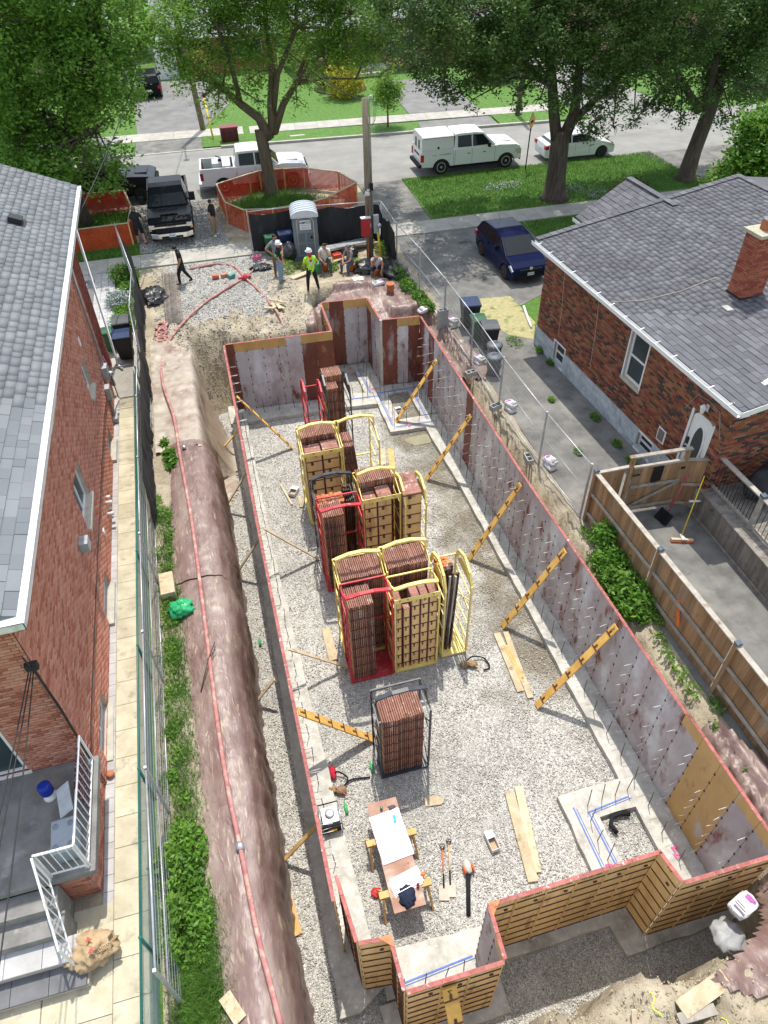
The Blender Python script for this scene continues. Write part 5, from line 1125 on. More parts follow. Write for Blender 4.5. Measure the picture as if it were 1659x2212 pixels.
for k in range(8): MB().tube([(-3.16+.014*k, 1.6+k*3.0, 0), (-3.16+.014*k, 1.6+k*3.0, 1.3)], .03, 8).build('post', gp, cf)
gt = wthing('chain_link_gate', 'grey chain-link gate standing across the slab walkway', 'gate', (-3.6, 22.74, 0))
gg = flat('gate_grey', (.14, .14, .145), .5, .3)
MB().tube([(-3.92, 22.74, .12), (-3.92, 22.6, 1.3), (-3.88, 22.6, 1.36), (-3.15, 22.6, 1.4)], .02, 7).tube([(-3.92, 22.74, .12), (-3.88, 22.74, .06), (-3.2, 22.76, .06)], .02, 7).build('gate_frame', gg, gt)
chain(gt, frame((-3.9, 22.7, .08), (1, 0, 0), (0, 0, 1)), .75, 1.26, flat('link_steel', (.2, .2, .2), .5, .3))
# ---- orange snow fences round the street trees
of = mat('orange_net', [(.62, .055, .02), (.8, .12, .04)], 3, .6, trans=.3)
ofr = mat('orange_net_dark', [(.5, .03, .02), (.62, .06, .03)], 3, .6, trans=.3)
def snow_fence(label, pts, h=1.05, boards=True, closed=True):
    t_ = wthing('orange_snow_fence', label, 'safety fence', (sum(p[0] for p in pts)/len(pts), sum(p[1] for p in pts)/len(pts), 0), 'orange tree protection fences')
    P_ = pts+[pts[0]] if closed else pts
    for a, c in zip(P_[:-1], P_[1:]):
        a, c = Vector((*a, .03)), Vector((*c, .03)); L = (c-a).length; d = (c-a).normalized(); nn = Vector((-d.y, d.x, 0)); b = MB()
        n = int(L/.062); tl = .02*(random.random()-.5)
        for i in range(n+1): p = a.lerp(c, i/n); o_ = nn*.03*fbm(p.x*3, p.y*3); b.bar(p+o_, p+o_*2+Vector((0, 0, h)), .019, .004, up=nn)
        for k in range(17): z = h*(k+.5)/17; b.bar(a+Vector((0, 0, z)), c+Vector((0, 0, z)), .004, .034)
        b.build('orange_net', of, t_, kind='stuff')
        MB().bar(a+Vector((0, 0, -.1)), a+Vector((0, 0, h+.05)), .07, .04).build('stake', M['lumber_fresh'], t_)
        if boards: MB().bar(a+Vector((0, 0, h+.03)), c+Vector((0, 0, h+.03+.02*random.random())), .085, .035).build('top_board', M['lumber'], t_)
    return t_
snow_fence('large ring of orange snow fence around the honey locust trunk', [(1.27, 40.4), (3.11, 41.45), (3.74, 41.75), (5.08, 41.7), (6.16, 41.5), (7.88, 40.3), (8.42, 38.3), (6.62, 36.7), (5.23, 36.1), (3.63, 36.0), (2.22, 36.3), (1.45, 37.6)])
snow_fence('small box of orange snow fence around the maple trunk at the left', [(-7.2, 36.2), (-3.3, 36.3), (-3.15, 38.5), (-3.5, 41.0), (-7.2, 41.2)])
# ---- wooden fence on the right
M['cedar'] = mat('cedar_board', [(.24, .13, .06), (.38, .23, .12)], 2.0, .8, rnd=.22, bump=.3, bscale=30, stretch=(3, 3, .35), stain=((.3, .25, .19), 1.6, .55, .72, (2, 2, .4)), stain2=((.2, .07, .03), 4, .62, .72, (1, 1, .5)))
M['cedar_grey'] = mat('weathered_rail', [(.26, .23, .19), (.4, .36, .3)], 5, .85, rnd=.12, bump=.4, bscale=30, stain=((.2, .13, .08), 4, .58, .72, (1, 1, 1)))
M['deckgrey'] = mat('weathered_deck', [(.15, .13, .11), (.26, .235, .2)], 3, .9, rnd=.2, bump=.3, bscale=30, stretch=(2, 2, .4), stain=((.12, .09, .07), 5, .58, .7, (1, 1, 1)))
def board_run(name, parent, P, Q, z0, z1, m, w_=.14, th=.02, gap=.006):
    P, Q = Vector((*P, 0)), Vector((*Q, 0)); d = (Q-P).normalized(); n = int((Q-P).length/w_); rz = atan2(d.y, d.x); me = unit_box(m)
    for i in range(n):
        p = P+d*(w_*(i+.5)); put(name, me, (p.x, p.y, (z0+z1)/2+random.uniform(-.01, .01)), (0, 0, rz), (w_-gap, th, z1-z0), parent)
wf = wthing('board_fence', 'tall cedar board fence running down the right side to the bottom corner', 'fence', (9.1, 7, 0))
Pf = [(9.02, 12.66), (9.13, 9.62), (9.24, 6.76), (9.32, 3.9), (9.4, 1.0)]
for a, c in zip(Pf[:-1], Pf[1:]):
    board_run('fence_board', wf, (a[0]+.04, a[1]-.06), (c[0]+.04, c[1]+.06), -.15, 1.72, M['cedar'])
    for z, hh in ((1.78, .035), (.35, .08), (1.05, .08)):
        wd = .13 if z > 1.5 else .04; x_ = 0 if z > 1.5 else -.02
        MB().bar((a[0]+x_, a[1]-.05, z), (c[0]+x_, c[1]+.05, z), wd, hh if z > 1.5 else .085).build('fence_rail', M['cedar_grey'], wf)
for p in Pf:
    q = MB().bar((*p, -.25), (*p, 1.83), .1, .1).build('post', M['cedar'], wf); MB().box(p[0]-.065, p[0]+.065, p[1]-.065, p[1]+.065, 1.83, 1.87).prism([(p[0]-.06, 1.87), (p[0]+.06, 1.87), (p[0], 1.9)], p[1]-.06, p[1]+.06, 'y').build('post_cap', flat('cap_slate', (.08, .11, .14), .4) if 'cap_slate' not in bpy.data.materials else bpy.data.materials['cap_slate'], q)
gf = wthing('gate_fence', 'cedar fence panels either side of the gate across the driveway', 'fence', (10.6, 12.6, 0))
board_run('fence_board', gf, (9.1, 12.72), (10.05, 12.72), .08, 1.68, M['cedar']); board_run('fence_board', gf, (11.68, 12.5), (12.25, 12.3), .08, 1.7, M['cedar'])
MB().bar((9.05, 12.7, 1.72), (10.05, 12.7, 1.72), .1, .04).build('cap_board', M['cedar_grey'], gf); MB().bar((11.65, 12.5, 1.76), (12.3, 12.3, 1.76), .1, .04).build('cap_board', M['cedar_grey'], gf)
MB().bar((11.68, 12.44, .9), (12.25, 12.24, .9), .03, .09).build('fence_rail', M['cedar_grey'], gf); MB().bar((11.68, 12.44, .2), (12.25, 12.24, .2), .03, .09).build('fence_rail', M['cedar_grey'], gf)
for x, y in ((10.07, 12.66), (11.65, 12.54)): MB().bar((x, y, -.1), (x, y, 2.05), .1, .1).build('post', M['cedar'], gf)
MB().bar((9.95, 12.66, 2.08), (11.75, 12.54, 2.1), .12, .05).build('header', M['cedar_grey'], gf)
gd = wthing('wooden_gate', 'cedar gate with diagonal brace and black grille in the driveway fence', 'gate', (10.86, 12.6, 0))
board_run('gate_board', gd, (10.14, 12.62), (11.6, 12.52), .1, 1.68, M['cedar'])
MB().bar((10.13, 12.57, .25), (11.6, 12.47, .25), .03, .09).build('gate_rail', M['cedar_grey'], gd); MB().bar((10.13, 12.57, 1.05), (11.6, 12.47, 1.05), .03, .09).build('gate_rail', M['cedar_grey'], gd)
MB().bar((10.2, 12.55, .3), (11.55, 12.46, 1.0), .03, .085).build('diagonal_brace', M['cedar_grey'], gd); MB().bar((10.13, 12.62, 1.72), (11.6, 12.52, 1.74), .1, .045).build('cap_board', M['cedar_grey'], gd)
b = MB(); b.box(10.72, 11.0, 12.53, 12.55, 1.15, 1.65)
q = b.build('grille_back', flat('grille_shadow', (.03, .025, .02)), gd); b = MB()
for x in (10.72, 10.78, 10.85, 10.93, 11.0): b.box(x-.01, x+.01, 12.51, 12.53, 1.15, 1.65)
for z in (1.16, 1.26, 1.36, 1.45, 1.54, 1.64): b.box(10.71, 11.01, 12.505, 12.528, z-.01, z+.01)
b.build('iron_grille', M['black'], gd, kind='stuff'); MB().box(10.08, 10.3, 12.5, 12.53, 1.5, 1.54).box(11.5, 11.62, 12.42, 12.45, 1.5, 1.56).build('hinge', M['black'], gd)
# deck
dk_ = wthing('deck', 'weathered grey wooden deck with board skirt at the right edge', 'deck', (13.5, 8, 0))
board_run('skirt_board', dk_, (12.08, 12.1), (12.02, 2.0), .0, .86, M['deckgrey'], .15)
MB().bar((12.08, 12.1, .9), (12.02, 2, .9), .12, .06).build('edge_board', M['deckgrey'], dk_); MB().bar((12.03, 12.1, .05), (11.97, 2, .05), .05, .09).build('foot_board', M['deckgrey'], dk_)
me = unit_box(M['deckgrey'])
for i in range(70): put('deck_board', me, (14.15, 12.0-.145*i, .9), (0, 0, 0), (4.1, .138, .04), dk_)
dr_ = wthing('deck_railing', 'grey deck railing with thin black balusters beside the covered barbecue', 'railing', (12.4, 8, .9))
dp = [(12.38, 12.15), (12.42, 10.4), (12.4, 8.2), (12.38, 6.0)]
for p in dp:
    q = MB().bar((*p, .5), (*p, 2.02), .1, .1).build('post', M['cedar_grey'], dr_); MB().box(p[0]-.07, p[0]+.07, p[1]-.07, p[1]+.07, 2.02, 2.08).build('post_cap', bpy.data.materials['cap_slate'], q)
for a, c in zip(dp[:-1], dp[1:]):
    MB().bar((*a, 1.98), (*c, 1.98), .14, .04).build('rail', M['cedar_grey'], dr_); MB().bar((*a, 1.02), (*c, 1.02), .04, .09).build('rail', M['cedar_grey'], dr_)
    for k in range(1, 15): p = Vector((*a, 1.03)).lerp(Vector((*c, 1.03)), k/15); MB().tube([p, p+Vector((0, 0, .94))], .009, 5).build('baluster', M['black'], dr_)
cov = mat('black_cover', [(.012, .013, .014), (.028, .03, .032)], 2, .6, bump=.4, bscale=7, bdist=.04)
V, F = blob(13.75, 11.3, 1.45, .85, .5, .72, 21, .08, 16)
V[:, 2] = np.maximum(V[:, 2], .93); V[:, 0] = np.where(V[:, 2] < 1.5, 13.75+(V[:, 0]-13.75)*1.15, V[:, 0]); tag(from_np('barbecue_cover', V, F, cov, smooth=True), 'black fabric cover over a barbecue on the deck', 'barbecue')
MB().tube([(11.75, 12.0, .62), (12.05, 11.9, .64)], .035, 8).build('pipe_end', M['white'], label='short white pipe sticking out of the deck skirt', cat='pipe')
# ---------------------------------------------------------------- vehicles
def paint(name, c, var=.08): return mat(name, [tuple(x*(1-var) for x in c), tuple(min(1, x*(1+var)) for x in c)], 1.5, .22, 0, coat=.25 if max(c) > .3 else 0, spec=.35, ior=1.45 if max(c) > .3 else 1.22)
tyre = flat('tyre_rubber', (.02, .02, .021), .85); chrome = flat('chrome', (.7, .7, .71), .12, 1.0); glassc = glass_mat('car_glass', (.012, .016, .018)); trim = flat('dark_trim', (.02, .02, .022), .6, spec=.25, ior=1.2)
lampr = flat('tail_lamp', (.4, .015, .02), .15); lampw = flat('head_lamp', (.6, .62, .64), .1, .3); platem = flat('plate_white', (.62, .66, .72), .5); plt = flat('plate_ink', (.04, .08, .3), .6)
amber = flat('amber_lamp', (.8, .25, .03), .3)
def arc(cx, r, z0, n=9): return [(cx+r*cos(a), z0+r*sin(a)) for a in np.linspace(0, pi, n)]
def wheel(parent, x, y, r, side, rim, wd=.22, spokes=6):
    w_ = MB().lathe([(r*.62, -wd/2), (r*.93, -wd/2), (r, -wd/2+.03), (r, wd/2-.03), (r*.93, wd/2), (r*.62, wd/2)], 24, (x, y, r), axis='y').build('wheel', tyre, parent, fix=True)
    o = wd/2*side; q = MB().lathe([(r*.64, o-.02*side), (r*.64, o+.004*side), (r*.55, o+.004*side), (r*.55, o-.05*side)] if True else [], 20, (x, y, r), axis='y')
    q.lathe([(r*.16, o-.04*side), (r*.16, o+.006*side), (.01, o+.008*side)], 10, (x, y, r), axis='y')
    for k in range(spokes):
        a = 2*pi*k/spokes; q.bar((x+cos(a)*r*.1, y+o-.012*side, r+sin(a)*r*.1), (x+cos(a)*r*.6, y+o-.012*side, r+sin(a)*r*.6), r*.17, .02, up=(0, 1, 0))
    q.build('rim', rim, w_, fix=True); MB().lathe([(r*.56, o-.07*side), (r*.56, o-.06*side), (.01, o-.06*side)], 16, (x, y, r), axis='y').build('brake_disc', trim, w_)
    return w_
def side_body(b, top, axles, R, z0, x0, x1, W, mi=0, inset=.07):
    """body side profile with round wheel openings, upper edge list `top` from rear to front; edges are rounded by bevel"""
    poly = [(x0, z0+.08)]+list(top)+[(x1, z0+.08), (x1-.1, z0)]
    for ax in sorted(axles, reverse=True):
        a = arc(ax, R, .34, 11); a = [(p, max(z, z0)) for p, z in a if z >= z0-.02]; poly += [(ax+R*1.0, z0)]+a[1:-1]+[(ax-R*1.0, z0)]
    poly += [(x0+.1, z0)]
    b.prism(poly, -W/2, W/2, 'y', mi); return poly
def cabin(parent, m, prof, W, Wt, glass, belt, top, name='cabin'):
    """prof: (x,z) outline of the greenhouse from rear belt over roof to front belt; widths W at belt and Wt at roof"""
    def y_at(z): return (W+(Wt-W)*min(1, max(0, (z-belt)/(top-belt))))/2
    V = [(x, s*y_at(z), z) for s in (-1, 1) for x, z in prof]; n = len(prof)
    F = [tuple(range(n)), tuple(range(2*n-1, n-1, -1))]+[(i, i+n, (i+1) % n+n, (i+1) % n) for i in range(n)]
    b = MB(); b.add(V, F); o = b.build(name, m, parent, fix=True, bev=.035)
    for (pts, kind) in glass:      # windows stand 4 mm proud of the cabin skin
        if kind == 'side':
            for s in (-1, 1):
                q = MB(); q.add([(x, s*(y_at(z)+.006), z) for x, z in pts]+[(x, s*(y_at(z)-.02), z) for x, z in pts], [tuple(range(len(pts))), tuple(range(2*len(pts)-1, len(pts)-1, -1))]+[(i, i+len(pts), (i+1) % len(pts)+len(pts), (i+1) % len(pts)) for i in range(len(pts))]); q.build('side_window', glassc, o, fix=True)
        else:
            (xa, za), (xb, zb) = pts; d = Vector((zb-za, 0, -(xb-xa))).normalized()*.006; d = d if (d.z > 0 or abs(d.z) < .3) else -d
            if kind == 'rear' and d.x > 0: d = -d
            if kind == 'front' and d.x < 0: d = -d
            q = MB(); ya, yb = y_at(za)-.07, y_at(zb)-.07
            c4 = [Vector((xa, -ya, za)), Vector((xa, ya, za)), Vector((xb, yb, zb)), Vector((xb, -yb, zb))]
            q.add([p+d for p in c4]+[p-d*3 for p in c4], [(0, 1, 2, 3), (7, 6, 5, 4), (0, 4, 5, 1), (1, 5, 6, 2), (2, 6, 7, 3), (3, 7, 4, 0)]); q.build('windscreen' if kind == 'front' else 'rear_window', glassc, o, fix=True)
    return o
def pickup(label, m, loc, rz, rim, L=5.9, W=2.0, grille='dark', cap=False, mirrors='std', plate='', lettering=None, toolbox=False, z=1.0, bumper=chrome):
    t_ = thing('pickup_truck', label, 'pickup truck', loc, rz); h = L/2; fr, ra = h-.95, -h+1.25; R = .42; blt = 1.32
    b = MB(); side_body(b, [(-h+.12, blt+.02), (-h+2.02, blt+.02), (-h+2.1, blt), (h-1.65, blt), (h-1.5, blt-.01), (h-.35, blt-.06), (h-.1, blt-.16), (h-.04, .75)], [fr, ra], R+.07, .42, -h+.1, h-.05, W)
    body = None
    # the bed is cut out by building the body in three bodies: front clip and cab floor, and the box walls
    def clip(poly, xa, xb): pass
    b = MB(); tp = [(-h+1.98, .46), (-h+1.98, blt), (h-1.6, blt), (h-1.45, blt+.03), (h-.4, blt-.04), (h-.12, blt-.15), (h-.04, .8), (h-.06, .5), (fr+R+.07, .46)]+[(x, max(zz, .46)) for x, zz in arc(fr, R+.07, .36, 11)][1:-1]+[(fr-R-.07, .46)]
    b.prism(tp, -W/2, W/2, 'y'); body = b.build('body', m, t_, fix=True, bev=.04)
    bt = MB()
    for s in (-1, 1):
        pl = [(-h+.1, .5), (-h+.06, blt+.04), (-h+1.96, blt+.04), (-h+1.96, .46), (ra+R+.07, .46)]+[(x, max(zz, .46)) for x, zz in arc(ra, R+.07, .36, 11)][1:-1]+[(ra-R-.07, .46)]
        bt.prism(pl, s*W/2, s*(W/2-.09), 'y')
    bt.box(-h+.1, -h+1.96, -W/2+.09, W/2-.09, .72, .8); bt.box(-h+.06, -h+.15, -W/2+.09, W/2-.09, .5, blt+.03); bt.box(-h+1.88, -h+1.96, -W/2+.09, W/2-.09, .8, blt+.03)
    bt.build('cargo_bed', m, t_, fix=True)
    if not cap: MB().box(-h+.16, -h+1.87, -W/2+.1, W/2-.1, .805, .82).build('bed_liner', trim, t_)
    for s in (-1, 1):
        q = MB()
        for ax in (fr, ra):
            pts = arc(ax, R+.085, .36, 12)
            for p, c in zip(pts[:-1], pts[1:]): q.bar((p[0], s*(W/2-.0), p[1]), (c[0], s*(W/2-.0), c[1]), .03, .06, up=(0, 1, 0))
        q.build('wheel_arch_trim', trim, t_, kind='stuff'); MB().box(ra+R+.1, fr-R-.1, s*(W/2-.02)-.08, s*(W/2-.02)+.08, .34, .41).build('running_board', trim, t_)
        for ax in (fr, ra): wheel(t_, ax, s*(W/2-.14), R, s, rim, .26)
    MB().box(ra-R, fr+R, -W/2+.2, W/2-.2, .3, .55).build('chassis', trim, t_)
    x0, x1 = -h+2.0, h-1.62; rf = 2.05; xr = x0+.12; xf = x1-.75
    cab = cabin(t_, m, [(x0, blt-.02), (xr, rf-.02), (xr+.1, rf+.02), (xf-.5, rf+.03), (xf, rf-.03), (x1+.02, blt-.02)], W-.06, W-.42,
        [([(x0+.22, blt+.07), (x0+.24, rf-.1), (x0+1.05, rf-.08), (x0+1.05, blt+.06)], 'side'), ([(x0+1.13, blt+.06), (x0+1.13, rf-.08), (xf-.05, rf-.11), (x1-.28, blt+.1)], 'side'), ([(x1-.0, blt+.04), (xf+.03, rf-.09)], 'front'), ([(x0+.005, blt+.12), (xr-.01, rf-.12)], 'rear')], blt, rf, 'cab')
    for s in (-1, 1):
        q = MB()
        for x in (x0+.06, x0+1.09, x1-.05): q.box(x-.006, x+.006, s*(W/2)-.004, s*(W/2)+.003, .5, blt-.04)
        q.build('door_seam', trim, body, kind='stuff')
        for x in (x0+.9, x0+1.85): MB().box(x-.11, x+.07, s*W/2-.01, s*W/2+.025, 1.02, 1.06).build('door_handle', trim, t_)
        mz = (.26, .38) if mirrors == 'tow' else (.2, .22); MB().box(x1-.52, x1-.42, s*(W/2-.05), s*(W/2+.14), blt+.1, blt+.15).box(x1-.56, x1-.44, s*(W/2+.08), s*(W/2+.08+mz[0]), blt+.02, blt+.02+mz[1]).build('mirror', trim, t_, fix=True)
        MB().box(h-.42, h-.05, s*(W/2-.26), s*(W/2+.005), .86, 1.04).build('headlight', lampw, t_, fix=True); MB().box(h-.3, h-.035, s*(W/2-.1), s*(W/2+.009), .78, .85).build('side_marker', amber, t_)
        MB().box(-h+.02, -h+.2, s*(W/2-.16), s*(W/2+.006), .78, 1.16).build('tail_light', lampr, t_)
    gm_ = trim; MB().box(h-.08, h-.01, -W/2+.28, W/2-.28, .66, 1.06).build('grille', gm_, t_)
    MB().box(h-.05, h+.01, -W/2+.22, W/2-.22, .9, .97).build('grille_bar', chrome if grille == 'chrome' else trim, t_)
    q = MB(); q.prism([(h-.12, -W/2+.0), (h-.04, -W/2+.02), (h+.1, -W/2+.35), (h+.12, W/2-.35), (h-.04, W/2-.02), (h-.12, W/2-.0)], .42, .66, 'z'); q.build('front_bumper', bumper, t_, fix=True, bev=.02); MB().box(h+.05, h+.13, -.5, .5, .44, .53).build('bumper_intake', trim, t_)
    q = MB(); q.box(-h-.1, -h+.08, -W/2+.05, W/2-.05, .45, .62); q.build('rear_bumper', bumper, t_, fix=True, bev=.02); MB().box(-h+.05, -h+.065, -.5, .5, 1.0, 1.1).build('tailgate_handle', trim, t_)
    hs = MB(); hs.prism([(h-1.25, blt-.01), (h-.5, blt-.0), (h-.55, blt+.035), (h-1.15, blt+.04)], -.42, .42, 'y'); hs.build('hood_scoop', m, t_, fix=True, bev=.015)
    q = MB()
    for s in (-.25, .4): q.bar((x1-.02, s-.3, blt+.03), (x1-.1, s+.25, blt+.08), .02)
    q.build('wiper', trim, t_, kind='stuff')
    if plate: pp = MB().box(h+.125, h+.14, -.16, .16, .5, .65).build('licence_plate', platem, t_); text(plate, .085, plt, frame((h+.145, 0, .575), (0, 1, 0), (0, 0, 1)), pp, 'plate_lettering', sx=.8)
    if lettering:
        for s_, sz, T, mm in lettering(h, W, blt): text(s_, sz, mm, T, t_, 'lettering')
    if cap:
        q = MB(); q.prism([(-W/2+.04, blt+.04), (-W/2+.12, 2.0), (-W/2+.26, 2.1), (W/2-.26, 2.1), (W/2-.12, 2.0), (W/2-.04, blt+.04)], -h+.1, -h+1.98, 'x'); cp = q.build('bed_cap', m, t_, fix=True, bev=.02)
        for s in (-1, 1):
            MB().add([(-h+.2, s*(W/2-.03), blt+.1), (-h+1.88, s*(W/2-.03), blt+.1), (-h+1.88, s*(W/2-.095), 1.94), (-h+.2, s*(W/2-.095), 1.94), (-h+.2, s*(W/2-.06), blt+.1), (-h+1.88, s*(W/2-.06), blt+.1), (-h+1.88, s*(W/2-.12), 1.94), (-h+.2, s*(W/2-.12), 1.94)], [(0, 1, 2, 3), (7, 6, 5, 4), (0, 4, 5, 1), (1, 5, 6, 2), (2, 6, 7, 3), (3, 7, 4, 0)]).build('side_hatch', m, cp, fix=True)
            MB().bar((-h+.2, s*(W/2-.09), 1.97), (-h+1.9, s*(W/2-.09), 1.97), .02, .02).box(-h+1.0, -h+1.12, s*(W/2-.05)-.02, s*(W/2-.05)+.03, 1.4, 1.52).build('hatch_latch', trim, cp)
            MB().box(-h+.07, -h+.1, s*.32-.09, s*.32+.09, 1.35, 1.8).build('rear_hatch_window', glassc, cp)
    if toolbox:
        q = MB(); q.box(-h+1.3, -h+1.75, -.85, .85, .9, 1.42).box(-h+.75, -h+1.25, -.2, .75, .85, 1.38); q.build('toolbox', mat('checker_aluminium', [(.5, .51, .52), (.66, .67, .68)], 14, .35, .8), t_, fix=True)
        MB().tube([(-h+1.2, .1, 1.4), (-h+1.2, .1, 1.62), (-h+1.0, .2, 1.65)], .03, 6).box(-h+1.1, -h+1.3, 0, .2, 1.42, 1.5).build('fuel_pump', trim, t_)
    return t_
white = paint('white_car_paint', (.68, .69, .68), .02); blackp = paint('black_car_paint', (.008, .009, .011)); navy = paint('navy_car_paint', (.008, .012, .045)); darkp = paint('charcoal_car_paint', (.02, .021, .026))
silv = flat('alloy', (.5, .5, .5), .3, .8); rustw = flat('rusty_wheel', (.13, .05, .03), .8); blkw = flat('black_alloy', (.02, .02, .02), .3)
def let1(h, W, blt): return [('SOUTHCRETE', .11, frame((-h+1.45, -W/2-.004, .98+.12), (1, 0, 0), (0, 0, 1)), trim), ('2500 HD', .07, frame((-h+.85, -W/2-.004, 1.09), (1, 0, 0), (0, 0, 1)), trim), ('WWW. CONCRETE FORMING', .045, frame((-h+2.25, -W/2-.03, 1.1), (1, 0, 0), (0, 0, 1)), trim)][:2]
pickup('white crew-cab pickup with white box cap parked on the street', white, (15.95, 42.15, .015), radians(-1), silv, 6.15, 2.02, cap=True, lettering=let1, bumper=trim)
pickup('white open-bed pickup with silver toolbox behind the orange tree fence', white, (3.55, 42.9, .015), radians(-3), silv, 6.0, 2.0, toolbox=True)
def let2(h, W, blt): return [('CHEVROLET', .085, frame((h+.018, 0, .935), (0, 1, 0), (0, 0, 1)), trim)]
pickup('black pickup with chrome bumper parked facing the site on the gravel apron', blackp, (-1.3, 38.65, .02), radians(-91), blkw, 6.0, 2.03, grille='chrome', mirrors='tow', plate='BY-82444', lettering=let2)
pickup('charcoal pickup parked behind the maple tree at the left edge', darkp, (-4.65, 43.3, .015), radians(-4), blkw, 5.9, 2.0, bumper=darkp)
def hatch(label, m, loc, rz, rim, L, W, H, prof, glass, top, belt, fr, ra, R, plate='', emblem=False, name='hatchback_car'):
    t_ = thing(name, label, 'car', loc, rz); h = L/2; b = MB()
    poly = [(-h, .45)]+top+[(h, .5), (h-.05, .25), (fr+R+.06, .22)]+[(x, max(z_, .22)) for x, z_ in arc(fr, R+.06, .3, 10)][1:-1]+[(fr-R-.06, .22), (ra+R+.06, .22)]+[(x, max(z_, .22)) for x, z_ in arc(ra, R+.06, .3, 10)][1:-1]+[(ra-R-.06, .22), (-h+.06, .25)]
    # narrower nose and tail: three longitudinal slices
    b.prism(poly, -W/2, W/2, 'y'); me_b = b
    Vn = []
    for (x, y, z_) in b.v:
        f = 1-.10*max(0, (abs(x)-h+.9)/.9)**2-.05*max(0, (z_-belt+.25)/.3); Vn.append((x, y*f, z_))
    b.v = Vn; body = b.build('body', m, t_, fix=True, bev=.045)
    cabin(t_, m, prof, W-.1, W-.46, glass, belt, H, 'greenhouse')
    for s in (-1, 1):
        for ax in (fr, ra): wheel(t_, ax, s*(W/2-.11), R, s, rim, .2, 5)
        MB().box(fr-.95, fr-.8, s*(W/2-.06), s*(W/2+.14), belt+.02, belt+.16).build('mirror', m, t_, fix=True, bev=.02)
        q = MB(); q.prism([(h-.5, .72), (h-.12, .58), (h-.06, .66), (h-.32, .82)], s*(W/2-.03), s*(W/2-.36), 'y'); q.build('headlight', lampw, t_, fix=True)
        q = MB(); q.box(-h-.005, -h+.22, s*(W/2-.26), s*(W/2-.02), .72, .92); q.build('tail_light', lampr, t_, fix=True)
        for x in (fr-1.1, fr-1.95): MB().box(x-.1, x+.08, s*(W/2-.02)-.01, s*(W/2-.02)+.035, belt-.14, belt-.1).build('door_handle', m, t_)
        q = MB()
        for x in (fr-.82, fr-1.75, fr-2.5): q.box(x-.004, x+.004, s*(W/2)-.004, s*(W/2)+.002, .32, belt-.04)
        q.build('door_seam', trim, body, kind='stuff')
    MB().box(h-.05, h+.012, -.52, .52, .56, .68).box(h-.06, h+.008, -.6, .6, .3, .42).build('grille', trim, t_)
    MB().box(ra-.2, fr+.2, -W/2+.25, W/2-.25, .2, .4).build('underbody', trim, t_)
    if emblem: MB().lathe([(.075, h+.0), (.075, h+.02), (.05, h+.022)], 16, (0, 0, .72), axis='x').lathe([(.035, h+.022), (.035, h+.026)], 10, (0, 0, .73), axis='x').build('emblem', chrome, t_)
    if plate: pp = MB().box(h+.01, h+.02, -.15, .15, .42, .55).build('licence_plate', platem, t_); text(plate, .075, plt, frame((h+.024, 0, .485), (0, 1, 0), (0, 0, 1)), pp, 'plate_lettering', sx=.8)
    MB().box(-h-.012, -h+.0, -.15, .15, .55, .68).build('licence_plate', platem, t_)
    q = MB(); q.bar((fr-.35, -.5, belt+.03), (fr-.5, .1, belt+.07), .018).bar((fr-.35, .0, belt+.03), (fr-.5, .6, belt+.07), .018).build('wiper', trim, t_, kind='stuff')
    return t_
# navy hatchback, L 4.37
c = hatch('navy blue hatchback with rusty steel wheels parked on the neighbouring driveway', navy, (13.35, 28.95, .01), radians(-88), rustw, 4.3, 1.78, 1.55,
  [(-2.08, .98), (-1.78, 1.4), (-1.5, 1.51), (-.4, 1.56), (.35, 1.48), (1.32, .97)], [([(-1.75, 1.08), (-1.55, 1.4), (-.95, 1.46), (-.95, 1.05)], 'side'), ([(-.87, 1.05), (-.87, 1.46), (-.1, 1.48), (-.1, 1.04)], 'side'), ([(-.02, 1.04), (-.02, 1.47), (.3, 1.42), (.95, 1.05)], 'side'), ([(1.28, 1.0), (.42, 1.455)], 'front'), ([(-2.06, 1.03), (-1.83, 1.35)], 'rear')],
  [(-2.15, .8), (-2.08, 1.0), (1.3, .99), (1.75, .88), (2.05, .74), (2.13, .6)], 1.0, 1.3, -1.3, .32, 'ASYN·661', True)
MB().tube([(-1.35, 0, 1.52), (-1.55, 0, 1.72)], .008, 4).build('aerial', trim, c)
c = hatch('white hatchback car parked on the street behind the large linden trunk', white, (22.85, 42.0, .012), radians(-2), blkw, 4.5, 1.8, 1.42,
  [(-2.0, .95), (-1.5, 1.2), (-.7, 1.4), (.0, 1.43), (.4, 1.37), (1.35, .93)], [([(-1.45, 1.02), (-1.2, 1.2), (-.65, 1.33), (-.65, .99)], 'side'), ([(-.57, .99), (-.57, 1.33), (.05, 1.36), (.35, 1.32), (.95, 1.0)], 'side'), ([(1.3, .96), (.45, 1.345)], 'front'), ([(-1.9, 1.02), (-.85, 1.37)], 'rear')],
  [(-2.22, .7), (-2.15, .95), (-2.0, .98), (1.35, .95), (1.9, .82), (2.18, .66)], .97, 1.38, -1.32, .34, '')
hatch('black sport utility vehicle parked in the driveway across the street', blackp, (-1.75, 66.4, .03), radians(90), blkw, 4.6, 1.85, 1.65,
  [(-2.2, 1.05), (-2.0, 1.5), (-1.8, 1.62), (.0, 1.66), (.5, 1.58), (1.2, 1.05)], [([(-1.9, 1.13), (-1.75, 1.5), (-1.0, 1.54), (-1.0, 1.12)], 'side'), ([(-.92, 1.12), (-.92, 1.54), (.3, 1.52), (.85, 1.12)], 'side'), ([(1.18, 1.08), (.55, 1.54)], 'front'), ([(-2.19, 1.1), (-2.05, 1.48)], 'rear')],
  [(-2.28, .8), (-2.22, 1.1), (1.2, 1.07), (1.9, 1.0), (2.2, .85), (2.28, .6)], 1.07, 1.4, -1.4, .36, '', name='suv_car')
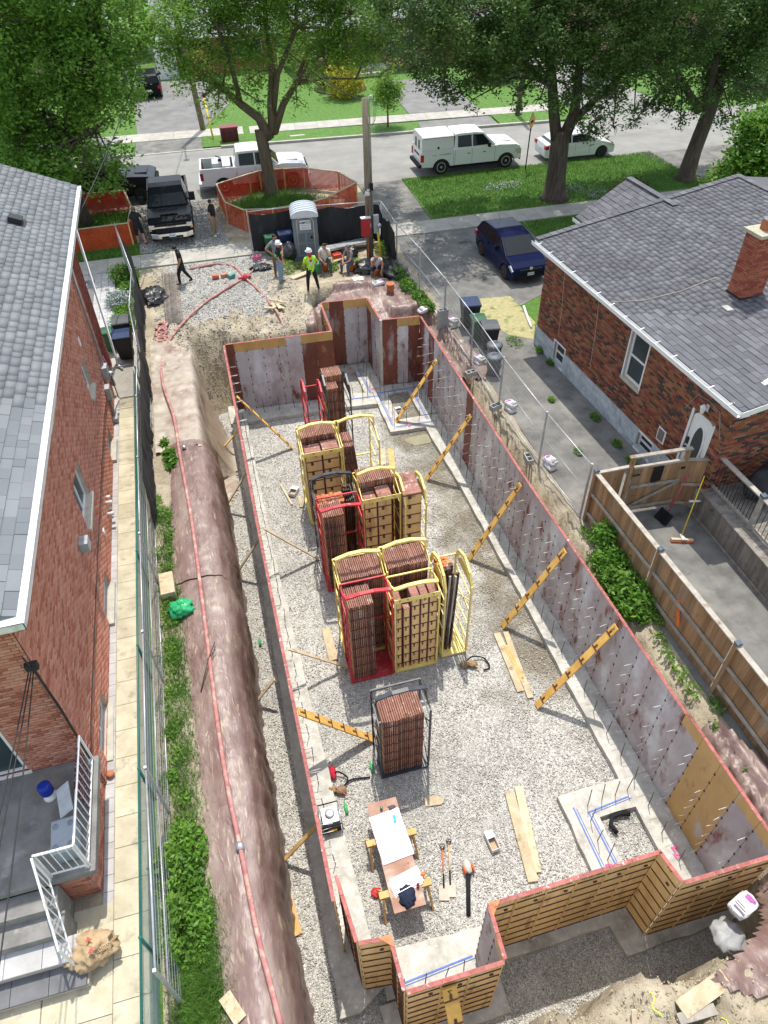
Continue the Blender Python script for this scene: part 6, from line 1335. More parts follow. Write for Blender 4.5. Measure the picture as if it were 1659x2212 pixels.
hatch('silver car parked on the street beyond the linden trees', paint('silver_car_paint', (.4, .42, .44)), (31.2, 55.5, .02), radians(82), silv, 4.5, 1.8, 1.45,
  [(-2.0, .95), (-1.3, 1.38), (-.5, 1.45), (.4, 1.4), (1.3, .95)], [([(-1.3, 1.0), (-1.0, 1.3), (-.1, 1.36), (-.1, 1.0)], 'side'), ([(0, 1.0), (0, 1.36), (.4, 1.3), (.9, 1.0)], 'side'), ([(1.26, .98), (.47, 1.37)], 'front'), ([(-1.95, 1.0), (-1.38, 1.34)], 'rear')],
  [(-2.2, .75), (-2.1, .97), (1.35, .97), (2.0, .8), (2.2, .6)], .98, 1.35, -1.35, .33, '', name='sedan_car')
# ---------------------------------------------------------------- people
skin_ = flat('skin_light', (.42, .22, .14), .6, var=.1); skin_t = flat('skin_tanned', (.30, .14, .085), .6, var=.1)
def cloth(n, c): return mat(n, [tuple(x*.75 for x in c), tuple(min(1, x*1.2) for x in c)], 9, .9, bump=.35, bscale=14, bdist=.02)
C_blk = cloth('black_cotton', (.016, .017, .02)); C_khaki = cloth('khaki_cotton', (.3, .22, .13)); C_brown = cloth('brown_canvas', (.16, .11, .07)); C_grey = cloth('grey_cotton', (.2, .21, .23)); C_jean = cloth('light_jeans', (.2, .29, .4)); C_djean = cloth('dark_jeans', (.05, .08, .14)); C_white = cloth('white_cotton', (.62, .62, .64)); C_greyj = cloth('charcoal_jeans', (.06, .065, .075)); C_hiv = cloth('hi_vis_lime', (.42, .75, .03)); C_boot = flat('tan_boot', (.22, .15, .09), .8); C_shoe = flat('dark_shoe', (.02, .02, .02), .7); C_rub = flat('rubber_boot', (.11, .12, .10), .5); C_tee = cloth('taupe_cotton', (.2, .18, .18))
hairm = flat('dark_hair', (.02, .015, .012), .8); hairg = flat('grey_hair', (.11, .1, .1), .8); helm = flat('white_helmet', (.75, .75, .74), .3, var=.03); redc = flat('red_cloth', (.5, .02, .03), .8); eyem = flat('eye_dark', (.02, .02, .02), .3)
def person(label, loc, rz, J, mats, hair='short', hairmat=None, tall=1.0):
    """J: joint name -> (x, y, z), forward is +y. mats: shirt, sleeve, arm, trousers, shin, foot, skin"""
    t_ = thing('person', label, 'person', loc, rz)
    vs = []; rad = []; ed = []; lab = []
    def v(p, r): vs.append(Vector(p)*tall); rad.append(r*tall*(1.22 if r > .02 else 1.0)); return len(vs)-1
    def e(a, b, l): ed.append((a, b)); lab.append(l)
    pel = v(J['pelvis'], .13); sp = v(J['spine'], .13); ch = v(J['chest'], .155); nk = v(J['neck'], .055)
    e(pel, sp, 'shirt'); e(sp, ch, 'shirt'); e(ch, nk, 'shirt')
    hd = Vector(J['head']); fw = Vector(J.get('look', (0, 1, 0))).normalized(); sd_ = fw.cross(Vector((0, 0, 1))).normalized(); up = sd_.cross(fw)
    h0 = v(hd-up*.06, .06); h1 = v(hd+up*.015, .076); h2 = v(hd+up*.085, .06); e(nk, h0, 'skin'); e(h0, h1, 'skin'); e(h1, h2, 'skin')
    jaw = v(hd-up*.075+fw*.055, .035); e(h0, jaw, 'skin'); ns_ = v(hd+fw*.108-up*.012, .014); e(h1, ns_, 'skin')
    for s in (-1, 1): er = v(hd+sd_*.098*s, .016); e(h1, er, 'skin')
    for s, n in ((-1, 'l'), (1, 'r')):
        hp = v(J['hip_'+n], .105); kn = v(J['knee_'+n], .068); an = v(J['ankle_'+n], .045); toe = v(J['toe_'+n], .042); mid = v(Vector(J['hip_'+n]).lerp(Vector(J['knee_'+n]), .5), .09)
        cf_ = v(Vector(J['knee_'+n]).lerp(Vector(J['ankle_'+n]), .3), .066); heel = v(Vector(J['ankle_'+n])+Vector((0, -.02, -.045)), .045)
        e(pel, hp, 'trousers'); e(hp, mid, 'trousers'); e(mid, kn, 'trousers'); e(kn, cf_, 'shin'); e(cf_, an, 'shin'); e(an, heel, 'foot'); e(heel, toe, 'foot')
        sh = v(J['shoulder_'+n], .068); el = v(J['elbow_'+n], .045); ua = v(Vector(J['shoulder_'+n]).lerp(Vector(J['elbow_'+n]), .5), .055); wr = v(J['wrist_'+n], .029)
        e(ch, sh, 'shirt'); e(sh, ua, 'sleeve'); e(ua, el, 'arm0'); e(el, wr, 'arm')
        hdir = (Vector(J['wrist_'+n])-Vector(J['elbow_'+n])).normalized(); hdir = Vector(J.get('hand_'+n, hdir)).normalized(); W_ = Vector(J['wrist_'+n]); side = hdir.cross(Vector((0, 1, .2))).normalized()
        if side.length < .1: side = Vector((1, 0, 0))
        pn = side.cross(hdir).normalized(); palm = v(W_+hdir*.05, .03); e(wr, palm, 'skin')
        for q, ln in ((-1.5, .065), (-.5, .078), (.5, .082), (1.5, .07)):
            a = v(W_+hdir*.085+side*.017*q, .0095); b_ = v(W_+hdir*(.085+ln*.55)+side*.019*q+pn*.008, .0085); c_ = v(W_+hdir*(.085+ln*.85)+side*.019*q+pn*.03, .0075); e(palm, a, 'skin'); e(a, b_, 'skin'); e(b_, c_, 'skin')
        a = v(W_+hdir*.05+side*.045, .011); b_ = v(W_+hdir*.085+side*.055+pn*.012, .009); e(palm, a, 'skin'); e(a, b_, 'skin')
    me = bpy.data.meshes.new('tmp'); me.from_pydata(vs, ed, []); o = bpy.data.objects.new('tmp', me); COL.objects.link(o)
    md = o.modifiers.new('s', 'SKIN'); md.use_smooth_shade = True; sv = me.skin_vertices[0].data
    for i, r in enumerate(rad): sv[i].radius = (r, r*(.72 if i in (pel, sp, ch) else 1)); sv[i].use_root = (i == pel)
    ss = o.modifiers.new('b', 'SUBSURF'); ss.levels = 1
    m2 = bpy.data.meshes.new_from_object(o.evaluated_get(bpy.context.evaluated_depsgraph_get())); bpy.data.objects.remove(o); m2.name = 'body'
    keys = ['shirt', 'sleeve', 'arm0', 'arm', 'trousers', 'shin', 'foot', 'skin']; m2.materials.clear()
    for k in keys: m2.materials.append(mats.get(k, mats['skin']))
    A = np.array([vs[a] for a, _ in ed]); B = np.array([vs[b_] for _, b_ in ed]); AB = B-A; L2 = (AB**2).sum(1)+1e-9; rr = np.array([(rad[a]+rad[b_])/2 for a, b_ in ed]); li = np.array([keys.index(l) for l in lab])
    for p in m2.polygons:
        c_ = np.array(p.center); tt = np.clip(((c_-A)*AB).sum(1)/L2, 0, 1); d_ = np.linalg.norm(c_-(A+AB*tt[:, None]), axis=1)-rr*.7; p.material_index = int(li[np.argmin(d_)]); p.use_smooth = True
    b = bpy.data.objects.new('body', m2); COL.objects.link(b); b.parent = t_
    hd = hd*tall; Th = frame(hd, sd_, up.cross(sd_)*1) ; Th = Matrix(((sd_.x, fw.x, up.x, hd.x), (sd_.y, fw.y, up.y, hd.y), (sd_.z, fw.z, up.z, hd.z), (0, 0, 0, 1)))
    for s in (-1, 1): MB().lathe([(.002, -.008), (.01, 0), (.002, .008)], 6, (.034*s, .083, .012), T=Th, axis='y').build('eye', eyem, t_)
    MB().bar((-.022, .094, -.045), (.022, .094, -.045), .008, .006, T=Th).build('mouth', flat('lip', (.25, .08, .06)) if 'lip' not in bpy.data.materials else bpy.data.materials['lip'], t_)
    if hair == 'helmet':
        b = MB().lathe([(.132, .045), (.135, .055), (.122, .06), (.12, .1), (.1, .15), (.06, .18), (.01, .19)], 16, T=Th); b.bar((0, -.1, .13), (0, .1, .13), .03, .12, T=Th); b.prism([(-.1, .08), (.1, .08), (.07, .17), (-.07, .17)], .045, .055, 'z', 0, Th); b.build('helmet', helm if hairmat is None else hairmat, t_)
    elif hair:
        b = MB().lathe([(.098, .0), (.103, .03), (.1, .07), (.085, .11), (.05, .135), (.01, .142)], 14, (0, -.012, .0), T=Th @ Matrix.Rotation(radians(18), 4, 'X')); b.build('hair' if hair != 'cap' else 'cap', hairmat or hairm, t_)
        if hair == 'cap': MB().prism([(-.075, .07), (.075, .07), (.05, .17), (-.05, .17)], .05, .06, 'z', 0, Th).build('cap_peak', hairmat or hairm, t_)
    return t_
def stand(**k):
    J = dict(pelvis=(0, 0, .95), spine=(0, 0, 1.12), chest=(0, .0, 1.34), neck=(0, .01, 1.5), head=(0, .035, 1.63), hip_l=(-.1, 0, .9), hip_r=(.1, 0, .9), knee_l=(-.12, .02, .49), knee_r=(.12, .02, .49), ankle_l=(-.13, -.02, .09), ankle_r=(.13, -.02, .09), toe_l=(-.15, .15, .045), toe_r=(.15, .15, .045),
             shoulder_l=(-.19, 0, 1.42), shoulder_r=(.19, 0, 1.42), elbow_l=(-.26, -.02, 1.13), elbow_r=(.26, -.02, 1.13), wrist_l=(-.27, .08, .88), wrist_r=(.27, .08, .88)); J.update(k); return J
def sit(**k):
    J = dict(pelvis=(0, 0, .48), spine=(0, .06, .65), chest=(0, .12, .86), neck=(0, .17, 1.02), head=(0, .22, 1.14), look=(0, 1, -.25), hip_l=(-.1, .02, .46), hip_r=(.1, .02, .46), knee_l=(-.2, .42, .5), knee_r=(.2, .42, .5), ankle_l=(-.22, .42, .09), ankle_r=(.22, .42, .09), toe_l=(-.25, .58, .045), toe_r=(.25, .58, .045),
             shoulder_l=(-.19, .13, .95), shoulder_r=(.19, .13, .95), elbow_l=(-.24, .28, .68), elbow_r=(.24, .28, .68), wrist_l=(-.06, .46, .55), wrist_r=(.06, .46, .55)); J.update(k); return J
PI2 = pi/2
mt = lambda sh, sl, tr, shin, ft, sk=skin_, arm=None: dict(shirt=sh, sleeve=sl, arm0=arm or sk, arm=sk, trousers=tr, shin=shin, foot=ft, skin=sk)
person('person seen from behind in black T-shirt and black shorts beside the black pickup', (-2.92, 36.45, .0), radians(5), stand(elbow_l=(-.32, -.03, 1.16), wrist_l=(-.36, .12, .92), elbow_r=(.3, .05, 1.15), wrist_r=(.4, .22, .97), ankle_r=(.2, -.22, .13), knee_r=(.16, .02, .5), toe_r=(.22, -.08, .05), look=(.2, 1, -.5)), mt(C_blk, C_blk, C_blk, skin_, C_shoe), hairmat=hairg)
person('bearded person in black polo shirt and khaki trousers standing by the orange fence', (.68, 36.35, .0), radians(-120), stand(spine=(0, .05, 1.12), elbow_l=(-.24, .02, 1.14), wrist_l=(-.16, .2, .98), look=(-.5, 1, 0)), mt(C_blk, C_blk, C_khaki, C_khaki, flat('white_shoe', (.7, .7, .7))))
person('person all in black walking left across the gravel with head bowed', (-1.12, 31.35, .02), radians(95), stand(head=(0, .12, 1.6), look=(0, 1, -.8), neck=(0, .06, 1.49), knee_l=(-.1, .2, .52), ankle_l=(-.1, .22, .1), toe_l=(-.1, .4, .05), knee_r=(.1, -.08, .5), ankle_r=(.1, -.32, .12), toe_r=(.1, -.18, .05), elbow_l=(-.25, .03, 1.14), wrist_l=(-.24, .15, .9), elbow_r=(.24, -.05, 1.14), wrist_r=(.24, .02, .88)), mt(C_blk, C_blk, C_blk, C_blk, C_shoe, arm=skin_))
person('person in grey T-shirt, brown trousers and dark cap with hand on hip', (3.02, 30.85, .05), radians(195), stand(elbow_r=(.42, -.06, 1.2), wrist_r=(.22, .03, 1.02), elbow_l=(-.3, .0, 1.14), wrist_l=(-.22, .16, .97), look=(-.2, 1, -.2)), mt(C_grey, C_grey, C_brown, C_brown, C_boot), hair='cap', tall=1.06)
MB().lathe([(.01, 0), (.06, .004)], 10, (-.06, .13, 1.28), axis='y').build('shirt_badge', redc, bpy.data.objects['person.003'])
p5_ = person('person in white hard hat, black T-shirt with green stripes and light jeans', (3.0, 29.75, .2), radians(-115), stand(elbow_l=(-.28, -.08, 1.15), wrist_l=(-.3, .05, .9), elbow_r=(.25, .05, 1.13), wrist_r=(.22, .22, .98), toe_l=(-.2, .13, .045)), mt(C_blk, C_blk, C_jean, C_jean, C_boot), hair='helmet', tall=1.03)
gr = flat('green_print', (.1, .7, .15))
for s in (-1, 1): MB().lathe([(.075, 0), (.077, .02), (.075, .04)], 10, (s*.215, -.01, 1.33)).lathe([(.07, 0), (.072, .02), (.07, .03)], 10, (s*.225, -.02, 1.26)).build('sleeve_stripe', gr, p5_, kind='stuff')
MB().bar((-.1, .135, 1.36), (.1, .135, 1.36), .02, .05).build('shirt_print', gr, p5_)
hv = person('person in white hard hat and lime hi-vis T-shirt with crossed stripes, seen from behind', (4.12, 28.3, .36), radians(8), stand(elbow_l=(-.3, .0, 1.16), wrist_l=(-.24, .16, 1.0), elbow_r=(.3, .02, 1.16), wrist_r=(.26, .18, 1.02), ankle_l=(-.2, -.02, .09), ankle_r=(.26, -.02, .09), knee_l=(-.16, .02, .5), knee_r=(.2, .02, .5), toe_r=(.32, .14, .04), look=(-.6, 1, 0)), mt(C_hiv, C_hiv, C_blk, C_blk, C_boot), hair='helmet')
stp_ = flat('reflective_tape', (.62, .66, .6), .3)
q = MB(); q.bar((-.14, -.118, 1.42), (.12, -.112, 1.06), .035, .01, up=(0, 1, 0)); q.build('reflective_stripe', stp_, hv); q = MB(); q.bar((.14, -.118, 1.42), (-.12, -.112, 1.06), .035, .01, up=(0, 1, 0)); q.build('reflective_stripe', stp_, hv)
MB().lathe([(.07, 1.44), (.1, 1.48), (.075, 1.56), (.08, 1.6)], 10, (0, 0, 0)).prism([(-.07, 1.38), (.07, 1.38), (0, 1.26)], -.13, -.11, 'y').build('neck_cloth', redc, hv)
person('seated person in white tank top and charcoal jeans holding a hand to the chin', (5.15, 30.75, .03), radians(172), sit(elbow_l=(-.24, .32, .72), wrist_l=(-.08, .26, .98), hand_l=(.3, .1, 1), look=(.4, 1, -.15)), mt(C_white, skin_, C_greyj, C_greyj, C_boot), tall=1.05)
person('seated person in grey-brown T-shirt and blue jeans looking left with clasped hands', (6.28, 30.3, .03), radians(120), sit(look=(.1, 1, -.1)), mt(C_tee, C_tee, C_djean, C_djean, C_boot), hairmat=hairg)
person('seated person in white tank top, black shorts and rubber boots with bowed head on hand', (7.2, 29.3, .1), radians(165), sit(chest=(0, .2, .82), neck=(0, .3, .95), head=(.02, .38, 1.03), look=(0, 1, -.9), shoulder_l=(-.19, .22, .9), shoulder_r=(.19, .22, .9), elbow_r=(.2, .42, .62), wrist_r=(.07, .42, .86), hand_r=(-.2, .1, 1), elbow_l=(-.26, .34, .64), wrist_l=(-.2, .5, .45), hand_l=(0, .3, -1), spine=(0, .1, .65)), mt(C_white, skin_t, C_blk, C_rub, C_rub, skin_t), hair=None)
# ---------------------------------------------------------------- small things
def bucket(label, x, y, z, m, r=.15, h=.37, flip=False, nm='bucket'):
    o = MB().lathe([(r*.86, 0), (r, h*.92), (r*1.05, h*.92), (r*1.05, h), (r*.95, h), (r*.82, .02)], 18, (x, y, z)).build(nm, m); return tag(o, label, 'bucket')
ob_ = flat('orange_bucket', (.6, .16, .05), .5)
bucket('orange bucket under the seated person in white tank top and charcoal jeans', 5.15, 30.75, .02, ob_); bucket('orange bucket under the seated person in blue jeans', 6.28, 30.3, .02, ob_); bucket('orange bucket under the person with bowed head', 7.2, 29.3, .08, ob_); bucket('faded orange bucket standing alone on the brown tarp', 7.35, 27.6, .12, flat('faded_orange', (.62, .25, .12), .6), .17, .42)
def carton(label, c, d, m, rz=0, nm='box', cat='box', bev=.01):
    o = MB().box(-d[0]/2, d[0]/2, -d[1]/2, d[1]/2, 0, d[2]).build(nm, m, fix=True, bev=bev); o.location = c; o.rotation_euler = (0, 0, rz); return tag(o, label, cat)
wb = flat('white_card', (.66, .66, .65), .8, var=.05); card = flat('brown_card', (.42, .3, .18), .85)
carton('left white carton beside the seated group on the tarp', (6.08, 28.75, .2), (.22, .32, .2), wb, .1); carton('right white carton beside the seated group on the tarp', (6.33, 28.74, .2), (.22, .32, .2), wb, .05)
carton('green cooler box behind the hi-vis worker', (4.75, 30.75, .05), (.3, .45, .42), flat('green_plastic', (.03, .28, .08), .5), .1, 'cooler', 'cooler', .03)
o = carton('red fuel can in front of the aluminium plank', (5.9, 31.7, .02), (.42, .26, .3), flat('red_plastic', (.5, .05, .03), .4), .2, 'fuel_can', 'fuel can', .04); MB().tube([(-.1, 0, .3), (-.1, 0, .36), (.1, 0, .36), (.1, 0, .3)], .02, 6).build('handle', bpy.data.materials['red_plastic'], o)
carton('teal plastic jug beside the red fuel can', (6.45, 31.6, .02), (.2, .2, .22), flat('teal_plastic', (.02, .3, .28), .4), .2, 'plastic_jug', 'jug', .04)
o = MB().bar((5.3, 32.5, .25), (7.9, 32.75, .35), .5, .1).build('aluminium_plank', mat('aluminium', [(.5, .52, .55), (.68, .7, .72)], 4, .35, .7)); tag(o, 'long aluminium scaffold plank lying in front of the black fabric', 'plank')
def board(label, a, b_, w_=.2, th=.035, m='lumber', group=None, cat='board', nm='loose_board', up=(0, 0, 1)):
    o = MB().bar(a, b_, w_, th, up=up).build(nm, M[m]); return tag(o, label, cat, group)
board('short plank on the ground left of the hi-vis worker', (3.5, 30.2, .12), (4.45, 30.75, .1), .26, .04); board('grey plank running back between the seated men and the toilet', (4.6, 30.9, .1), (6.3, 31.7, .12), .22, .05); board('short timber behind the seated grey-shirted person', (5.9, 31.0, .08), (6.3, 31.5, .08), .1, .06)
board('upper tan offcut board at the foot of the right fence corner', (7.75, 28.4, .1), (8.3, 27.4, .1), .15, .05); board('lower tan offcut board at the foot of the right fence corner', (7.95, 28.9, .1), (8.1, 27.7, .1), .14, .05)
def cement(label, x, y, z, rz, wm=None, top=0):
    wt = flat('white_paper_bag', (.62, .61, .6), .6, var=.08) if 'white_paper_bag' not in bpy.data.materials else bpy.data.materials['white_paper_bag']
    V, F = blob(0, 0, .09, .34, .24, .11, x*3+y, .3, 14); V[:, 0] = np.tanh(V[:, 0]*4.2)*.3; V[:, 1] = np.tanh(V[:, 1]*5.5)*.2; V[:, 2] = np.clip(V[:, 2], .0, .17)*(1-.35*(np.abs(V[:, 0])/.3)**4)
    o = from_np('cement_bag', V, F, wt, smooth=True); o.location = (x, y, z); o.rotation_euler = (0, 0, rz); tag(o, label, 'cement bag')
    pm = flat('purple_print', (.38, .1, .34), .6) if 'purple_print' not in bpy.data.materials else bpy.data.materials['purple_print']; V2, F2 = blob(0, 0, .1, .09, .16, .09, x*3+y+2, .25, 8); V2[:, 2] = np.clip(V2[:, 2], .05, .178); from_np('printed_patch', V2+[.13, 0, .003], F2, pm, o, smooth=True)
    MB().box(-.2, -.16, -.12, .1, .165, .176).box(-.13, -.11, -.1, .12, .165, .176).box(-.08, -.06, -.05, .12, .165, .176).build('printed_lines', flat('print_grey', (.15, .13, .15)) if 'print_grey' not in bpy.data.materials else bpy.data.materials['print_grey'], o, kind='stuff'); return o
cement('cement bag lying flat on the tarp in front of the person with bowed head', 7.0, 28.3, .2, .3); cement('cement bag at the fence foot just above the concrete blocks', 8.25, 25.7, .05, .5)
for i, (y, nm_) in enumerate(((24.3, 'beside the stacked concrete blocks'), (21.3, 'in front of the garbage cans'), (18.25, 'at the middle post of the right fence'), (15.1, 'nearest the wooden fence on the driveway'))):
    for k in range(2): cement(('top' if k else 'lower')+' cement bag of the pair '+nm_, 9.02+.03*k, y+.04*k, .01+.14*k, radians(100+12*k)).scale = (.85, .85, 1)
cement('white and purple cement bag at the near right corner of the formwork', 7.35, 2.75, -.35, .3); 
heap('grey wet cement bag slumped on the bank at the near right corner', (7.0, 2.45, -.75), (.3, .3, .14), flat('grey_bag', (.3, .3, .3), .5), 31, 'cement_bag', 'cement bag', .2)
cbm = mat('concrete_block', [(.3, .3, .28), (.4, .4, .38)], 10, .95, bump=.4, bscale=60)
def block(label, x, y, z, rz=0, m=None, group=None):
    b = MB(); b.box(-.2, .2, -.1, -.07, 0, .19).box(-.2, .2, .07, .1, 0, .19)
    for xx in (-.2, -.015, .17): b.box(xx, xx+.03, -.07, .07, 0, .19)
    o = b.build('concrete_block', m or cbm); o.location = (x, y, z); o.rotation_euler = (0, 0, rz); tag(o, label, 'concrete block', group, kind='' ) if False else tag(o, label, 'concrete block', group); return o
for k in range(4): block(['bottom', 'second', 'third', 'top'][k]+' block of the concrete block stack by the fence post', 8.6, 24.3, .02+.195*k, .1, group='stacked concrete blocks')
block('single concrete block on the dirt at the foot of the near fence post', 8.5, 15.5, .05, 1.5); block('concrete block on the soil by the tarp edge near the fence', 8.45, 20.6, .05, .2); block('white painted concrete block in the weeds by the mesh fence', 8.35, 29.0, .05, .6, M['white'])
block('concrete block sprayed pink beside the black fabric', 2.3, 32.8, .05, .1, flat('pink_spray', (.55, .15, .25), .9)); block('concrete block on the dirt at the far fence post', 8.55, 18.4, .05, .3)
# wheeled bins
def bin_(label, x, y, rz, body, lid, w_=.62, d_=.72, h=1.05, nm='wheeled_bin'):
    t_ = thing(nm, label, 'wheeled bin', (x, y, .02), rz); b = MB()
    V = [(-w_*.38, -d_*.36, .05), (w_*.38, -d_*.36, .05), (w_*.38, d_*.3, .05), (-w_*.38, d_*.3, .05), (-w_/2, -d_/2, h*.9), (w_/2, -d_/2, h*.9), (w_/2, d_/2, h*.9), (-w_/2, d_/2, h*.9)]
    b.add(V, [(0, 3, 2, 1), (4, 5, 6, 7), (0, 1, 5, 4), (1, 2, 6, 5), (2, 3, 7, 6), (3, 0, 4, 7)]); b.build('body', body, t_, fix=True, bev=.03)
    MB().box(-w_/2-.02, w_/2+.02, -d_/2-.02, d_/2+.02, h*.9, h*.93).build('rim', body, t_)
    MB().prism([(-d_/2-.03, h*.93), (-d_/2, h*.97), (0, h), (d_/2, h*.97), (d_/2+.03, h*.93)], -w_/2-.01, w_/2+.01, 'x').build('lid', lid, t_, fix=True, bev=.01)
    MB().tube([(-w_*.4, d_/2+.03, h*.9), (-w_*.4, d_/2+.08, h*.92), (w_*.4, d_/2+.08, h*.92), (w_*.4, d_/2+.03, h*.9)], .015, 6).build('handle', body, t_)
    for s in (-1, 1): MB().lathe([(.1, -.03), (.12, -.02), (.12, .02), (.1, .03)], 12, (s*w_*.36, d_*.36, .12), axis='x').build('wheel', trim, t_)
    return t_
kb_ = flat('bin_black', (.018, .018, .02), .5); bl = flat('bin_blue', (.015, .03, .085), .4); gn = flat('bin_green', (.015, .09, .04), .5); gb = flat('bin_grey_lid', (.07, .075, .08), .5)
bin_('black wheeled bin with blue lid by the left brick house', -3.62, 25.6, 0, kb_, bl); bin_('black wheeled bin with grey lid behind the blue-lidded one', -3.65, 26.75, 0, kb_, gb); bin_('slim green bin between the brick house and the blue-lidded bin', -4.2, 26.3, 0, gn, gn, .4, .5, .9)
bin_('blue wheeled bin behind the right mesh fence', 9.65, 24.1, radians(-8), kb_, bl, .7, .75, 1.1); bin_('green bin behind the right mesh fence', 9.6, 23.05, radians(-8), gn, gn, .55, .6, .95); bin_('black wheeled bin nearest the garbage cans behind the mesh fence', 9.78, 22.3, radians(-10), kb_, gb, .62, .68, 1.02)
bin_('green bin behind the black fabric left of the portable toilet', 3.05, 33.2, .1, gn, gn, .5, .5, .95); bin_('dark blue bin left of the portable toilet', 3.75, 33.2, .05, bl, bl, .65, .6, 1.05); 
heap('black garbage bag in front of the dark blue bin', (3.8, 32.35, .4), (.36, .36, .45), polyb, 41, 'garbage_bag', 'garbage bag', .2)
for i, (x, y) in enumerate(((9.3, 20.55), (9.6, 21.3))):
    t_ = thing('garbage_can', ['nearer grey ribbed garbage can behind the mesh fence', 'farther grey ribbed garbage can behind the mesh fence'][i], 'garbage can', (x, y, .01)); gm2 = flat('can_grey%d' % i, (.10, .115, .13), .5)
    MB().lathe([(.22, 0), (.24, .3), (.25, .31), (.25, .34), (.26, .62), (.28, .63), (.28, .7)], 22).build('body', gm2, t_); MB().lathe([(.3, .7), (.3, .73), (.22, .78), (.05, .8), (.01, .8)], 22).tube([(-.1, 0, .8), (-.08, 0, .84), (.08, 0, .84), (.1, 0, .8)], .012, 5).build('lid', gm2, t_)
# portable toilet
pg = mat('toilet_grey', [(.12, .15, .18), (.17, .205, .24)], 1.5, .45); pg2 = flat('toilet_dark', (.1, .125, .15), .5); pr = flat('toilet_roof', (.52, .56, .6), .4, var=.05); tanp = flat('tan_trim', (.5, .42, .33), .6)
pt_ = thing('portable_toilet', 'grey portable toilet with pale domed roof against the black fabric', 'portable toilet', (4.66, 32.65, .04), radians(-6))
MB().box(-.56, .56, -.56, .56, .12, 2.0).build('cabin', pg, pt_, fix=True, bev=.04); MB().box(-.6, .6, -.62, .62, 0, .14).build('base', pg2, pt_)
V = []; nn_ = 13
b = MB(); b.prism([(-.62, 1.96)]+[(.62*cos(a), 2.03+.27*sin(a)) for a in np.linspace(pi, 0, nn_)]+[(.62, 1.96)], -.66, .62, 'y'); rf_ = b.build('roof', pr, pt_, fix=True, bev=.02)
for k in range(5): y = -.5+.24*k; b = MB(); pts = [(.63*cos(a), y, 2.04+.28*sin(a)) for a in np.linspace(pi*.88, pi*.12, 9)]; b.tube(pts, .022, 6); b.build('roof_rib', pr, rf_)
d_ = MB().box(-.36, .36, -.6, -.565, .16, 1.92).build('door', pg, pt_)
for z0_, z1_ in ((.3, .75), (.85, 1.25)):
    for s in (-1, 1): MB().box(s*.19-.14, s*.19+.14, -.615, -.6, z0_, z1_).build('door_panel', pg2, d_, fix=True, bev=.006)
MB().tube([(-.38, -.59, .14), (-.38, -.59, 1.78), (-.3, -.59, 1.93), (0, -.59, 1.97), (.3, -.59, 1.93), (.38, -.59, 1.78), (.38, -.59, .14)], .022, 6).build('door_frame', tanp, pt_)
MB().box(.2, .3, -.63, -.6, 1.0, 1.12).build('latch', trim, d_)
sg = MB().box(-.25, .25, -.618, -.6, 1.42, 1.83).build('sign', wb, pt_); Ts_ = frame((0, -.621, 1.73), (1, 0, 0), (0, 0, 1)); navyt = flat('sign_ink', (.01, .015, .06))
text('AMPOT', .15, navyt, Ts_, sg, 'sign_lettering', bold=.003); text('PORTABLE TOILETS', .045, navyt, frame((0, -.621, 1.61), (1, 0, 0), (0, 0, 1)), sg, 'sign_lettering'); text('1-800-834-1623', .062, navyt, frame((0, -.621, 1.5), (1, 0, 0), (0, 0, 1)), sg, 'sign_lettering')
for k in range(3): MB().box(-.575, -.56, -.35, .35, .5+.4*k, .58+.4*k).build('side_rib', pg2, pt_)
# utility pole with its boxes
polem = mat('wood_pole', [(.13, .105, .07), (.24, .2, .14)], 6, .95, bump=.5, bscale=20, stretch=(3, 3, .2), stain=((.08, .065, .045), 4, .55, .7, (1, 1, .2)))
up_t = wthing('utility_pole', 'wooden service pole with red meter box standing inside the fence corner', 'utility pole', (7.42, 31.5, 0))
MB().tube([(7.44, 31.5, -.1), (7.42, 31.5, 6.65)], [.17, .13], 12).build('pole', polem, up_t)
MB().tube([(7.6, 31.45, 1.4), (7.59, 31.45, 6.5), (7.6, 31.42, 6.72), (7.68, 31.38, 6.75), (7.72, 31.35, 6.6)], .035, 8).build('conduit', M['steel'], up_t)
MB().box(7.02, 7.42, 31.2, 31.38, 1.15, 1.95).build('red_box', flat('box_red', (.4, .025, .03), .5), up_t); MB().box(7.0, 7.45, 31.17, 31.4, 1.95, 1.99).build('box_hood', wb, up_t)
MB().box(7.6, 7.85, 31.3, 31.45, 1.2, 2.0).build('meter_box', g2, up_t); MB().lathe([(.1, 0), (.1, -.1), (.06, -.12)], 12, (7.85, 31.3, 1.55), axis='y').build('electricity_meter', M['steel'], up_t); MB().box(7.36, 7.48, 31.32, 31.36, 1.5, 1.65).build('notice', wb, up_t)
MB().box(7.35, 7.55, 31.28, 31.4, 3.1, 3.15).box(7.28, 7.42, 31.15, 31.35, 2.95, 3.08).tube([(7.3, 31.3, 3.1), (7.22, 31.2, 2.9)], .03, 6).build('camera_unit', wb, up_t); MB().box(7.46, 7.6, 31.2, 31.27, 3.12, 3.42).build('solar_panel', trim, up_t)
q = MB()
for k in range(3): q.tube([(7.7, 31.35, 6.6), (7.85-.05*k, 31.3, 6.3), (7.8-.06*k, 31.3, 5.9-.1*k), (7.65, 31.35, 5.6)], .01, 4)
q.build('loose_wire', flat('grey_green_wire', (.2, .28, .25)), up_t); MB().tube([(7.9, 31.2, .0), (7.78, 31.35, 1.3)], .05, 8).build('guy_guard', flat('guard_yellow', (.75, .5, .02), .4), up_t)
q = MB().tube([(7.3, 31.3, 1.1), (7.28, 31.1, .3), (7.1, 30.6, .02)], .01, 4).tube([(7.5, 31.25, .4), (7.75, 30.9, .7)], .012, 4).build('orange_cord', flat('orange_cord', (.7, .15, .03)), up_t)
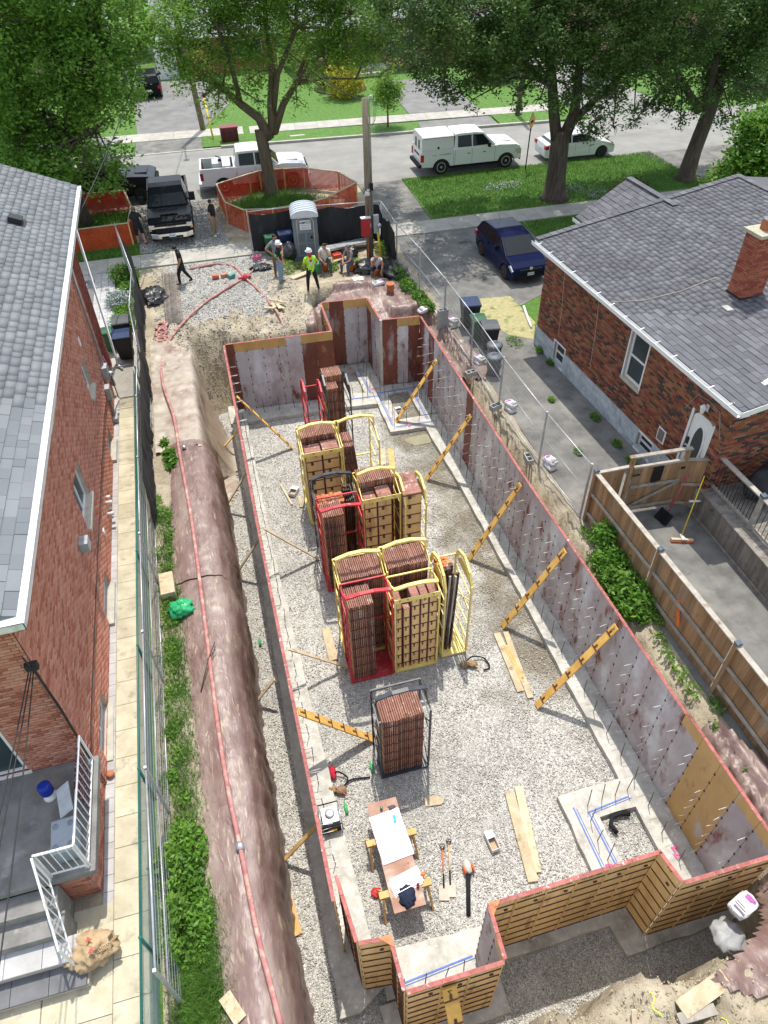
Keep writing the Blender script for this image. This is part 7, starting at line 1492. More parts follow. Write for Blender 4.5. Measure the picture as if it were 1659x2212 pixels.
fu = wthing('utility_pole', 'tall wooden street pole rising from the lawn edge across the street', 'utility pole', (1.45, 54.75, 0)); MB().tube([(1.48, 54.75, -.1), (1.2, 54.75, 5), (.98, 54.8, 10)], [.19, .17, .14], 12).build('pole', polem, fu)
MB().tube([(1.0, 54.8, 8.6), (1.0, 53.4, 9.2), (1.0, 52.2, 9.3)], .04, 6).build('lamp_arm', M['steel'], fu); MB().lathe([(.02, .12), (.2, 0), (.16, -.08), (.02, -.1)], 10, (1.0, 52.0, 9.25)).build('lamp_head', M['steel'], fu)
MB().tube([(1.95, 52.0, 0), (1.85, 53.5, 2.2)], .055, 8).build('guy_guard', bpy.data.materials['guard_yellow'], label='yellow plastic guard on the guy wire across the street', cat='guy wire guard')
tp = wthing('utility_pole', 'wooden street pole behind the yellow speed bump sign, right of the lawn', 'utility pole', (22.9, 50.9, 0)); MB().tube([(22.9, 50.9, -.1), (23.4, 50.9, 9)], [.17, .14], 10).build('pole', polem, tp)
# telecom pedestal
cb_ = flat('maroon_paint', (.13, .02, .025), .5); pd = wthing('telecom_cabinet', 'low maroon utility cabinet on the verge across the street', 'utility cabinet', (3.0, 51.5, .08)); MB().box(2.45, 3.55, 51.25, 51.85, .06, .9).build('cabinet', cb_, pd); MB().box(2.4, 3.6, 51.2, 51.9, .9, .96).build('lid', flat('maroon_lid', (.2, .04, .045)), pd); MB().box(2.85, 3.2, 51.22, 51.25, .3, .7).build('door', flat('maroon_dark', (.06, .01, .012)), pd)
for x in (2.5, 3.28): MB().box(x, x+.25, 51.225, 51.25, .15, .75).build('louvre', bpy.data.materials['maroon_dark'], pd)
tag(MB().box(6.9, 7.9, 51.1, 51.35, .08, .1).build('manhole_slab', M['conc']), 'pale concrete access cover set in the verge across the street', 'cover')
# speed bump warning sign
sn = wthing('warning_sign', 'yellow diamond speed bump sign on a thin dark post', 'traffic sign', (19.03, 40.4, 0)); MB().bar((19.03, 40.4, -.05), (19.1, 40.4, 2.9), .05, .05).build('post', trim, sn)
yl = flat('sign_yellow', (.85, .42, .01), .4, var=.03); Tq = frame((19.1, 40.36, 2.62), (.75, .66, 0), (0, 0, 1))
MB().prism([(0, -.46), (.46, 0), (0, .46), (-.46, 0)], -.004, .004, 'z', 0, Tq).build('plate', trim, sn, fix=True); MB().prism([(0, -.43), (.43, 0), (0, .43), (-.43, 0)], .004, .01, 'z', 0, Tq).build('sign_face', yl, sn, fix=True)
MB().prism([(-.2, -.06), (.2, -.06), (.14, .0), (.07, .06), (-.07, .06), (-.14, 0)], .01, .016, 'z', 0, Tq).prism([(-.2, -.09), (.2, -.09), (.2, -.075), (-.2, -.075)], .01, .016, 'z', 0, Tq).build('bump_symbol', trim, sn, fix=True)
# hydrant
hy = wthing('fire_hydrant', 'yellow fire hydrant inside the orange tree fence', 'hydrant', (6.65, 37.4, 0)); hym = flat('hydrant_yellow', (.75, .4, .02), .5)
MB().lathe([(.16, 0), (.16, .05), (.11, .06), (.11, .6), (.15, .62), (.15, .68), (.1, .78), (.03, .82), (.03, .88)], 14, (6.65, 37.4, 0)).build('barrel', hym, hy); MB().lathe([(.06, -.2), (.06, .2)], 10, (6.65, 37.4, .48), axis='x').lathe([(.07, -.2), (.07, 0)], 10, (6.65, 37.4, .45), axis='y').build('outlet', hym, hy, kind='stuff')
# fire hose on the left bank and across the gravel
def hz_(x, y):
    z = ground_z(x, y); return max(z, .2 if y < 24 and x > -2 else z)+.05
hosem = mat('red_hose', [(.33, .12, .11), (.46, .22, .2)], 5, .85, stain=((.5, .38, .3), 4, .5, .68, (1, 1, 1)))
hp = [(607, 2215), (580, 2110), (557, 2020), (519, 1830), (492, 1700), (470, 1560), (441, 1330), (415, 1130), (390, 990), (375, 900), (352, 830), (350, 775), (375, 725), (430, 665), (490, 622), (528, 600)]
W3 = [atz(x, y, .24 if y > 800 else .06) for x, y in hp]; W3 = [Vector((p.x, p.y, hz_(p.x, p.y) if p.y > 24 else .27)) for p in W3]
def smooth(P, n=6):
    out = []
    for i in range(len(P)-1):
        p0, p1, p2, p3 = P[max(i-1, 0)], P[i], P[i+1], P[min(i+2, len(P)-1)]
        for k in range(n): t = k/n; out.append(.5*((2*p1)+(p2-p0)*t+(2*p0-5*p1+4*p2-p3)*t*t+(3*p1-p0-3*p2+p3)*t**3))
    return out+[P[-1]]
ht = wthing('fire_hose', 'long red fire hose running over the brown tarps to the gravel', 'hose', W3[4]); MB().tube(smooth(W3), .05, 8).build('hose', hosem, ht)
MB().lathe([(.075, -.07), (.085, 0), (.075, .07)], 10, (W3[3].x, W3[3].y, .28), axis='y').build('coupling', M['steel'], ht); cp = atz(398, 968, .25); MB().lathe([(.06, -.05), (.07, 0), (.06, .05)], 10, (cp.x, cp.y, .28), axis='y').build('coupling', M['steel'], ht)
def hose(label, pts, r=.05): P_ = [Vector((p.x, p.y, ground_z(p.x, p.y)+.04)) for p in (atz(x, y, .05) for x, y in pts)]; return tag(MB().tube(smooth(P_), r, 7).build('fire_hose', hosem), label, 'hose')
hose('red hose running from the valve towards the blocks on the gravel', [(528, 600), (505, 575), (470, 568), (445, 575), (410, 580)]); hose('red hose running up past the two standing workers', [(530, 598), (545, 585), (560, 570)]); hose('red hose running from the valve down to the far formwork wall', [(532, 602), (560, 630), (585, 660), (605, 690), (622, 722)])
v0_ = atz(530, 600, .1); tag(MB().lathe([(.13, 0), (.15, .1), (.1, .2), (.03, .28)], 10, (v0_.x, v0_.y, .02)).bar((v0_.x-.3, v0_.y, .1), (v0_.x+.25, v0_.y+.1, .1), .12).build('hose_valve', flat('valve_red', (.5, .06, .08), .5), fix=True), 'red wye valve joining the hoses on the gravel', 'valve')
P_ = []
for k in range(26): a = k*1.9; P_.append(Vector((-2.28+.32*cos(a)*(.4+.6*abs(sin(k))), 26.2+.062*k*1.0+.3*sin(a*1.7)*.6, .1+.03*(k % 3))))
tag(MB().tube(smooth(P_, 3), .045, 6).build('fire_hose', hosem), 'tangled red hose heap at the foot of the black fabric', 'hose')
for k, (x, y, c_) in enumerate(((.35, 30.9, (.5, .15, .08)), (.75, 30.9, (.45, .2, .12)), (1.05, 30.75, (.1, .3, .25)))):
    carton(['orange brick at the left end of the red hose on the gravel', 'middle brick at the end of the red hose', 'green tinted block at the end of the red hose'][k], (x-.1, y+.6, .02), (.3, .2, .15), flat('brick%d' % k, c_), .3*k, 'loose_brick', 'brick')
# bundle of rebar and scrap at the left of the gravel
rbm = mat('rebar_bundle', [(.15, .12, .1), (.34, .3, .27)], 6, .7, .4, rnd=.3)
for i in range(16):
    o = MB().tube([(-2.1+.045*i, 27.6, .06), (-2.08+.047*i, 32.6-.1*(i % 3), .05+.01*(i % 2))], .02, 5).build('rebar_rod', rbm); tag(o, 'rusty steel rod lying in the rebar bundle beside the gravel driveway', 'rebar', 'rebar rods lying along the driveway')
# lumber scraps at the hose
for i in range(7): a = random.random()*3; x, y = 2.5+random.uniform(-.35, .35), 27.6+random.uniform(-.3, .3); z = ground_z(x, y); tag(MB().bar((x, y, z+.05+.03*i), (x+.42*cos(a), y+.42*sin(a), z+.06+.03*i), .12, .04).build('wood_offcut', M['lumber']), 'short pale offcut in the pile of wood scraps on the slope', 'offcut', 'pale wood offcuts piled on the slope')
heap('grey plastic sheet crumpled on the slope behind the far wall', (2.6, 25.9, -.9), (.3, .5, .2), flat('grey_poly', (.3, .3, .31), .35), 51)
# loose planks on the pit floor
LG = 'loose planks on the gravel floor'
def planks(pts): 
    for lb, a, b_, w_, m_ in pts: A_, B_ = atz(*a, -2.86), atz(*b_, -2.86); board(lb, (A_.x, A_.y, -2.855+random.uniform(0, .02)), (B_.x, B_.y, -2.855), w_, .04, m_, LG)
planks([('left plank of the trio below the third brace', (1073, 1368), (1125, 1494), .2, 'lumber'), ('middle fresh yellow plank of the trio below the third brace', (1092, 1395), (1134, 1480), .13, 'lumber_fresh'), ('right plank of the trio below the third brace', (1092, 1366), (1146, 1508), .16, 'lumber'),
        ('left wide plank of the near pair on the gravel', (1100, 1712), (1152, 1905), .24, 'lumber'), ('right wide plank of the near pair on the gravel', (1120, 1700), (1160, 1885), .2, 'lumber'), ('wide board alone beside the left footing', (704, 1358), (721, 1426), .26, 'lumber'), ('thin lath lying left of the far yellow rack', (606, 1047), (631, 1090), .07, 'lumber'), ('short offcut left of the far yellow rack', (646, 1072), (652, 1096), .12, 'lumber'),
        ('left board of the three behind the half empty yellow rack', (826, 970), (829, 1012), .2, 'lumber'), ('right fresh board behind the half empty yellow rack', (843, 970), (848, 1012), .22, 'lumber_fresh')])
planks([('upper tan board outside the left wall near the bottom', (610, 1915), (640, 2022), .28, 'lumber_fresh'), ('lower tan board outside the left wall near the bottom', (612, 1990), (630, 2080), .2, 'lumber_fresh')])
for k, (a, b_, lb) in enumerate((((485, 2150), (520, 2205), 'pale plywood offcut on the tarp at the bottom left'), ((598, 2160), (606, 2178), 'small wood offcut on the gravel at the bottom'))):
    A_, B_ = atz(*a, .2 if k == 0 else -2.87), atz(*b_, .2 if k == 0 else -2.87); board(lb, A_, B_, .22 if k == 0 else .12, .03)
tag(MB().prism([(2.62, 7.17), (3.0, 7.12), (3.08, 7.16), (3.05, 7.3), (2.92, 7.38), (2.64, 7.38)], -2.89, -2.85, 'z').build('wood_offcut', M['lumber'], fix=True), 'pale wooden offcut with rounded corner in the black rack shadow', 'offcut')
# white cartons in the pit
def obox(label, p, d, rz):
    t_ = thing('open_carton', label, 'box', p, rz); b = MB(); b.box(-d[0]/2, d[0]/2, -d[1]/2, d[1]/2, 0, .01).box(-d[0]/2, -d[0]/2+.01, -d[1]/2, d[1]/2, .01, d[2]).box(d[0]/2-.01, d[0]/2, -d[1]/2, d[1]/2, .01, d[2]).box(-d[0]/2+.01, d[0]/2-.01, d[1]/2-.01, d[1]/2, .01, d[2]).box(-d[0]/2+.01, d[0]/2-.01, -d[1]/2, -d[1]/2+.01, .01, d[2]); b.build('tray', wb, t_, kind='stuff')
    MB().box(-d[0]/2+.02, d[0]/2-.02, -d[1]/2+.02, d[1]/2*.3, .012, .03).build('contents', card, t_); MB().box(-d[0]/2, d[0]/2, d[1]*.1, d[1]/2, d[2], d[2]+.01).build('flap', wb, t_); return t_
obox('white carton tray inside the far footing box', (6.45, 23.2, -2.88), (.25, .28, .12), .1); obox('white open carton on the gravel left of the far yellow rack', (1.45, 19.4, -2.88), (.26, .42, .14), -.6); obox('white open carton on the gravel right of the shovels', (3.85, 5.95, -2.88), (.2, .45, .16), .1)
# plan table on sawhorses
tb_ = wthing('plan_table', 'plywood plan table on two sawhorses near the bottom of the view', 'table', (1.55, 6.1, -2.88)); TZ = -2.14
MB().box(1.2, 1.9, 4.87, 7.28, TZ-.02, TZ).build('table_top', mat('stained_ply', [(.3, .15, .1), (.42, .27, .2)], 2.5, .7, stain=((.5, .44, .36), 2, .52, .68, (1, 1, 1)), stain2=((.2, .08, .05), 6, .62, .74, (1, 1, 1))), tb_)
HG = 'sawhorses carrying the plan table'
for i, y in enumerate((6.42, 5.3)):
    h_ = wthing('sawhorse', ['farther sawhorse under the blueprints end of the plan table', 'nearer sawhorse under the dark cloth end of the plan table'][i], 'sawhorse', (1.57, y, -2.88), HG); MB().bar((.98, y, TZ-.08), (2.14, y, TZ-.08), .14, .09).build('top_beam', M['lumber_fresh'], h_)
    for x in (1.06, 2.06):
        for s in (-1, 1): MB().bar((x, y+s*.05, TZ-.12), (x+(.04 if x > 1.5 else -.04), y+s*.33, -2.9), .1, .04, up=(1, 0, 0)).build('leg', M['lumber_fresh'], h_)
        MB().bar((x, y-.2, -2.5), (x, y+.2, -2.5), .03, .09).build('brace', M['lumber_fresh'], h_)
pap = mat('drawing_paper', [(.72, .73, .76), (.8, .81, .84)], 3, .7); inkp = flat('plan_ink', (.25, .26, .3), .8)
def curl(label, pts, z=0): 
    V = []; n = 30; (ax, ay), (bx_, by), (cx_, cy_), (dx_, dy_) = pts
    for i in range(n+1):
        f = i/n; hz2 = .012+.05*abs(sin(f*pi*3.0+.3))**1.5
        for j in range(7): g = j/6; x = (ax+(dx_-ax)*f)*(1-g)+(bx_+(cx_-bx_)*f)*g; y = (ay+(dy_-ay)*f)*(1-g)+(by+(cy_-by)*f)*g; V.append((x, y, TZ+hz2+z))
    idx = np.arange(len(V)).reshape(n+1, 7); F = np.stack([idx[:-1, :-1], idx[:-1, 1:], idx[1:, 1:], idx[1:, :-1]], -1).reshape(-1, 4); o = from_np('building_plans', np.array(V), F, pap, smooth=True); return tag(o, label, 'paper')
o = curl('large set of blueprints rolled open over the plan table', [(1.17, 6.95), (1.88, 7.02), (1.95, 5.92), (1.22, 5.86)])
b = MB()
for k in range(26): x = 1.25+.55*random.random(); y = 6.6+.3*random.random(); q_ = random.random() < .5; b.box(x, x+(.004 if q_ else .12), y, y+(.08 if q_ else .004), TZ+.062, TZ+.064)
for k in range(12): x = 1.35+.4*random.random(); b.box(x, x+.003, 6.0, 6.12, TZ+.066, TZ+.068)
b.build('plan_drawing', inkp, o, kind='stuff'); MB().box(1.7, 1.76, 6.7, 6.85, TZ+.066, TZ+.069).build('cyan_note', flat('cyan_note', (.02, .45, .75)), o)
tag(MB().prism([(1.27, 5.54), (1.93, 5.66), (1.99, 5.32), (1.33, 5.2)], TZ+.002, TZ+.03, 'z').prism([(1.25, 5.5), (1.9, 5.6), (1.96, 5.28), (1.31, 5.16)], TZ+.0, TZ+.002, 'z').build('building_plans', pap, fix=True), 'folded blueprint sheets near the dark cloth on the plan table', 'paper')
V, F = blob(1.55, 5.12, TZ+.03, .16, .2, .07, 61, .35, 14); tag(from_np('dark_cloth', V, F, cloth('navy_cloth', (.012, .02, .045)), smooth=True), 'dark navy cloth bunched on the near end of the plan table', 'cloth')
tag(MB().bar((1.35, 5.2, TZ+.1), (1.75, 5.28, TZ+.1), .012).build('white_rod', M['tie']), 'thin white tie rod resting on the dark cloth', 'rod')
tag(MB().lathe([(.033, 0), (.033, .115), (.027, .122)], 12, (1.5, 7.08, TZ)).build('drink_can', flat('can_green', (.12, .25, .18), .3, .6)), 'green and silver drink can on the far end of the plan table', 'can')
V, F = blob(1.75, 7.05, TZ+.02, .08, .05, .025, 66, .2, 10); gl = from_np('work_glove', V, F, flat('glove_dark', (.08, .07, .08), .9), smooth=True); tag(gl, 'dark work glove beside the drink can on the plan table', 'glove')
q = MB()
for k in range(4): q.tube([(1.70+.015*k, 7.02, TZ+.02), (1.63+.022*k, 6.95-.008*k, TZ+.02)], .009, 5)
q.tube([(1.69, 7.08, TZ+.02), (1.65, 7.09, TZ+.02)], .01, 5); q.build('fingers', bpy.data.materials['glove_dark'], gl, kind='stuff')
tag(MB().lathe([(.035, 0), (.035, .14), (.015, .18), (.015, .21)], 10, (1.83, 5.25, TZ)).build('red_bottle', flat('bottle_red', (.5, .03, .12), .3)), 'red chalk bottle beside the dark cloth on the plan table', 'bottle')
heap('red tool lying under the near left of the plan table', (.98, 5.6, -2.85), (.12, .1, .06), flat('tool_red', (.45, .03, .03), .5), 71, 'hand_tool', 'tool', .3); heap('orange tool resting on the near sawhorse', (2.0, 5.45, TZ+.03), (.06, .04, .03), flat('tool_orange', (.8, .15, .02), .5), 73, 'hand_tool', 'tool', .2)
# shovels
def shovel(label, hx_, hy_, bx_, by_, shaft):
    t_ = wthing('shovel', label, 'shovel', (hx_, hy_, -2.88)); a, c_ = Vector((hx_, hy_, -2.83)), Vector((bx_, by_, -2.85)); d = (c_-a).normalized(); s_ = Vector((-d.y, d.x, 0)); L = (c_-a).length
    MB().tube([a+d*.12, a+d*(L-.52)], .016, 7).build('shaft', shaft, t_); MB().tube([a+d*(L-.55), a+d*(L-.25)], .02, 7).build('socket', trim, t_)
    MB().tube([a+d*.13, a+s_*.06+d*.02, a+s_*.05-d*.01, a-s_*.05-d*.01, a-s_*.06+d*.02, a+d*.13], .012, 6).build('grip', trim, t_)
    MB().add([c_-d*.3+s_*.12, c_-d*.3-s_*.12, c_-s_*.115, c_+s_*.115]+[p-Vector((0, 0, .006)) for p in (c_-d*.3+s_*.12, c_-d*.3-s_*.12, c_-s_*.115, c_+s_*.115)], [(0, 1, 2, 3), (7, 6, 5, 4), (0, 4, 5, 1), (1, 5, 6, 2), (2, 6, 7, 3), (3, 7, 4, 0)]).build('blade', flat('shovel_blade%d' % int(hx_*10), (.36, .31, .25), .6, .3), t_)
shovel('square shovel with orange handle, left of the two on the gravel', 2.72, 6.2, 2.39, 5.05, flat('orange_shaft', (.6, .15, .05), .6)); shovel('square shovel with wooden handle, right of the two on the gravel', 2.9, 6.27, 2.55, 5.08, M['lumber_fresh'])
bw = wthing('leaf_blower', 'white and orange leaf blower with long black tube on the gravel', 'blower', (3.0, 5.5, -2.88)); V, F = blob(3.1, 5.56, -2.76, .1, .16, .11, 81, .15, 12); from_np('motor_housing', V, F, flat('blower_white', (.5, .48, .44), .5), bw, smooth=True)
for s in (-1, 1): MB().lathe([(.1, 0), (.09, .03), (.03, .05)], 12, (3.1+s*.1, 5.5, -2.76), axis='x').build('orange_cover', flat('blower_orange', (.7, .12, .02), .4) if 'blower_orange' not in bpy.data.materials else bpy.data.materials['blower_orange'], bw)
MB().tube([(3.08, 5.42, -2.8), (2.95, 5.05, -2.84), (2.8, 4.62, -2.85)], [.055, .05, .05], 9).build('blower_tube', trim, bw)
# machine beside the footing
gnr = wthing('site_machine', 'black and silver machine in a tube frame beside the left footing', 'machine', (.32, 7.4, -2.72)); MB().box(.12, .52, 7.2, 7.6, -2.68, -2.42).build('casing', M['steel'], gnr, fix=True, bev=.02); MB().box(.12, .52, 7.08, 7.2, -2.66, -2.45).build('end_case', trim, gnr); MB().box(.22, .42, 7.07, 7.08, -2.6, -2.5).build('yellow_plate', yl, gnr)
MB().lathe([(.11, 0), (.12, .03), (.09, .05), (.03, .06)], 18, (.32, 7.42, -2.42)).build('round_cap', M['steel'], gnr)
for y in (7.1, 7.65):
    MB().tube([(.08, y, -2.7), (.08, y, -2.36), (.56, y, -2.36), (.56, y, -2.7)], .016, 6).build('frame_tube', trim, gnr)
for x in (.08, .56): MB().tube([(x, 7.1, -2.36), (x, 7.65, -2.36)], .016, 6).build('frame_tube', M['steel'], gnr)
for i, (x, y, z, lb) in enumerate(((.74, 7.5, -2.84, 'green bottle lying beside the black and silver machine'), (1.6, 8.35, -2.84, 'green bottle lying by the foot of the lone black rack'), (-.62, 13.0, -2.84, 'green bottle on the gravel outside the left wall'))): tag(MB().lathe([(.04, 0), (.042, .2), (.015, .27), (.015, .3)], 10, (x, y, z), axis='y').build('bottle', glass_mat('bottle_green%d' % i, (.05, .3, .1), .15)), lb, 'bottle')
leather = mat('tan_leather', [(.2, .13, .07), (.32, .21, .12)], 8, .8, bump=.4)
def belt(label, x, y, strap, extra=None):
    t_ = wthing('tool_belt', label, 'tool belt', (x, y, -2.87))
    for k in range(2): V, F = blob(x+.22*k-.1, y-.06*k, -2.8, .13, .11, .09, x*9+k, .2, 12); from_np('pouch', V, F, leather, t_, smooth=True)
    MB().tube(smooth([Vector(p) for p in strap]), .022, 5).build('strap', trim, t_); MB().bar((x, y, -2.72), (x+.25, y-.25, -2.8), .025).build('hammer', bpy.data.materials['tool_red'] if extra else M['lumber_fresh'], t_); return t_
belt('tan tool belt with red braces near the left footing', .6, 8.15, [(.55, 8.5, -2.82), (.75, 8.55, -2.75), (.95, 8.35, -2.82), (.8, 8.15, -2.8), (1.0, 8.3, -2.84), (1.5, 8.25, -2.86)], True); belt('brown tool belt lying in front of the right yellow rack', 5.0, 10.75, [(5.0, 10.85, -2.8), (5.2, 10.9, -2.75), (5.5, 10.8, -2.82), (5.55, 10.5, -2.85), (5.35, 10.45, -2.86)])
heap('red padded brace lying beside the tan tool belt', (.62, 8.6, -2.8), (.08, .18, .06), flat('brace_red', (.4, .01, .03), .8), 85, 'padded_brace', 'brace strap', .2)
tag(MB().tube([(6.75, 5.35, -2.8), (6.68, 5.55, -2.78), (6.8, 5.72, -2.76), (7.05, 5.74, -2.76), (7.25, 5.68, -2.8)], .055, 10).build('drain_pipe', trim), 'black corrugated drain pipe curled in the near footing box', 'pipe')
tag(MB().prism([(1.35, 3.1), (1.85, 3.45), (1.4, 3.5)], -2.7, -2.45, 'z').build('concrete_wedge', M['footing'], fix=True), 'grey wedge of concrete inside the near bump-out', 'concrete lump')
# bottom right: planks and stakes on the dirt
for lb, a, b_, w_, z in (('long pale plank bridging the trench at the bottom right', (5.15, 1.55, .25), (6.1, 1.75, .3), .28, .05), ('dark square timber on the dirt at the bottom right', (5.05, 1.45, .2), (5.7, 1.42, .22), .16, .12), ('short stake in the dirt mound at the bottom', (4.35, 1.55, .1), (4.4, 1.75, .3), .08, .04), ('timber end at the bottom right corner', (6.5, 1.0, .25), (6.8, 1.25, .25), .12, .1)): board(lb, a, b_, w_, z, 'lumber' if 'dark' not in lb else 'cedar_grey')
nt_ = flat('neon_tape', (.75, .95, .05), .6)
for k, (x, y) in enumerate(((4.75, 1.9), (5.75, 1.3))): P_ = [Vector((x+.05*sin(i*1.3), y-.06*i, ground_z(x, y-.06*i)+.03+.02*(i % 2))) for i in range(7)]; tag(MB().tube(smooth(P_, 3), .008, 4).build('marking_string', nt_), ['neon yellow string on the dirt mound', 'neon yellow string on the dirt by the timber end'][k], 'string')
# left bank: plywood box and bag of green bottles, stones
carton('pale plywood box by the mesh fence on the left bank', (-2.6, 13.25, .02), (.36, .75, .28), M['lumber'], .05, 'plywood_box', 'box'); tag(heap('bag of green plastic bottles beside the plywood box', (-2.3, 12.4, .14), (.3, .27, .2), glass_mat('green_plastic_film', (.03, .3, .12), .2), 91, 'bottle_bag', 'bag', .35), None)
tag(MB().tube([(-2.0, 9.8, .15), (-1.75, 10.5, .32), (-1.55, 11.0, .3)], .014, 5).tube([(-1.72, 10.6, .32), (-1.55, 10.75, .33)], .01, 4).build('fallen_twig', flat('twig', (.06, .05, .04))), 'forked dark twig lying on the brown tarp', 'twig')
# porch things
PZ2 = 1.15
jug = thing('water_dispenser', 'blue water jug upside down on a white base on the porch', 'water jug', (-4.78, 7.55, PZ2)); MB().lathe([(.1, 0), (.13, .03), (.1, .1), (.05, .12)], 16).build('base', M['white'], jug); MB().lathe([(.03, .12), (.11, .2), (.125, .22), (.125, .32), (.11, .34), (.125, .36), (.125, .42), (.1, .45), (.01, .45)], 16).build('jug', glass_mat('jug_blue', (.01, .03, .25), .15), jug)
tot = flat('tote_grey', (.3, .34, .38), .4, var=.05)
def tote(label, x, y, rz, d, lid=True):
    t_ = thing('storage_tote', label, 'storage tote', (x, y, PZ2+.01), rz); MB().box(-d[0]/2+.03, d[0]/2-.03, -d[1]/2+.03, d[1]/2-.03, 0, d[2]).build('body', tot, t_, fix=True, bev=.02); MB().box(-d[0]/2, d[0]/2, -d[1]/2, d[1]/2, d[2], d[2]+.05).build('lid', tot, t_, fix=True, bev=.02)
    for s in (-1, 1): MB().lathe([(.05, 0), (.05, .01), (.02, .012)], 10, (s*d[0]*.3, d[1]*.3, d[2]+.05)).lathe([(.05, 0), (.05, .01), (.02, .012)], 10, (s*d[0]*.3, -d[1]*.3, d[2]+.05)).build('lid_boss', flat('tote_boss', (.2, .23, .27)) if 'tote_boss' not in bpy.data.materials else bpy.data.materials['tote_boss'], t_, kind='stuff')
tote('grey lidded storage tote inside the porch railing corner', -4.36, 6.5, .05, (.42, .62, .4))
tag(MB().box(-.17, .17, -.28, .28, 0, .02).build('tote_lid', flat('pale_lid', (.5, .53, .56), .4), fix=True, bev=.008), 'pale grey plastic lid leaning beside the water jug', 'lid'); l_ = bpy.data.objects['tote_lid']; l_.location = (-4.42, 7.25, PZ2+.3); l_.rotation_euler = (radians(8), radians(-35), .1)
textl = mat('checked_textile', [(.02, .012, .018), (.12, .03, .05), (.35, .33, .36)], 26, .9, ramp=[.4, .55, .66]); tag(MB().box(-4.06, -4.03, 7.05, 7.85, PZ2+.15, PZ2+.95).build('checked_rug', textl, fix=True), 'dark checked rug hung over the porch railing', 'rug')
tag(MB().lathe([(.02, 0), (.08, .03), (.09, .08), (.06, .11), (.03, .11)], 12, (-4.0, 8.35, .02)).build('clay_pot', flat('clay', (.4, .16, .08), .8)), 'small round clay pot at the foot of the brick corner', 'pot')
# paper yard-waste bag
kr = mat('kraft_paper', [(.36, .25, .14), (.46, .34, .2)], 3, .85, bump=.9, bscale=6, bdist=.04); V, F = blob(-4.22, 4.98, .3, .4, .29, .24, 95, .35, 22); yb = from_np('yard_waste_bag', V, F, kr, smooth=True); tag(yb, 'brown paper yard-waste bag lying on the porch steps', 'paper bag')
redp = flat('print_red', (.55, .05, .03)); Tb_ = Matrix.Translation((-4.12, 4.9, .615)) @ Matrix.Rotation(radians(20), 4, 'Z') @ Matrix.Rotation(radians(15), 4, 'Y')
MB().prism([(-.06, .12), (.05, .12), (0, .2)], 0, .01, 'z', 0, Tb_).prism([(-.08, -.07), (.04, -.07), (-.02, 0)], 0, .01, 'z', 0, Tb_).build('triangle_emblem', redp, yb, fix=True); text('CANADIAN', .07, ink, Tb_ @ Matrix.Translation((.12, -.1, .005)), yb, 'bag_lettering'); text('STORE', .07, ink, Tb_ @ Matrix.Translation((.14, -.17, 0)), yb, 'bag_lettering')
# folded umbrella beside the meters
V, F = blob(0, 0, .75, .07, .07, .75, 97, .15, 14); um = from_np('folded_umbrella', V, F, mat('pink_plaid', [(.6, .05, .2), (.1, .1, .2), (.6, .6, .62)], 16, .8, ramp=[.42, .5, .6]), smooth=True); um.location = (-3.98, 23.1, .0); um.rotation_euler = (radians(-5), radians(-4), 0); tag(um, 'pink plaid folded umbrella leaning on the brick wall', 'umbrella')
# broom and snow shovel
br = wthing('push_broom', 'push broom with yellow handle leaning on the deck skirt', 'broom', (11.1, 11.2, 0)); MB().tube([(11.2, 11.25, .12), (11.95, 12.0, 1.5)], .016, 6).build('handle', flat('broom_yellow', (.75, .55, .03)), br); MB().bar((10.9, 11.25, .08), (11.45, 11.05, .08), .08, .06).build('head', M['lumber'], br); MB().bar((10.88, 11.23, .03), (11.47, 11.02, .03), .1, .06).build('bristles', flat('bristle_red', (.4, .08, .03)), br); MB().prism([(11.13, 11.1), (11.26, 11.06), (11.24, 11.3), (11.18, 11.32)], .1, .14, 'z').build('bracket', M['steel'], br)
sv_ = wthing('snow_shovel', 'black snow shovel with red handle standing by the gate', 'shovel', (11.2, 12.1, 0)); MB().tube([(11.25, 12.05, .3), (11.6, 12.25, 1.3)], .015, 6).tube([(11.55, 12.25, 1.3), (11.6, 12.2, 1.38), (11.7, 12.28, 1.36)], .02, 6).build('handle', flat('shovel_red', (.5, .05, .1)), sv_); q = MB(); q.bar((11.0, 12.0, .04), (11.2, 12.05, .32), .45, .02, up=(0, 0, 1)); 
for k in range(5): q.bar((10.98, 11.82+.09*k, .06), (11.18, 11.87+.09*k, .35), .02, .02)
q.build('scoop', trim, sv_)
tag(MB().bar((9.1, 8.25, .6), (9.18, 8.6, 1.15), .05).build('orange_strap', bpy.data.materials['orange_cord']), 'short orange strap tied on the wooden fence rail', 'strap')
# overhead lines
def line(label, a, b_, sag, r=.015): return tag(MB().tube(catenary(a, b_, sag, 24), r, 5).build('overhead_cable', M['cable']), label, 'cable', 'overhead cables')
line('twisted cable from the left house wall up to the street pole', (-4.0, 23.6, 5.5), (1.0, 54.8, 9.3), .8, .022); line('dark cable crossing between the honey locust and the service pole', (7.42, 31.5, 6.5), (4.3, 45, 8.2), .5, .02)
line('dark cable passing behind the linden trunks at the right', (7.6, 31.5, 6.6) if False else (34, 33.0, 4.3), (15, 47, 6.8), .25, .02)
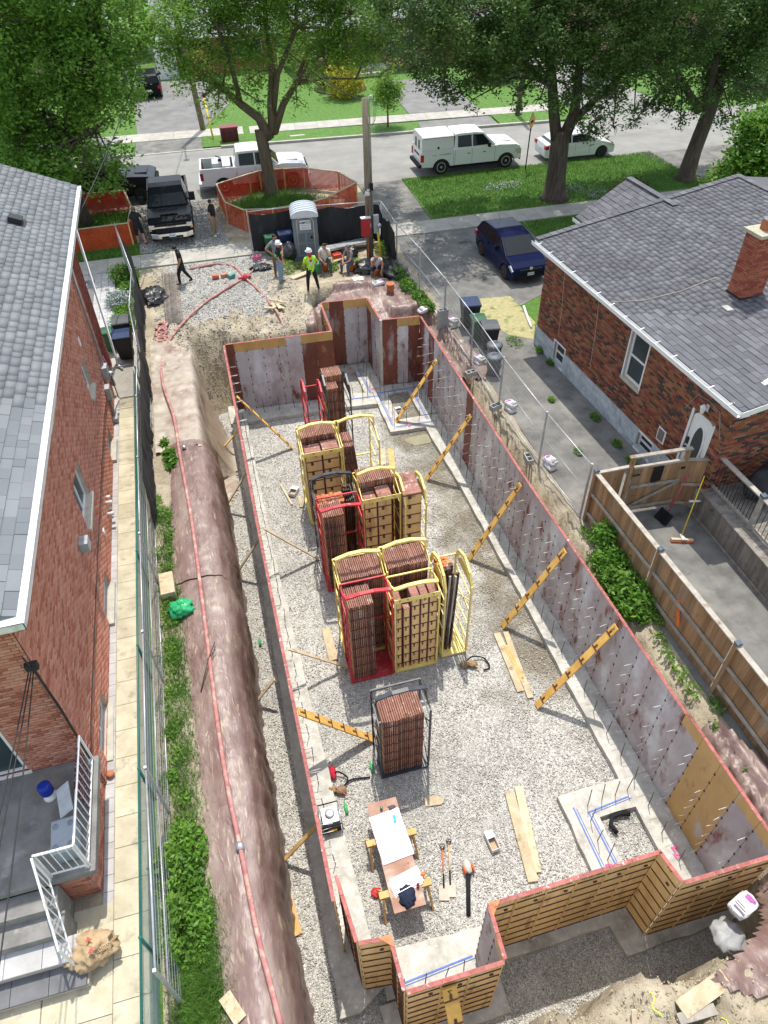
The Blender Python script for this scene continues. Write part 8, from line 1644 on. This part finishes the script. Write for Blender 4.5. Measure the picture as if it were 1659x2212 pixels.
# ---------------------------------------------------------------- vegetation
def leafmat(n, c0, c1, tr=.3, rnd=.35, hi=None): return mat(n, [c0, c1], .9, .55, rnd=rnd, trans=tr, spec=.35, stain=(hi, 1.6, .58, .72, (1, 1, 1)) if hi else None)
L_map = leafmat('maple_leaf', (.11, .22, .03), (.2, .37, .055), .45, .35, (.22, .36, .07)); L_loc = leafmat('locust_leaf', (.12, .24, .03), (.22, .39, .055), .5, .35, (.17, .28, .05)); L_lin = leafmat('linden_leaf', (.055, .115, .025), (.105, .19, .04), .35, .4, (.26, .28, .09))
L_brt = leafmat('bright_leaf', (.08, .2, .02), (.16, .32, .04), .4, .3); L_yel = leafmat('yellow_leaf', (.35, .35, .03), (.5, .45, .05), .3, .25); L_silv = leafmat('silver_leaf', (.3, .36, .34), (.45, .5, .48), .1, .2); L_red = leafmat('maroon_leaf', (.1, .015, .02), (.2, .03, .04), .2, .3)
bark = mat('tree_bark', [(.055, .042, .03), (.13, .105, .08)], 5, .95, bump=1.0, bscale=9, bdist=.06, stretch=(2.2, 2.2, .25)); bark2 = mat('locust_bark', [(.09, .07, .045), (.17, .14, .09)], 5, .95, bump=1.0, bscale=9, bdist=.05, stretch=(2.2, 2.2, .25))
def leaves(name, P, size, m, parent=None, up=.6, kind=None, elong=1.5, curl=.25):
    """one bent six-cornered leaf at every point of P"""
    n = len(P); a = RS.uniform(0, 2*pi, n); Nn = np.stack([RS.normal(0, .5, n), RS.normal(0, .5, n), np.abs(RS.normal(up, .45, n))], 1); Nn /= np.linalg.norm(Nn, axis=1)[:, None]
    t = np.stack([np.cos(a), np.sin(a), np.zeros(n)], 1); U = t-(t*Nn).sum(1)[:, None]*Nn; U /= np.linalg.norm(U, axis=1)[:, None]; W = np.cross(Nn, U); s = size*RS.uniform(.6, 1.35, n)[:, None]
    V = np.stack([P-U*s*.5*elong, P-W*s*.36-Nn*s*curl*.2, P+U*s*.5*elong-Nn*s*curl, P+W*s*.36-Nn*s*curl*.2], 1)
    F = np.arange(4*n).reshape(n, 4); o = from_np(name, V.reshape(-1, 3), F, m, parent)
    if kind: o['kind'] = kind
    return o
def crown_points(blobs, n, spread=.3, per=26, gap=.0, squash=1.0):
    vol = np.array([b_[3]*b_[4]*b_[5] for b_ in blobs]); nc = max(1, int(n/per)); pick = RS.choice(len(blobs), nc, p=vol/vol.sum()); B = np.array(blobs)[pick]
    d = RS.normal(0, 1, (nc, 3)); d /= np.linalg.norm(d, axis=1)[:, None]; r = RS.uniform(.25, 1, nc)**.45*RS.uniform(.85, 1.1, nc)
    C = B[:, :3]+d*B[:, 3:]*r[:, None]
    if gap: keep = np.array([noise.noise(Vector(c)*.75) for c in C]) > -gap; C = C[keep]
    k = len(C); P = np.repeat(C, per, 0)+RS.normal(0, spread, (k*per, 3))*np.array([1, 1, .75*squash]); P[:, 2] -= np.abs(RS.normal(0, spread*.5, k*per)); return P, C
def tree(label, trunk, limbs, blobs, n, lm, bm_, size=.12, spread=.3, gap=.35, cat='tree', name='tree', per=26, twigs=True, group=None, up=.6):
    t_ = wthing(name, label, cat, trunk[0][:3], group); b = MB(); b.tube([p[:3] for p in trunk], [p[3] for p in trunk], 14)
    for L in limbs: b.tube([p[:3] for p in L], [p[3] for p in L], 9)
    tops = [Vector(L[-1][:3]) for L in limbs] or [Vector(trunk[-1][:3])]; mids = [Vector(L[len(L)//2][:3]) for L in limbs] or tops
    P, C = crown_points(blobs, n, spread, per, gap)
    if twigs:
        for bl_ in blobs:
            c = Vector(bl_[:3]); s_ = min(tops+mids, key=lambda q: (q-c).length+(2 if q.z > c.z+1 else 0)); m_ = s_.lerp(c, .5)+Vector((0, 0, .25*(c-s_).length*.5)); b.tube([s_, m_, c], [.075, .05, .025], 5, cap=False)
            for _ in range(7):
                d = Vector(RS.normal(0, 1, 3)).normalized(); e = c+Vector((d.x*bl_[3], d.y*bl_[4], d.z*bl_[5]))*.85; b.tube([c, c.lerp(e, .5)+Vector((0, 0, .1)), e], [.03, .02, .008], 4, cap=False, sm=False)
    b.build('trunk', bm_, t_); leaves('crown', P, size, lm, t_, kind=None, up=up)
    return t_
def B_(lst, yb, r=1.9, dy=2.5, flat_=.8):
    out = []
    for q in lst:
        px, py = q[0], q[1]; rr = q[2] if len(q) > 2 else r; y = yb+(q[3] if len(q) > 3 else random.uniform(-dy, dy)); p = aty(px, py, y); out.append((p.x, p.y, p.z, rr, rr*1.1, rr*flat_))
    return out
def limb(pts, yb): return [(*aty(px, py, yb+dy), r) for px, py, dy, r in pts]
# maple at the left
tree('large leafy maple with bright green crown at the top left, trunk inside the orange box', [(-5.6, 39.7, -.1, .38), (-5.62, 39.7, .6, .27), (-5.75, 39.7, 3, .24), (-5.9, 39.8, 5, .2)],
     [limb([(150, 300, 0, .2), (140, 200, 0, .15), (120, 90, 0, .1)], 39.8), limb([(150, 300, 0, .18), (190, 200, -1, .12), (220, 110, -1, .08)], 39.8), limb([(150, 300, 0, .16), (100, 240, 1, .1), (50, 180, 1, .06)], 39.8), limb([(155, 310, 0, .13), (205, 280, -1, .08), (240, 250, -1.5, .05)], 39.8)],
     B_([(70, 50), (160, 30), (240, 60), (20, 120), (110, 130), (200, 140), (30, 220), (120, 220), (215, 215, 1.6), (262, 190, 1.2), (40, 300), (110, 310, 1.6), (180, 300, 1.5), (230, 320, 1.1, -2.0), (175, 375, 1.2, -2.2), (230, 375, .9, -2.4), (120, 380, 1.3, -2.5), (-20, 60), (-30, 180), (-10, 300), (80, 390, 1.3, -3), (20, 370, 1.5, -2), (100, -60), (200, -60), (0, -80), (130, -150), (60, 380, 1.2, 0)], 39.8, 1.85, 2.2), 92000, L_map, bark, .14, .24, .2, per=30)
tree('second leafy maple at the far left edge across the street', [(-13, 56, 0, .3), (-13, 56, 3, .25), (-12.8, 56, 6, .15)], [], B_([(-20, 0), (60, 10), (120, 40), (20, 80), (100, 95, 1.8)], 56, 2.6, 2), 16000, L_map, bark, .17, .4, .3)
# honey locust in the orange ring
LK = [limb([(582, 300, 0, .3), (560, 255, 0, .24), (520, 225, 0, .2), (480, 190, .2, .15), (430, 150, .5, .1), (390, 120, .8, .06)], 40.9), limb([(590, 290, 0, .25), (585, 230, 0, .2), (588, 150, 0, .17), (575, 60, .3, .13), (570, -40, .3, .1)], 40.9), limb([(592, 285, 0, .24), (612, 225, .2, .18), (640, 180, .5, .14), (660, 120, 1, .1), (700, 60, 1.5, .07)], 40.9),
      limb([(590, 250, 0, .16), (600, 160, -.5, .13), (640, 60, -1, .1), (640, -30, -1, .07)], 40.9), limb([(640, 180, .5, .12), (700, 168, .5, .08), (770, 170, .8, .05), (820, 165, 1, .03)], 40.9), limb([(520, 225, 0, .14), (500, 140, -.5, .11), (470, 60, -1, .08), (440, -20, -1, .06)], 40.9)]
tree('tall honey locust with feathery light crown growing inside the orange fence ring', [(4.2, 40.9, -.1, .52), (4.2, 40.9, .3, .38), (4.12, 40.9, 1.5, .33), (4.0, 40.9, 3.3, .32), (*aty(585, 290, 40.9), .3)], LK,
     B_([(330, 60, 1.1), (390, 110, 1.1), (380, 40, 1.3), (450, 70, 1.3), (430, 150, .9), (470, 190, .8), (400, 180, .6), (520, 30, 1.3), (500, 120, 1.0), (540, 170, .8), (560, 90, 1.2), (610, 40, 1.4), (640, 110, 1.1), (690, 40, 1.4), (700, 120, 1.1), (660, 170, .8), (740, 90, 1.2), (760, 30, 1.4), (790, 130, .9), (820, 70, 1.1), (840, 150, .7), (700, 185, .5), (560, 220, .5), (470, 235, .55), (640, 215, .5), (490, 20, 1.3), (350, 110, .8), (440, 210, .4, -1), (600, -40, 1.8), (700, -60, 1.8), (480, -50, 1.8), (380, -40, 1.5), (800, -30, 1.5), (560, -120, 2.2), (690, -140, 2)], 40.9, 1.1, 2.0), 78000, L_loc, bark2, .11, .24, .3, per=22, up=.7)
# lindens at the right
tree('very large dark linden with furrowed forked trunk on the front lawn', [(18.7, 35.75, -.1, .95), (18.7, 35.75, .25, .62), (18.65, 35.75, 1.2, .5), (18.6, 35.75, 2.6, .48), (18.55, 35.75, 3.4, .44)],
     [limb([(1202, 300, 0, .3), (1196, 240, 0, .27), (1192, 170, 0, .24), (1180, 80, 0, .18), (1170, 0, 0, .12)], 35.75), limb([(1215, 305, 0, .34), (1240, 245, 0, .28), (1248, 180, 0, .22), (1255, 100, 0, .16), (1250, 0, 0, .1)], 35.75), limb([(1230, 270, 0, .22), (1275, 225, .2, .17), (1330, 175, .5, .12), (1370, 120, .8, .08)], 35.75), limb([(1195, 190, 0, .16), (1120, 130, 0, .12), (1040, 90, .5, .08), (960, 80, 1, .05)], 35.75)],
     B_([(880, 40, 1.5), (930, 110, 1.5), (900, 160, .9), (960, 195, .7), (1000, 150, 1.4), (980, 60, 1.8), (1060, 100, 1.8), (1050, 180, .8), (1030, 30, 2), (1120, 40, 2), (1130, 140, 1.6), (1110, 205, .8), (1180, 180, 1.3, -1.5), (1200, 90, 2), (1250, 40, 2), (1270, 150, 1.7), (1240, 215, .8, -2), (1310, 220, 1.2, -1), (1330, 120, 1.9), (1350, 50, 2), (1290, 262, .8, -1), (1325, 275, .6, -.5), (1370, 240, .8), (1260, 250, .5, -2), (1165, 215, .5, -2), (900, -40, 2), (1000, -60, 2.2), (1100, -60, 2.2), (1200, -80, 2.2), (1300, -60, 2.2), (850, 90, .9), (1150, -180, 3), (1020, 215, .5), (1300, -180, 3)], 35.75, 1.8, 2.6), 130000, L_lin, bark, .12, .21, .17, per=34)
tree('dark linden with leaning trunk near the neighbour driveway at the right', [(26.9, 36.2, -.1, .8), (26.9, 36.2, .3, .48), (27.0, 36.2, 1.5, .4), (27.3, 36.2, 3.4, .36), (27.4, 36.2, 5, .3)],
     [limb([(1518, 240, 0, .28), (1540, 160, 0, .2), (1560, 70, 0, .14)], 36.2), limb([(1510, 240, 0, .22), (1470, 170, 0, .16), (1440, 100, 0, .1)], 36.2)],
     B_([(1400, 60, 1.9), (1410, 140, 1.8), (1440, 200, 1.3), (1400, 230, .8), (1370, 262, .6), (1480, 130, 2), (1490, 50, 2.2), (1500, 215, 1.1, -1), (1560, 200, 1.3), (1560, 110, 2), (1590, 40, 2.2), (1540, 250, .7), (1600, 180, 1.5), (1640, 100, 2), (1640, 190, 1.2), (1450, 240, .7), (1470, 262, .5), (1380, -40, 2.2), (1500, -60, 2.4), (1620, -50, 2.4), (1700, 60, 2.2), (1700, 160, 2), (1690, 220, 1), (1550, -170, 3), (1580, 250, .6)], 36.2, 1.9, 2.4), 102000, L_lin, bark, .12, .21, .17, per=34)
def bush(label, c, r, n, lm, size=.1, spread=.14, cat='shrub', name='shrub', group=None, per=14):
    t_ = wthing(name, label, cat, (c[0], c[1], max(0, c[2]-r[2])), group); b = MB()
    for k in range(7): a = k*.9; b.tube([(c[0]+.05*cos(a), c[1]+.05*sin(a), c[2]-r[2]), (c[0]+r[0]*.3*cos(a), c[1]+r[1]*.3*sin(a), c[2]), (c[0]+r[0]*.6*cos(a), c[1]+r[1]*.6*sin(a), c[2]+r[2]*.6)], [.02, .014, .006], 4, cap=False)
    b.build('stem', bark, t_); P, C = crown_points([(*c, *r)], n, spread, per, .5); P[:, 2] = np.maximum(P[:, 2], c[2]-r[2]+.02); leaves('foliage', P, size, lm, t_); return t_
yt = tree('small young street tree with thin reddish trunk on the far verge', [(13.6, 51.1, 0, .07), (13.6, 51.1, 1.4, .05), (13.6, 51.1, 2.6, .03)], [], B_([(835, 205, .9), (820, 190, .7), (850, 185, .7), (835, 165, .7)], 51.1, .9, .3), 5000, L_loc, flat('young_bark', (.22, .09, .06), .9), .1, .2, .4)
p = aty(740, 140, 60); bush('round yellow-leaved shrub in the far front garden', (p.x, p.y, 1.2), (1.6, 1.3, 1.3), 4500, L_yel, .13, .2); p = aty(728, 108, 63); bush('smaller yellow shrub by the far brick house', (p.x, p.y, 1.5), (.9, .8, 1.2), 2000, L_yel, .13, .2)
p = atz(735, 188, .1); bush('low dark shrub bed ringed by flowers on the far lawn', (p.x, p.y, .5), (1.6, .9, .6), 3500, L_lin, .12, .2); tag(MB().lathe([(2.1, 0), (2.0, .1), (.1, .12)], 22, (p.x, p.y, .0)).build('mulch_bed', flat('mulch', (.05, .035, .025), .95)), 'round mulch bed on the far lawn', 'flower bed')
p = atz(1065, 165, .1); bush('tall bright green shrub on the right part of the far lawn', (p.x, p.y, 2.2), (1.6, 1.6, 2.2), 9000, L_brt, .13, .25); bush('second tall shrub right of the bright one on the far lawn', (p.x+2.6, p.y+1.5, 2.6), (1.7, 1.6, 2.6), 8000, L_map, .13, .25)
p = atz(1415, 148, .1)
bush('maroon rose bush behind the gabled porch roof', (21.2, 33.0, .7), (.8, .6, .8), 1600, L_red, .1, .15); bush('dark green leaves around the maroon rose bush', (21.9, 33.2, .8), (.9, .6, .9), 2200, L_lin, .1, .15)
for k, (px, py, y, rr, lm, lb) in enumerate(((1600, 385, 27.5, 1.2, L_map, 'leafy shrub top showing above the bungalow roof at the right edge'), (1648, 330, 26.5, 1.1, L_brt, 'bright leaves at the right edge above the roof'), (1655, 270, 27, 1.0, L_brt, 'highest bright foliage at the right edge below the linden'))):
    q = aty(px, py, y); bush(lb, (q.x, q.y, q.z), (rr*1.2, rr, rr*.7), 4200, lm, .14, .2)
# white clover patches and weeds on the lawn
for k, (px, py) in enumerate(((1070, 408), (1105, 402), (1290, 420), (1235, 412))): q = atz(px, py, .05); bush('pale flowering weeds in the lawn', (q.x, q.y, .1), (.7, .5, .12), 420, L_silv, .05, .15, 'weeds', 'lawn_weeds', 'pale flowering weeds in the lawn')
# garden strip between patio and black fabric
for k, (x, y, r, lm, lb) in enumerate(((-3.75, 32.6, .6, L_map, 'tall grassy clump at the top of the left garden strip'), (-4.0, 30.2, .5, L_silv, 'silver-leaved round bush in the left garden strip'), (-3.75, 29.0, .38, L_brt, 'small bright bush below the silver one'), (-3.7, 27.9, .5, L_map, 'loose green weeds above the wheeled bins'), (-3.55, 31.2, .35, L_brt, 'small green plant left of the silver bush'), (-4.0, 27.5, .4, L_silv, 'pale leafy plant beside the patio edge'))): bush(lb, (x, y, r*.6), (r, r*1.1, r*.65), int(1500*r/.5), lm, .07, .1, 'plant', 'garden_plant')
# weeds along the left fences
def weeds(label, pts, n, lm, size=.085, h=.35, w_=.28, name='weeds'):
    P = []; 
    for _ in range(n):
        i = RS.randint(len(pts)); cx_, cy_, r, hh = pts[i]; a = RS.uniform(0, 2*pi); rr = r*sqrt(RS.rand()); P.append((cx_+rr*cos(a), cy_+rr*sin(a)*1.6, .03+hh*RS.rand()**.8*(1-.5*(rr/r)**2)))
    P = np.array(P); P += RS.normal(0, .02, P.shape); o = leaves(name, P, size, lm, up=.8, curl=.35); tag(o, label, 'weeds', kind='stuff'); return o
W1 = [(-2.68+.14*RS.randn(), y+.2*RS.randn(), RS.uniform(.1, .24), RS.uniform(.06, .22)) for y in np.arange(3.2, 17.0, .2)]
weeds('low green weeds along the foot of the left mesh fence', W1, 2400, L_map, .06); weeds('bright ground weeds beside the dirt of the left bank', [(a+.1, b_+.1, c*.9, d*.7) for a, b_, c, d in W1[::2]], 2200, L_brt, .05)
weeds('lush creeper and maple seedlings in the near left strip', [(-2.62+.15*RS.randn(), y, RS.uniform(.15, .3), RS.uniform(.2, .6)) for y in np.arange(4.7, 6.7, .15)], 3600, L_brt, .07)
weeds('leafy saplings pushing through the near mesh fence panel', [(-2.82+.06*RS.randn(), y, RS.uniform(.1, .2), RS.uniform(.4, .85)) for y in (4.6, 5.0, 5.2, 5.7, 6.1, 6.2)], 1500, L_map, .09)
weeds('big leaves growing at the foot of the black fabric', [(-2.3, 18.9, .2, .3), (-2.25, 18.5, .18, .22), (-2.45, 19.6, .12, .2)], 420, L_brt, .16)
weeds('weeds behind the black plastic at the right fence foot', [(8.2, 27.8, .35, .5), (8.4, 26.8, .3, .4), (8.5, 26.0, .3, .35), (8.1, 29.0, .4, .5)], 3200, L_brt, .08)
weeds('grass and weeds between the toilet and the planks', [(3.5, 31.6, .5, .3), (5.4, 31.1, .4, .2), (6.6, 30.8, .4, .25), (4.3, 31.4, .3, .25), (8.2, 31.9, .4, .5)], 2600, L_map, .07)
weeds('weeds at the foot of the stone basement wall', [(11.55, y, .14, .18) for y in (21.5, 20.6, 17, 15.5, 14.6, 14.2, 13.9)]+[(10.6, 18.4, .1, .08), (10.2, 15.5, .12, .1), (10.9, 22.4, .3, .1)], 1500, L_brt, .06)
weeds('weeds and seedlings in the trench under the wooden fence', [(8.85+.1*RS.randn(), y, .14, .2) for y in np.arange(4.4, 9, .5)]+[(8.8, 12.2, .12, .15), (8.85, 11.8, .15, .2)], 750, L_map, .07)
for k, (x, y, z, r, lm, lb) in enumerate(((8.75, 10.75, .35, .42, L_brt, 'upper bright sumac-like bush between the formwork and wooden fence'), (8.7, 10.1, .2, .5, L_map, 'middle dark leafy bush between the formwork and wooden fence'), (8.78, 9.5, .25, .45, L_brt, 'lower bright bush between the formwork and wooden fence'), (8.85, 9.2, .15, .25, L_map, 'spiky plant at the near end of the bushes by the wooden fence'), (8.85, 11.4, .7, .3, L_brt, 'tall shoot of the bush against the wooden fence'))): bush(lb, (x, y, z), (r, r*1.1, r*.9), int(1500*r/.45), lm, .095, .1, 'bush', 'bush')
# grass tufts
def tufts(label, fx, n, h, m, wd=.006):
    P = fx(n); n = len(P); a = RS.uniform(0, 2*pi, n); hh = h*RS.uniform(.5, 1.3, n); dx, dy = np.cos(a), np.sin(a); bend = RS.uniform(.2, .9, n)*hh
    A = P+np.stack([-dy*wd, dx*wd, np.zeros(n)], 1); B = P-np.stack([-dy*wd, dx*wd, np.zeros(n)], 1); T_p = P+np.stack([dx*bend, dy*bend, hh], 1)
    o = from_np('grass', np.stack([A, B, T_p], 1).reshape(-1, 3), np.arange(3*n).reshape(n, 3), m); tag(o, label, 'grass', kind='stuff')
def fr(x0, x1, y0, y1, z=.0): return lambda n: np.stack([RS.uniform(x0, x1, n), RS.uniform(y0, y1, n), np.full(n, z)], 1)
tufts('rough grass along the foot of the left bank', lambda n: np.stack([RS.normal(-2.5, .22, n), 2.5+RS.rand(n)**1.3*14, np.full(n, .02)], 1), 14000, .16, M['blade']); tufts('thick grass at the near left corner of the bank', lambda n: np.stack([RS.normal(-2.45, .25, n), RS.uniform(2.6, 5.4, n), np.full(n, .02)], 1), 7000, .25, M['blade'])
tufts('lawn grass under the large linden', fr(11.7, 27.5, 35.0, 41.1, .03), 46000, .11, M['blade'], .014); tufts('grass of the small lawn beside the hatchback', fr(15.9, 24, 31, 33.2, .03), 9000, .1, M['blade'], .014); tufts('long grass around the honey locust trunk', lambda n: np.stack([RS.normal(4.1, .95, n), RS.normal(39.6, .85, n), np.full(n, 0.)], 1), 9000, .28, M['blade'], .014)
tufts('grass inside the orange box round the maple', fr(-7.1, -3.5, 36.5, 41, .0), 6000, .2, M['blade'], .014); tufts('grass in front of the orange box', fr(-6, -3.1, 35.1, 36.2, .0), 2500, .15, M['blade'], .012)
sheet('grass_ring', [(4.1+2.1*cos(a)*(1+.15*sin(3*a)), 39.6+1.6*sin(a)*(1+.12*cos(2*a))) for a in np.linspace(0, 2*pi, 24)[:-1]], .012, M['grass'], thick=.01)
# ---------------------------------------------------------------- houses across the street
fb = mat('far_brick', [(.24, .1, .06), (.34, .15, .1)], 14, .9, bump=.3, stretch=(.3, .3, 1), stain=((.16, .06, .04), 8, .56, .7, (.4, .4, 1))); fb2 = mat('far_brown_brick', [(.13, .075, .05), (.2, .12, .08)], 14, .9, bump=.3, stretch=(.3, .3, 1)); fb3 = mat('far_pink_brick', [(.36, .2, .15), (.46, .27, .2)], 14, .9, stretch=(.3, .3, 1)); grs = mat('far_shingle', [(.2, .21, .22), (.27, .28, .29)], 10, .95, bump=.4, stretch=(.5, 1, 1))
def far_house(label, x0, x1, y0, d, h, m, rise=2.4, roofm=None, feats=()):
    t_ = thing('house', label, 'house', (x0, y0, 0)); W_ = x1-x0; MB().box(0, W_, 0, d, 0, h).build('wall', m, t_)
    b = MB(); b.prism([(-.5, h-.02), (d/2, h+rise), (d+.5, h-.02), (d+.5, h-.18), (d/2, h+rise-.2), (-.5, h-.18)], -.4, W_+.4, 'x'); rf_ = b.build('roof', roofm or grs, t_, fix=True)
    b = MB(); b.prism([(0, h), (d/2, h+rise-.25), (d, h)], .05, W_-.05, 'x'); b.build('gable', m, t_, fix=True)
    nrow = int(((d/2+.5)**2+rise**2)**.5/.28); sl = Vector((0, d/2+.5, rise+.02)); 
    for k in range(nrow): a = Vector((-.42, -.5, h)).lerp(Vector((-.42, d/2, h+rise)), k/nrow); c_ = a+Vector((W_+.84, 0, 0)); MB().bar(a+Vector((0, .1, .06)), c_+Vector((0, .1, .06)), .29, .02, up=(0, -rise, d/2)).build('shingle_course', roofm or grs, rf_)
    MB().box(-.45, W_+.45, -.62, -.5, h-.16, h-.03).build('gutter', M['white'], t_)
    for f in feats:
        k, a, b_, z0, z1 = f[:5]
        if k == 'w':
            w_ = MB(); w_.box(a, b_, -.06, -.0, z0, z1); fr_ = w_.build('window', M['white'], t_); MB().box(a+.08, b_-.08, -.075, -.062, z0+.08, z1-.08).build('pane', M['glass'], fr_); MB().box((a+b_)/2-.03, (a+b_)/2+.03, -.09, -.077, z0+.05, z1-.05).build('mullion', M['white'], fr_)
        elif k == 'd': dd = MB().box(a, b_, -.05, 0, z0, z1).build('door', flat('front_door%d' % int(a*10), f[5]), t_); MB().box(b_-.15, b_-.1, -.08, -.05, z0+.95, z0+1.05).build('handle', M['steel'], dd)
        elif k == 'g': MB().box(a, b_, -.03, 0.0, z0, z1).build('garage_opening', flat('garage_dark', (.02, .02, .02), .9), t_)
        elif k == 's': MB().box(a, b_, -f[5], -.05, z0, z1).build('step', M['conc'], t_)
    return t_
far_house('grey-roofed house with open dark garage across the street', -.2, 9.2, 71.5, 9, 2.8, fb, 2.6, feats=[('g', 1.2, 4.0, 0, 2.3), ('w', 6, 8.2, 1.0, 2.3)])
tag(MB().box(-.95, .75, 70.6, 70.7, 0, 2.4).build('upright_board', M['white']), 'large white board standing in front of the far garage', 'board')
bush('orange-brown shrub beside the far garage opening', (2.6, 70.3, 1.0), (1.2, .8, 1.1), 1500, leafmat('copper_leaf', (.28, .1, .03), (.4, .15, .05)), .14, .2)
far_house('brick house with white trim behind the maple at the top left', -15, -4.4, 71, 9, 3.2, fb3, 2.2, feats=[('w', 2, 4.2, 1, 2.5), ('w', 6.5, 8, 1, 2.5), ('d', 8.8, 9.8, .3, 2.4, (.1, .02, .02)), ('s', 8.5, 10.1, 0, .3, 1.2)])
far_house('dark brown brick house with porch steps across the street behind the honey locust', 10.6, 21.5, 67.5, 9, 3.4, fb2, 2.3, feats=[('w', 1, 3.4, 1.2, 2.7), ('w', 7.5, 10, 1.2, 2.7), ('d', 5, 6.1, .6, 2.8, (.03, .03, .03)), ('s', 4.3, 7, 0, .55, 1.6), ('s', 4.5, 6.8, 0, .3, 2.1)])
far_house('pink brick two-storey house glimpsed through the linden crown', 36, 46, 62, 9, 5.6, fb3, 2.4, feats=[('w', 1, 3, 1, 2.5), ('w', 5.5, 7.5, 1, 2.5), ('w', 1, 3, 3.8, 5.1), ('w', 5.5, 7.5, 3.8, 5.1)])
far_house('brick bungalow behind the tall shrubs on the right of the far lawn', 23, 27.0, 68, 8, 3.2, fb, 2.2, feats=[('w', 1, 3, 1, 2.5)])
tag(MB().box(-4.3, -3.4, 70, 71, 0, 1.1).build('air_unit', flat('unit_grey', (.3, .32, .33))), 'grey outdoor unit between the far left houses', 'air conditioner')
for k, (x, y, r, lm, lb) in enumerate(((-22, 66, 4, L_map, 'leafy tree beyond the far left house'), (-2.5, 84, 4.2, L_lin, 'dark tree behind the gap between the far houses'), (9.8, 85, 4.5, L_map, 'green tree behind the grey-roofed house'), (22.5, 84, 4.6, L_lin, 'dark tree behind the brown brick house'), (33, 90, 5, L_map, 'green tree beside the side road'), (48, 78, 5, L_lin, 'dark tree beyond the pink brick house'), (46, 54, 3.6, L_map, 'leafy tree at the far right street corner'))):
    tree(lb, [(x, y, 0, .35), (x, y, 3, .3), (x, y, 6, .2)], [], [(x+RS.uniform(-2, 2), y+RS.uniform(-2, 2), 5.5+RS.uniform(-1.5, 3), r*.6, r*.6, r*.5) for _ in range(8)], 9000, lm, bark, .3, .6, .2, group='background trees across the street')
# ---------------------------------------------------------------- close: parts modelled in world coordinates keep their place under their thing
_w = {o.name: o for o in WORLD}
for c in bpy.data.objects:
    if c.parent and c.parent.name in _w: c.matrix_parent_inverse = Matrix.Translation(-c.parent.location)
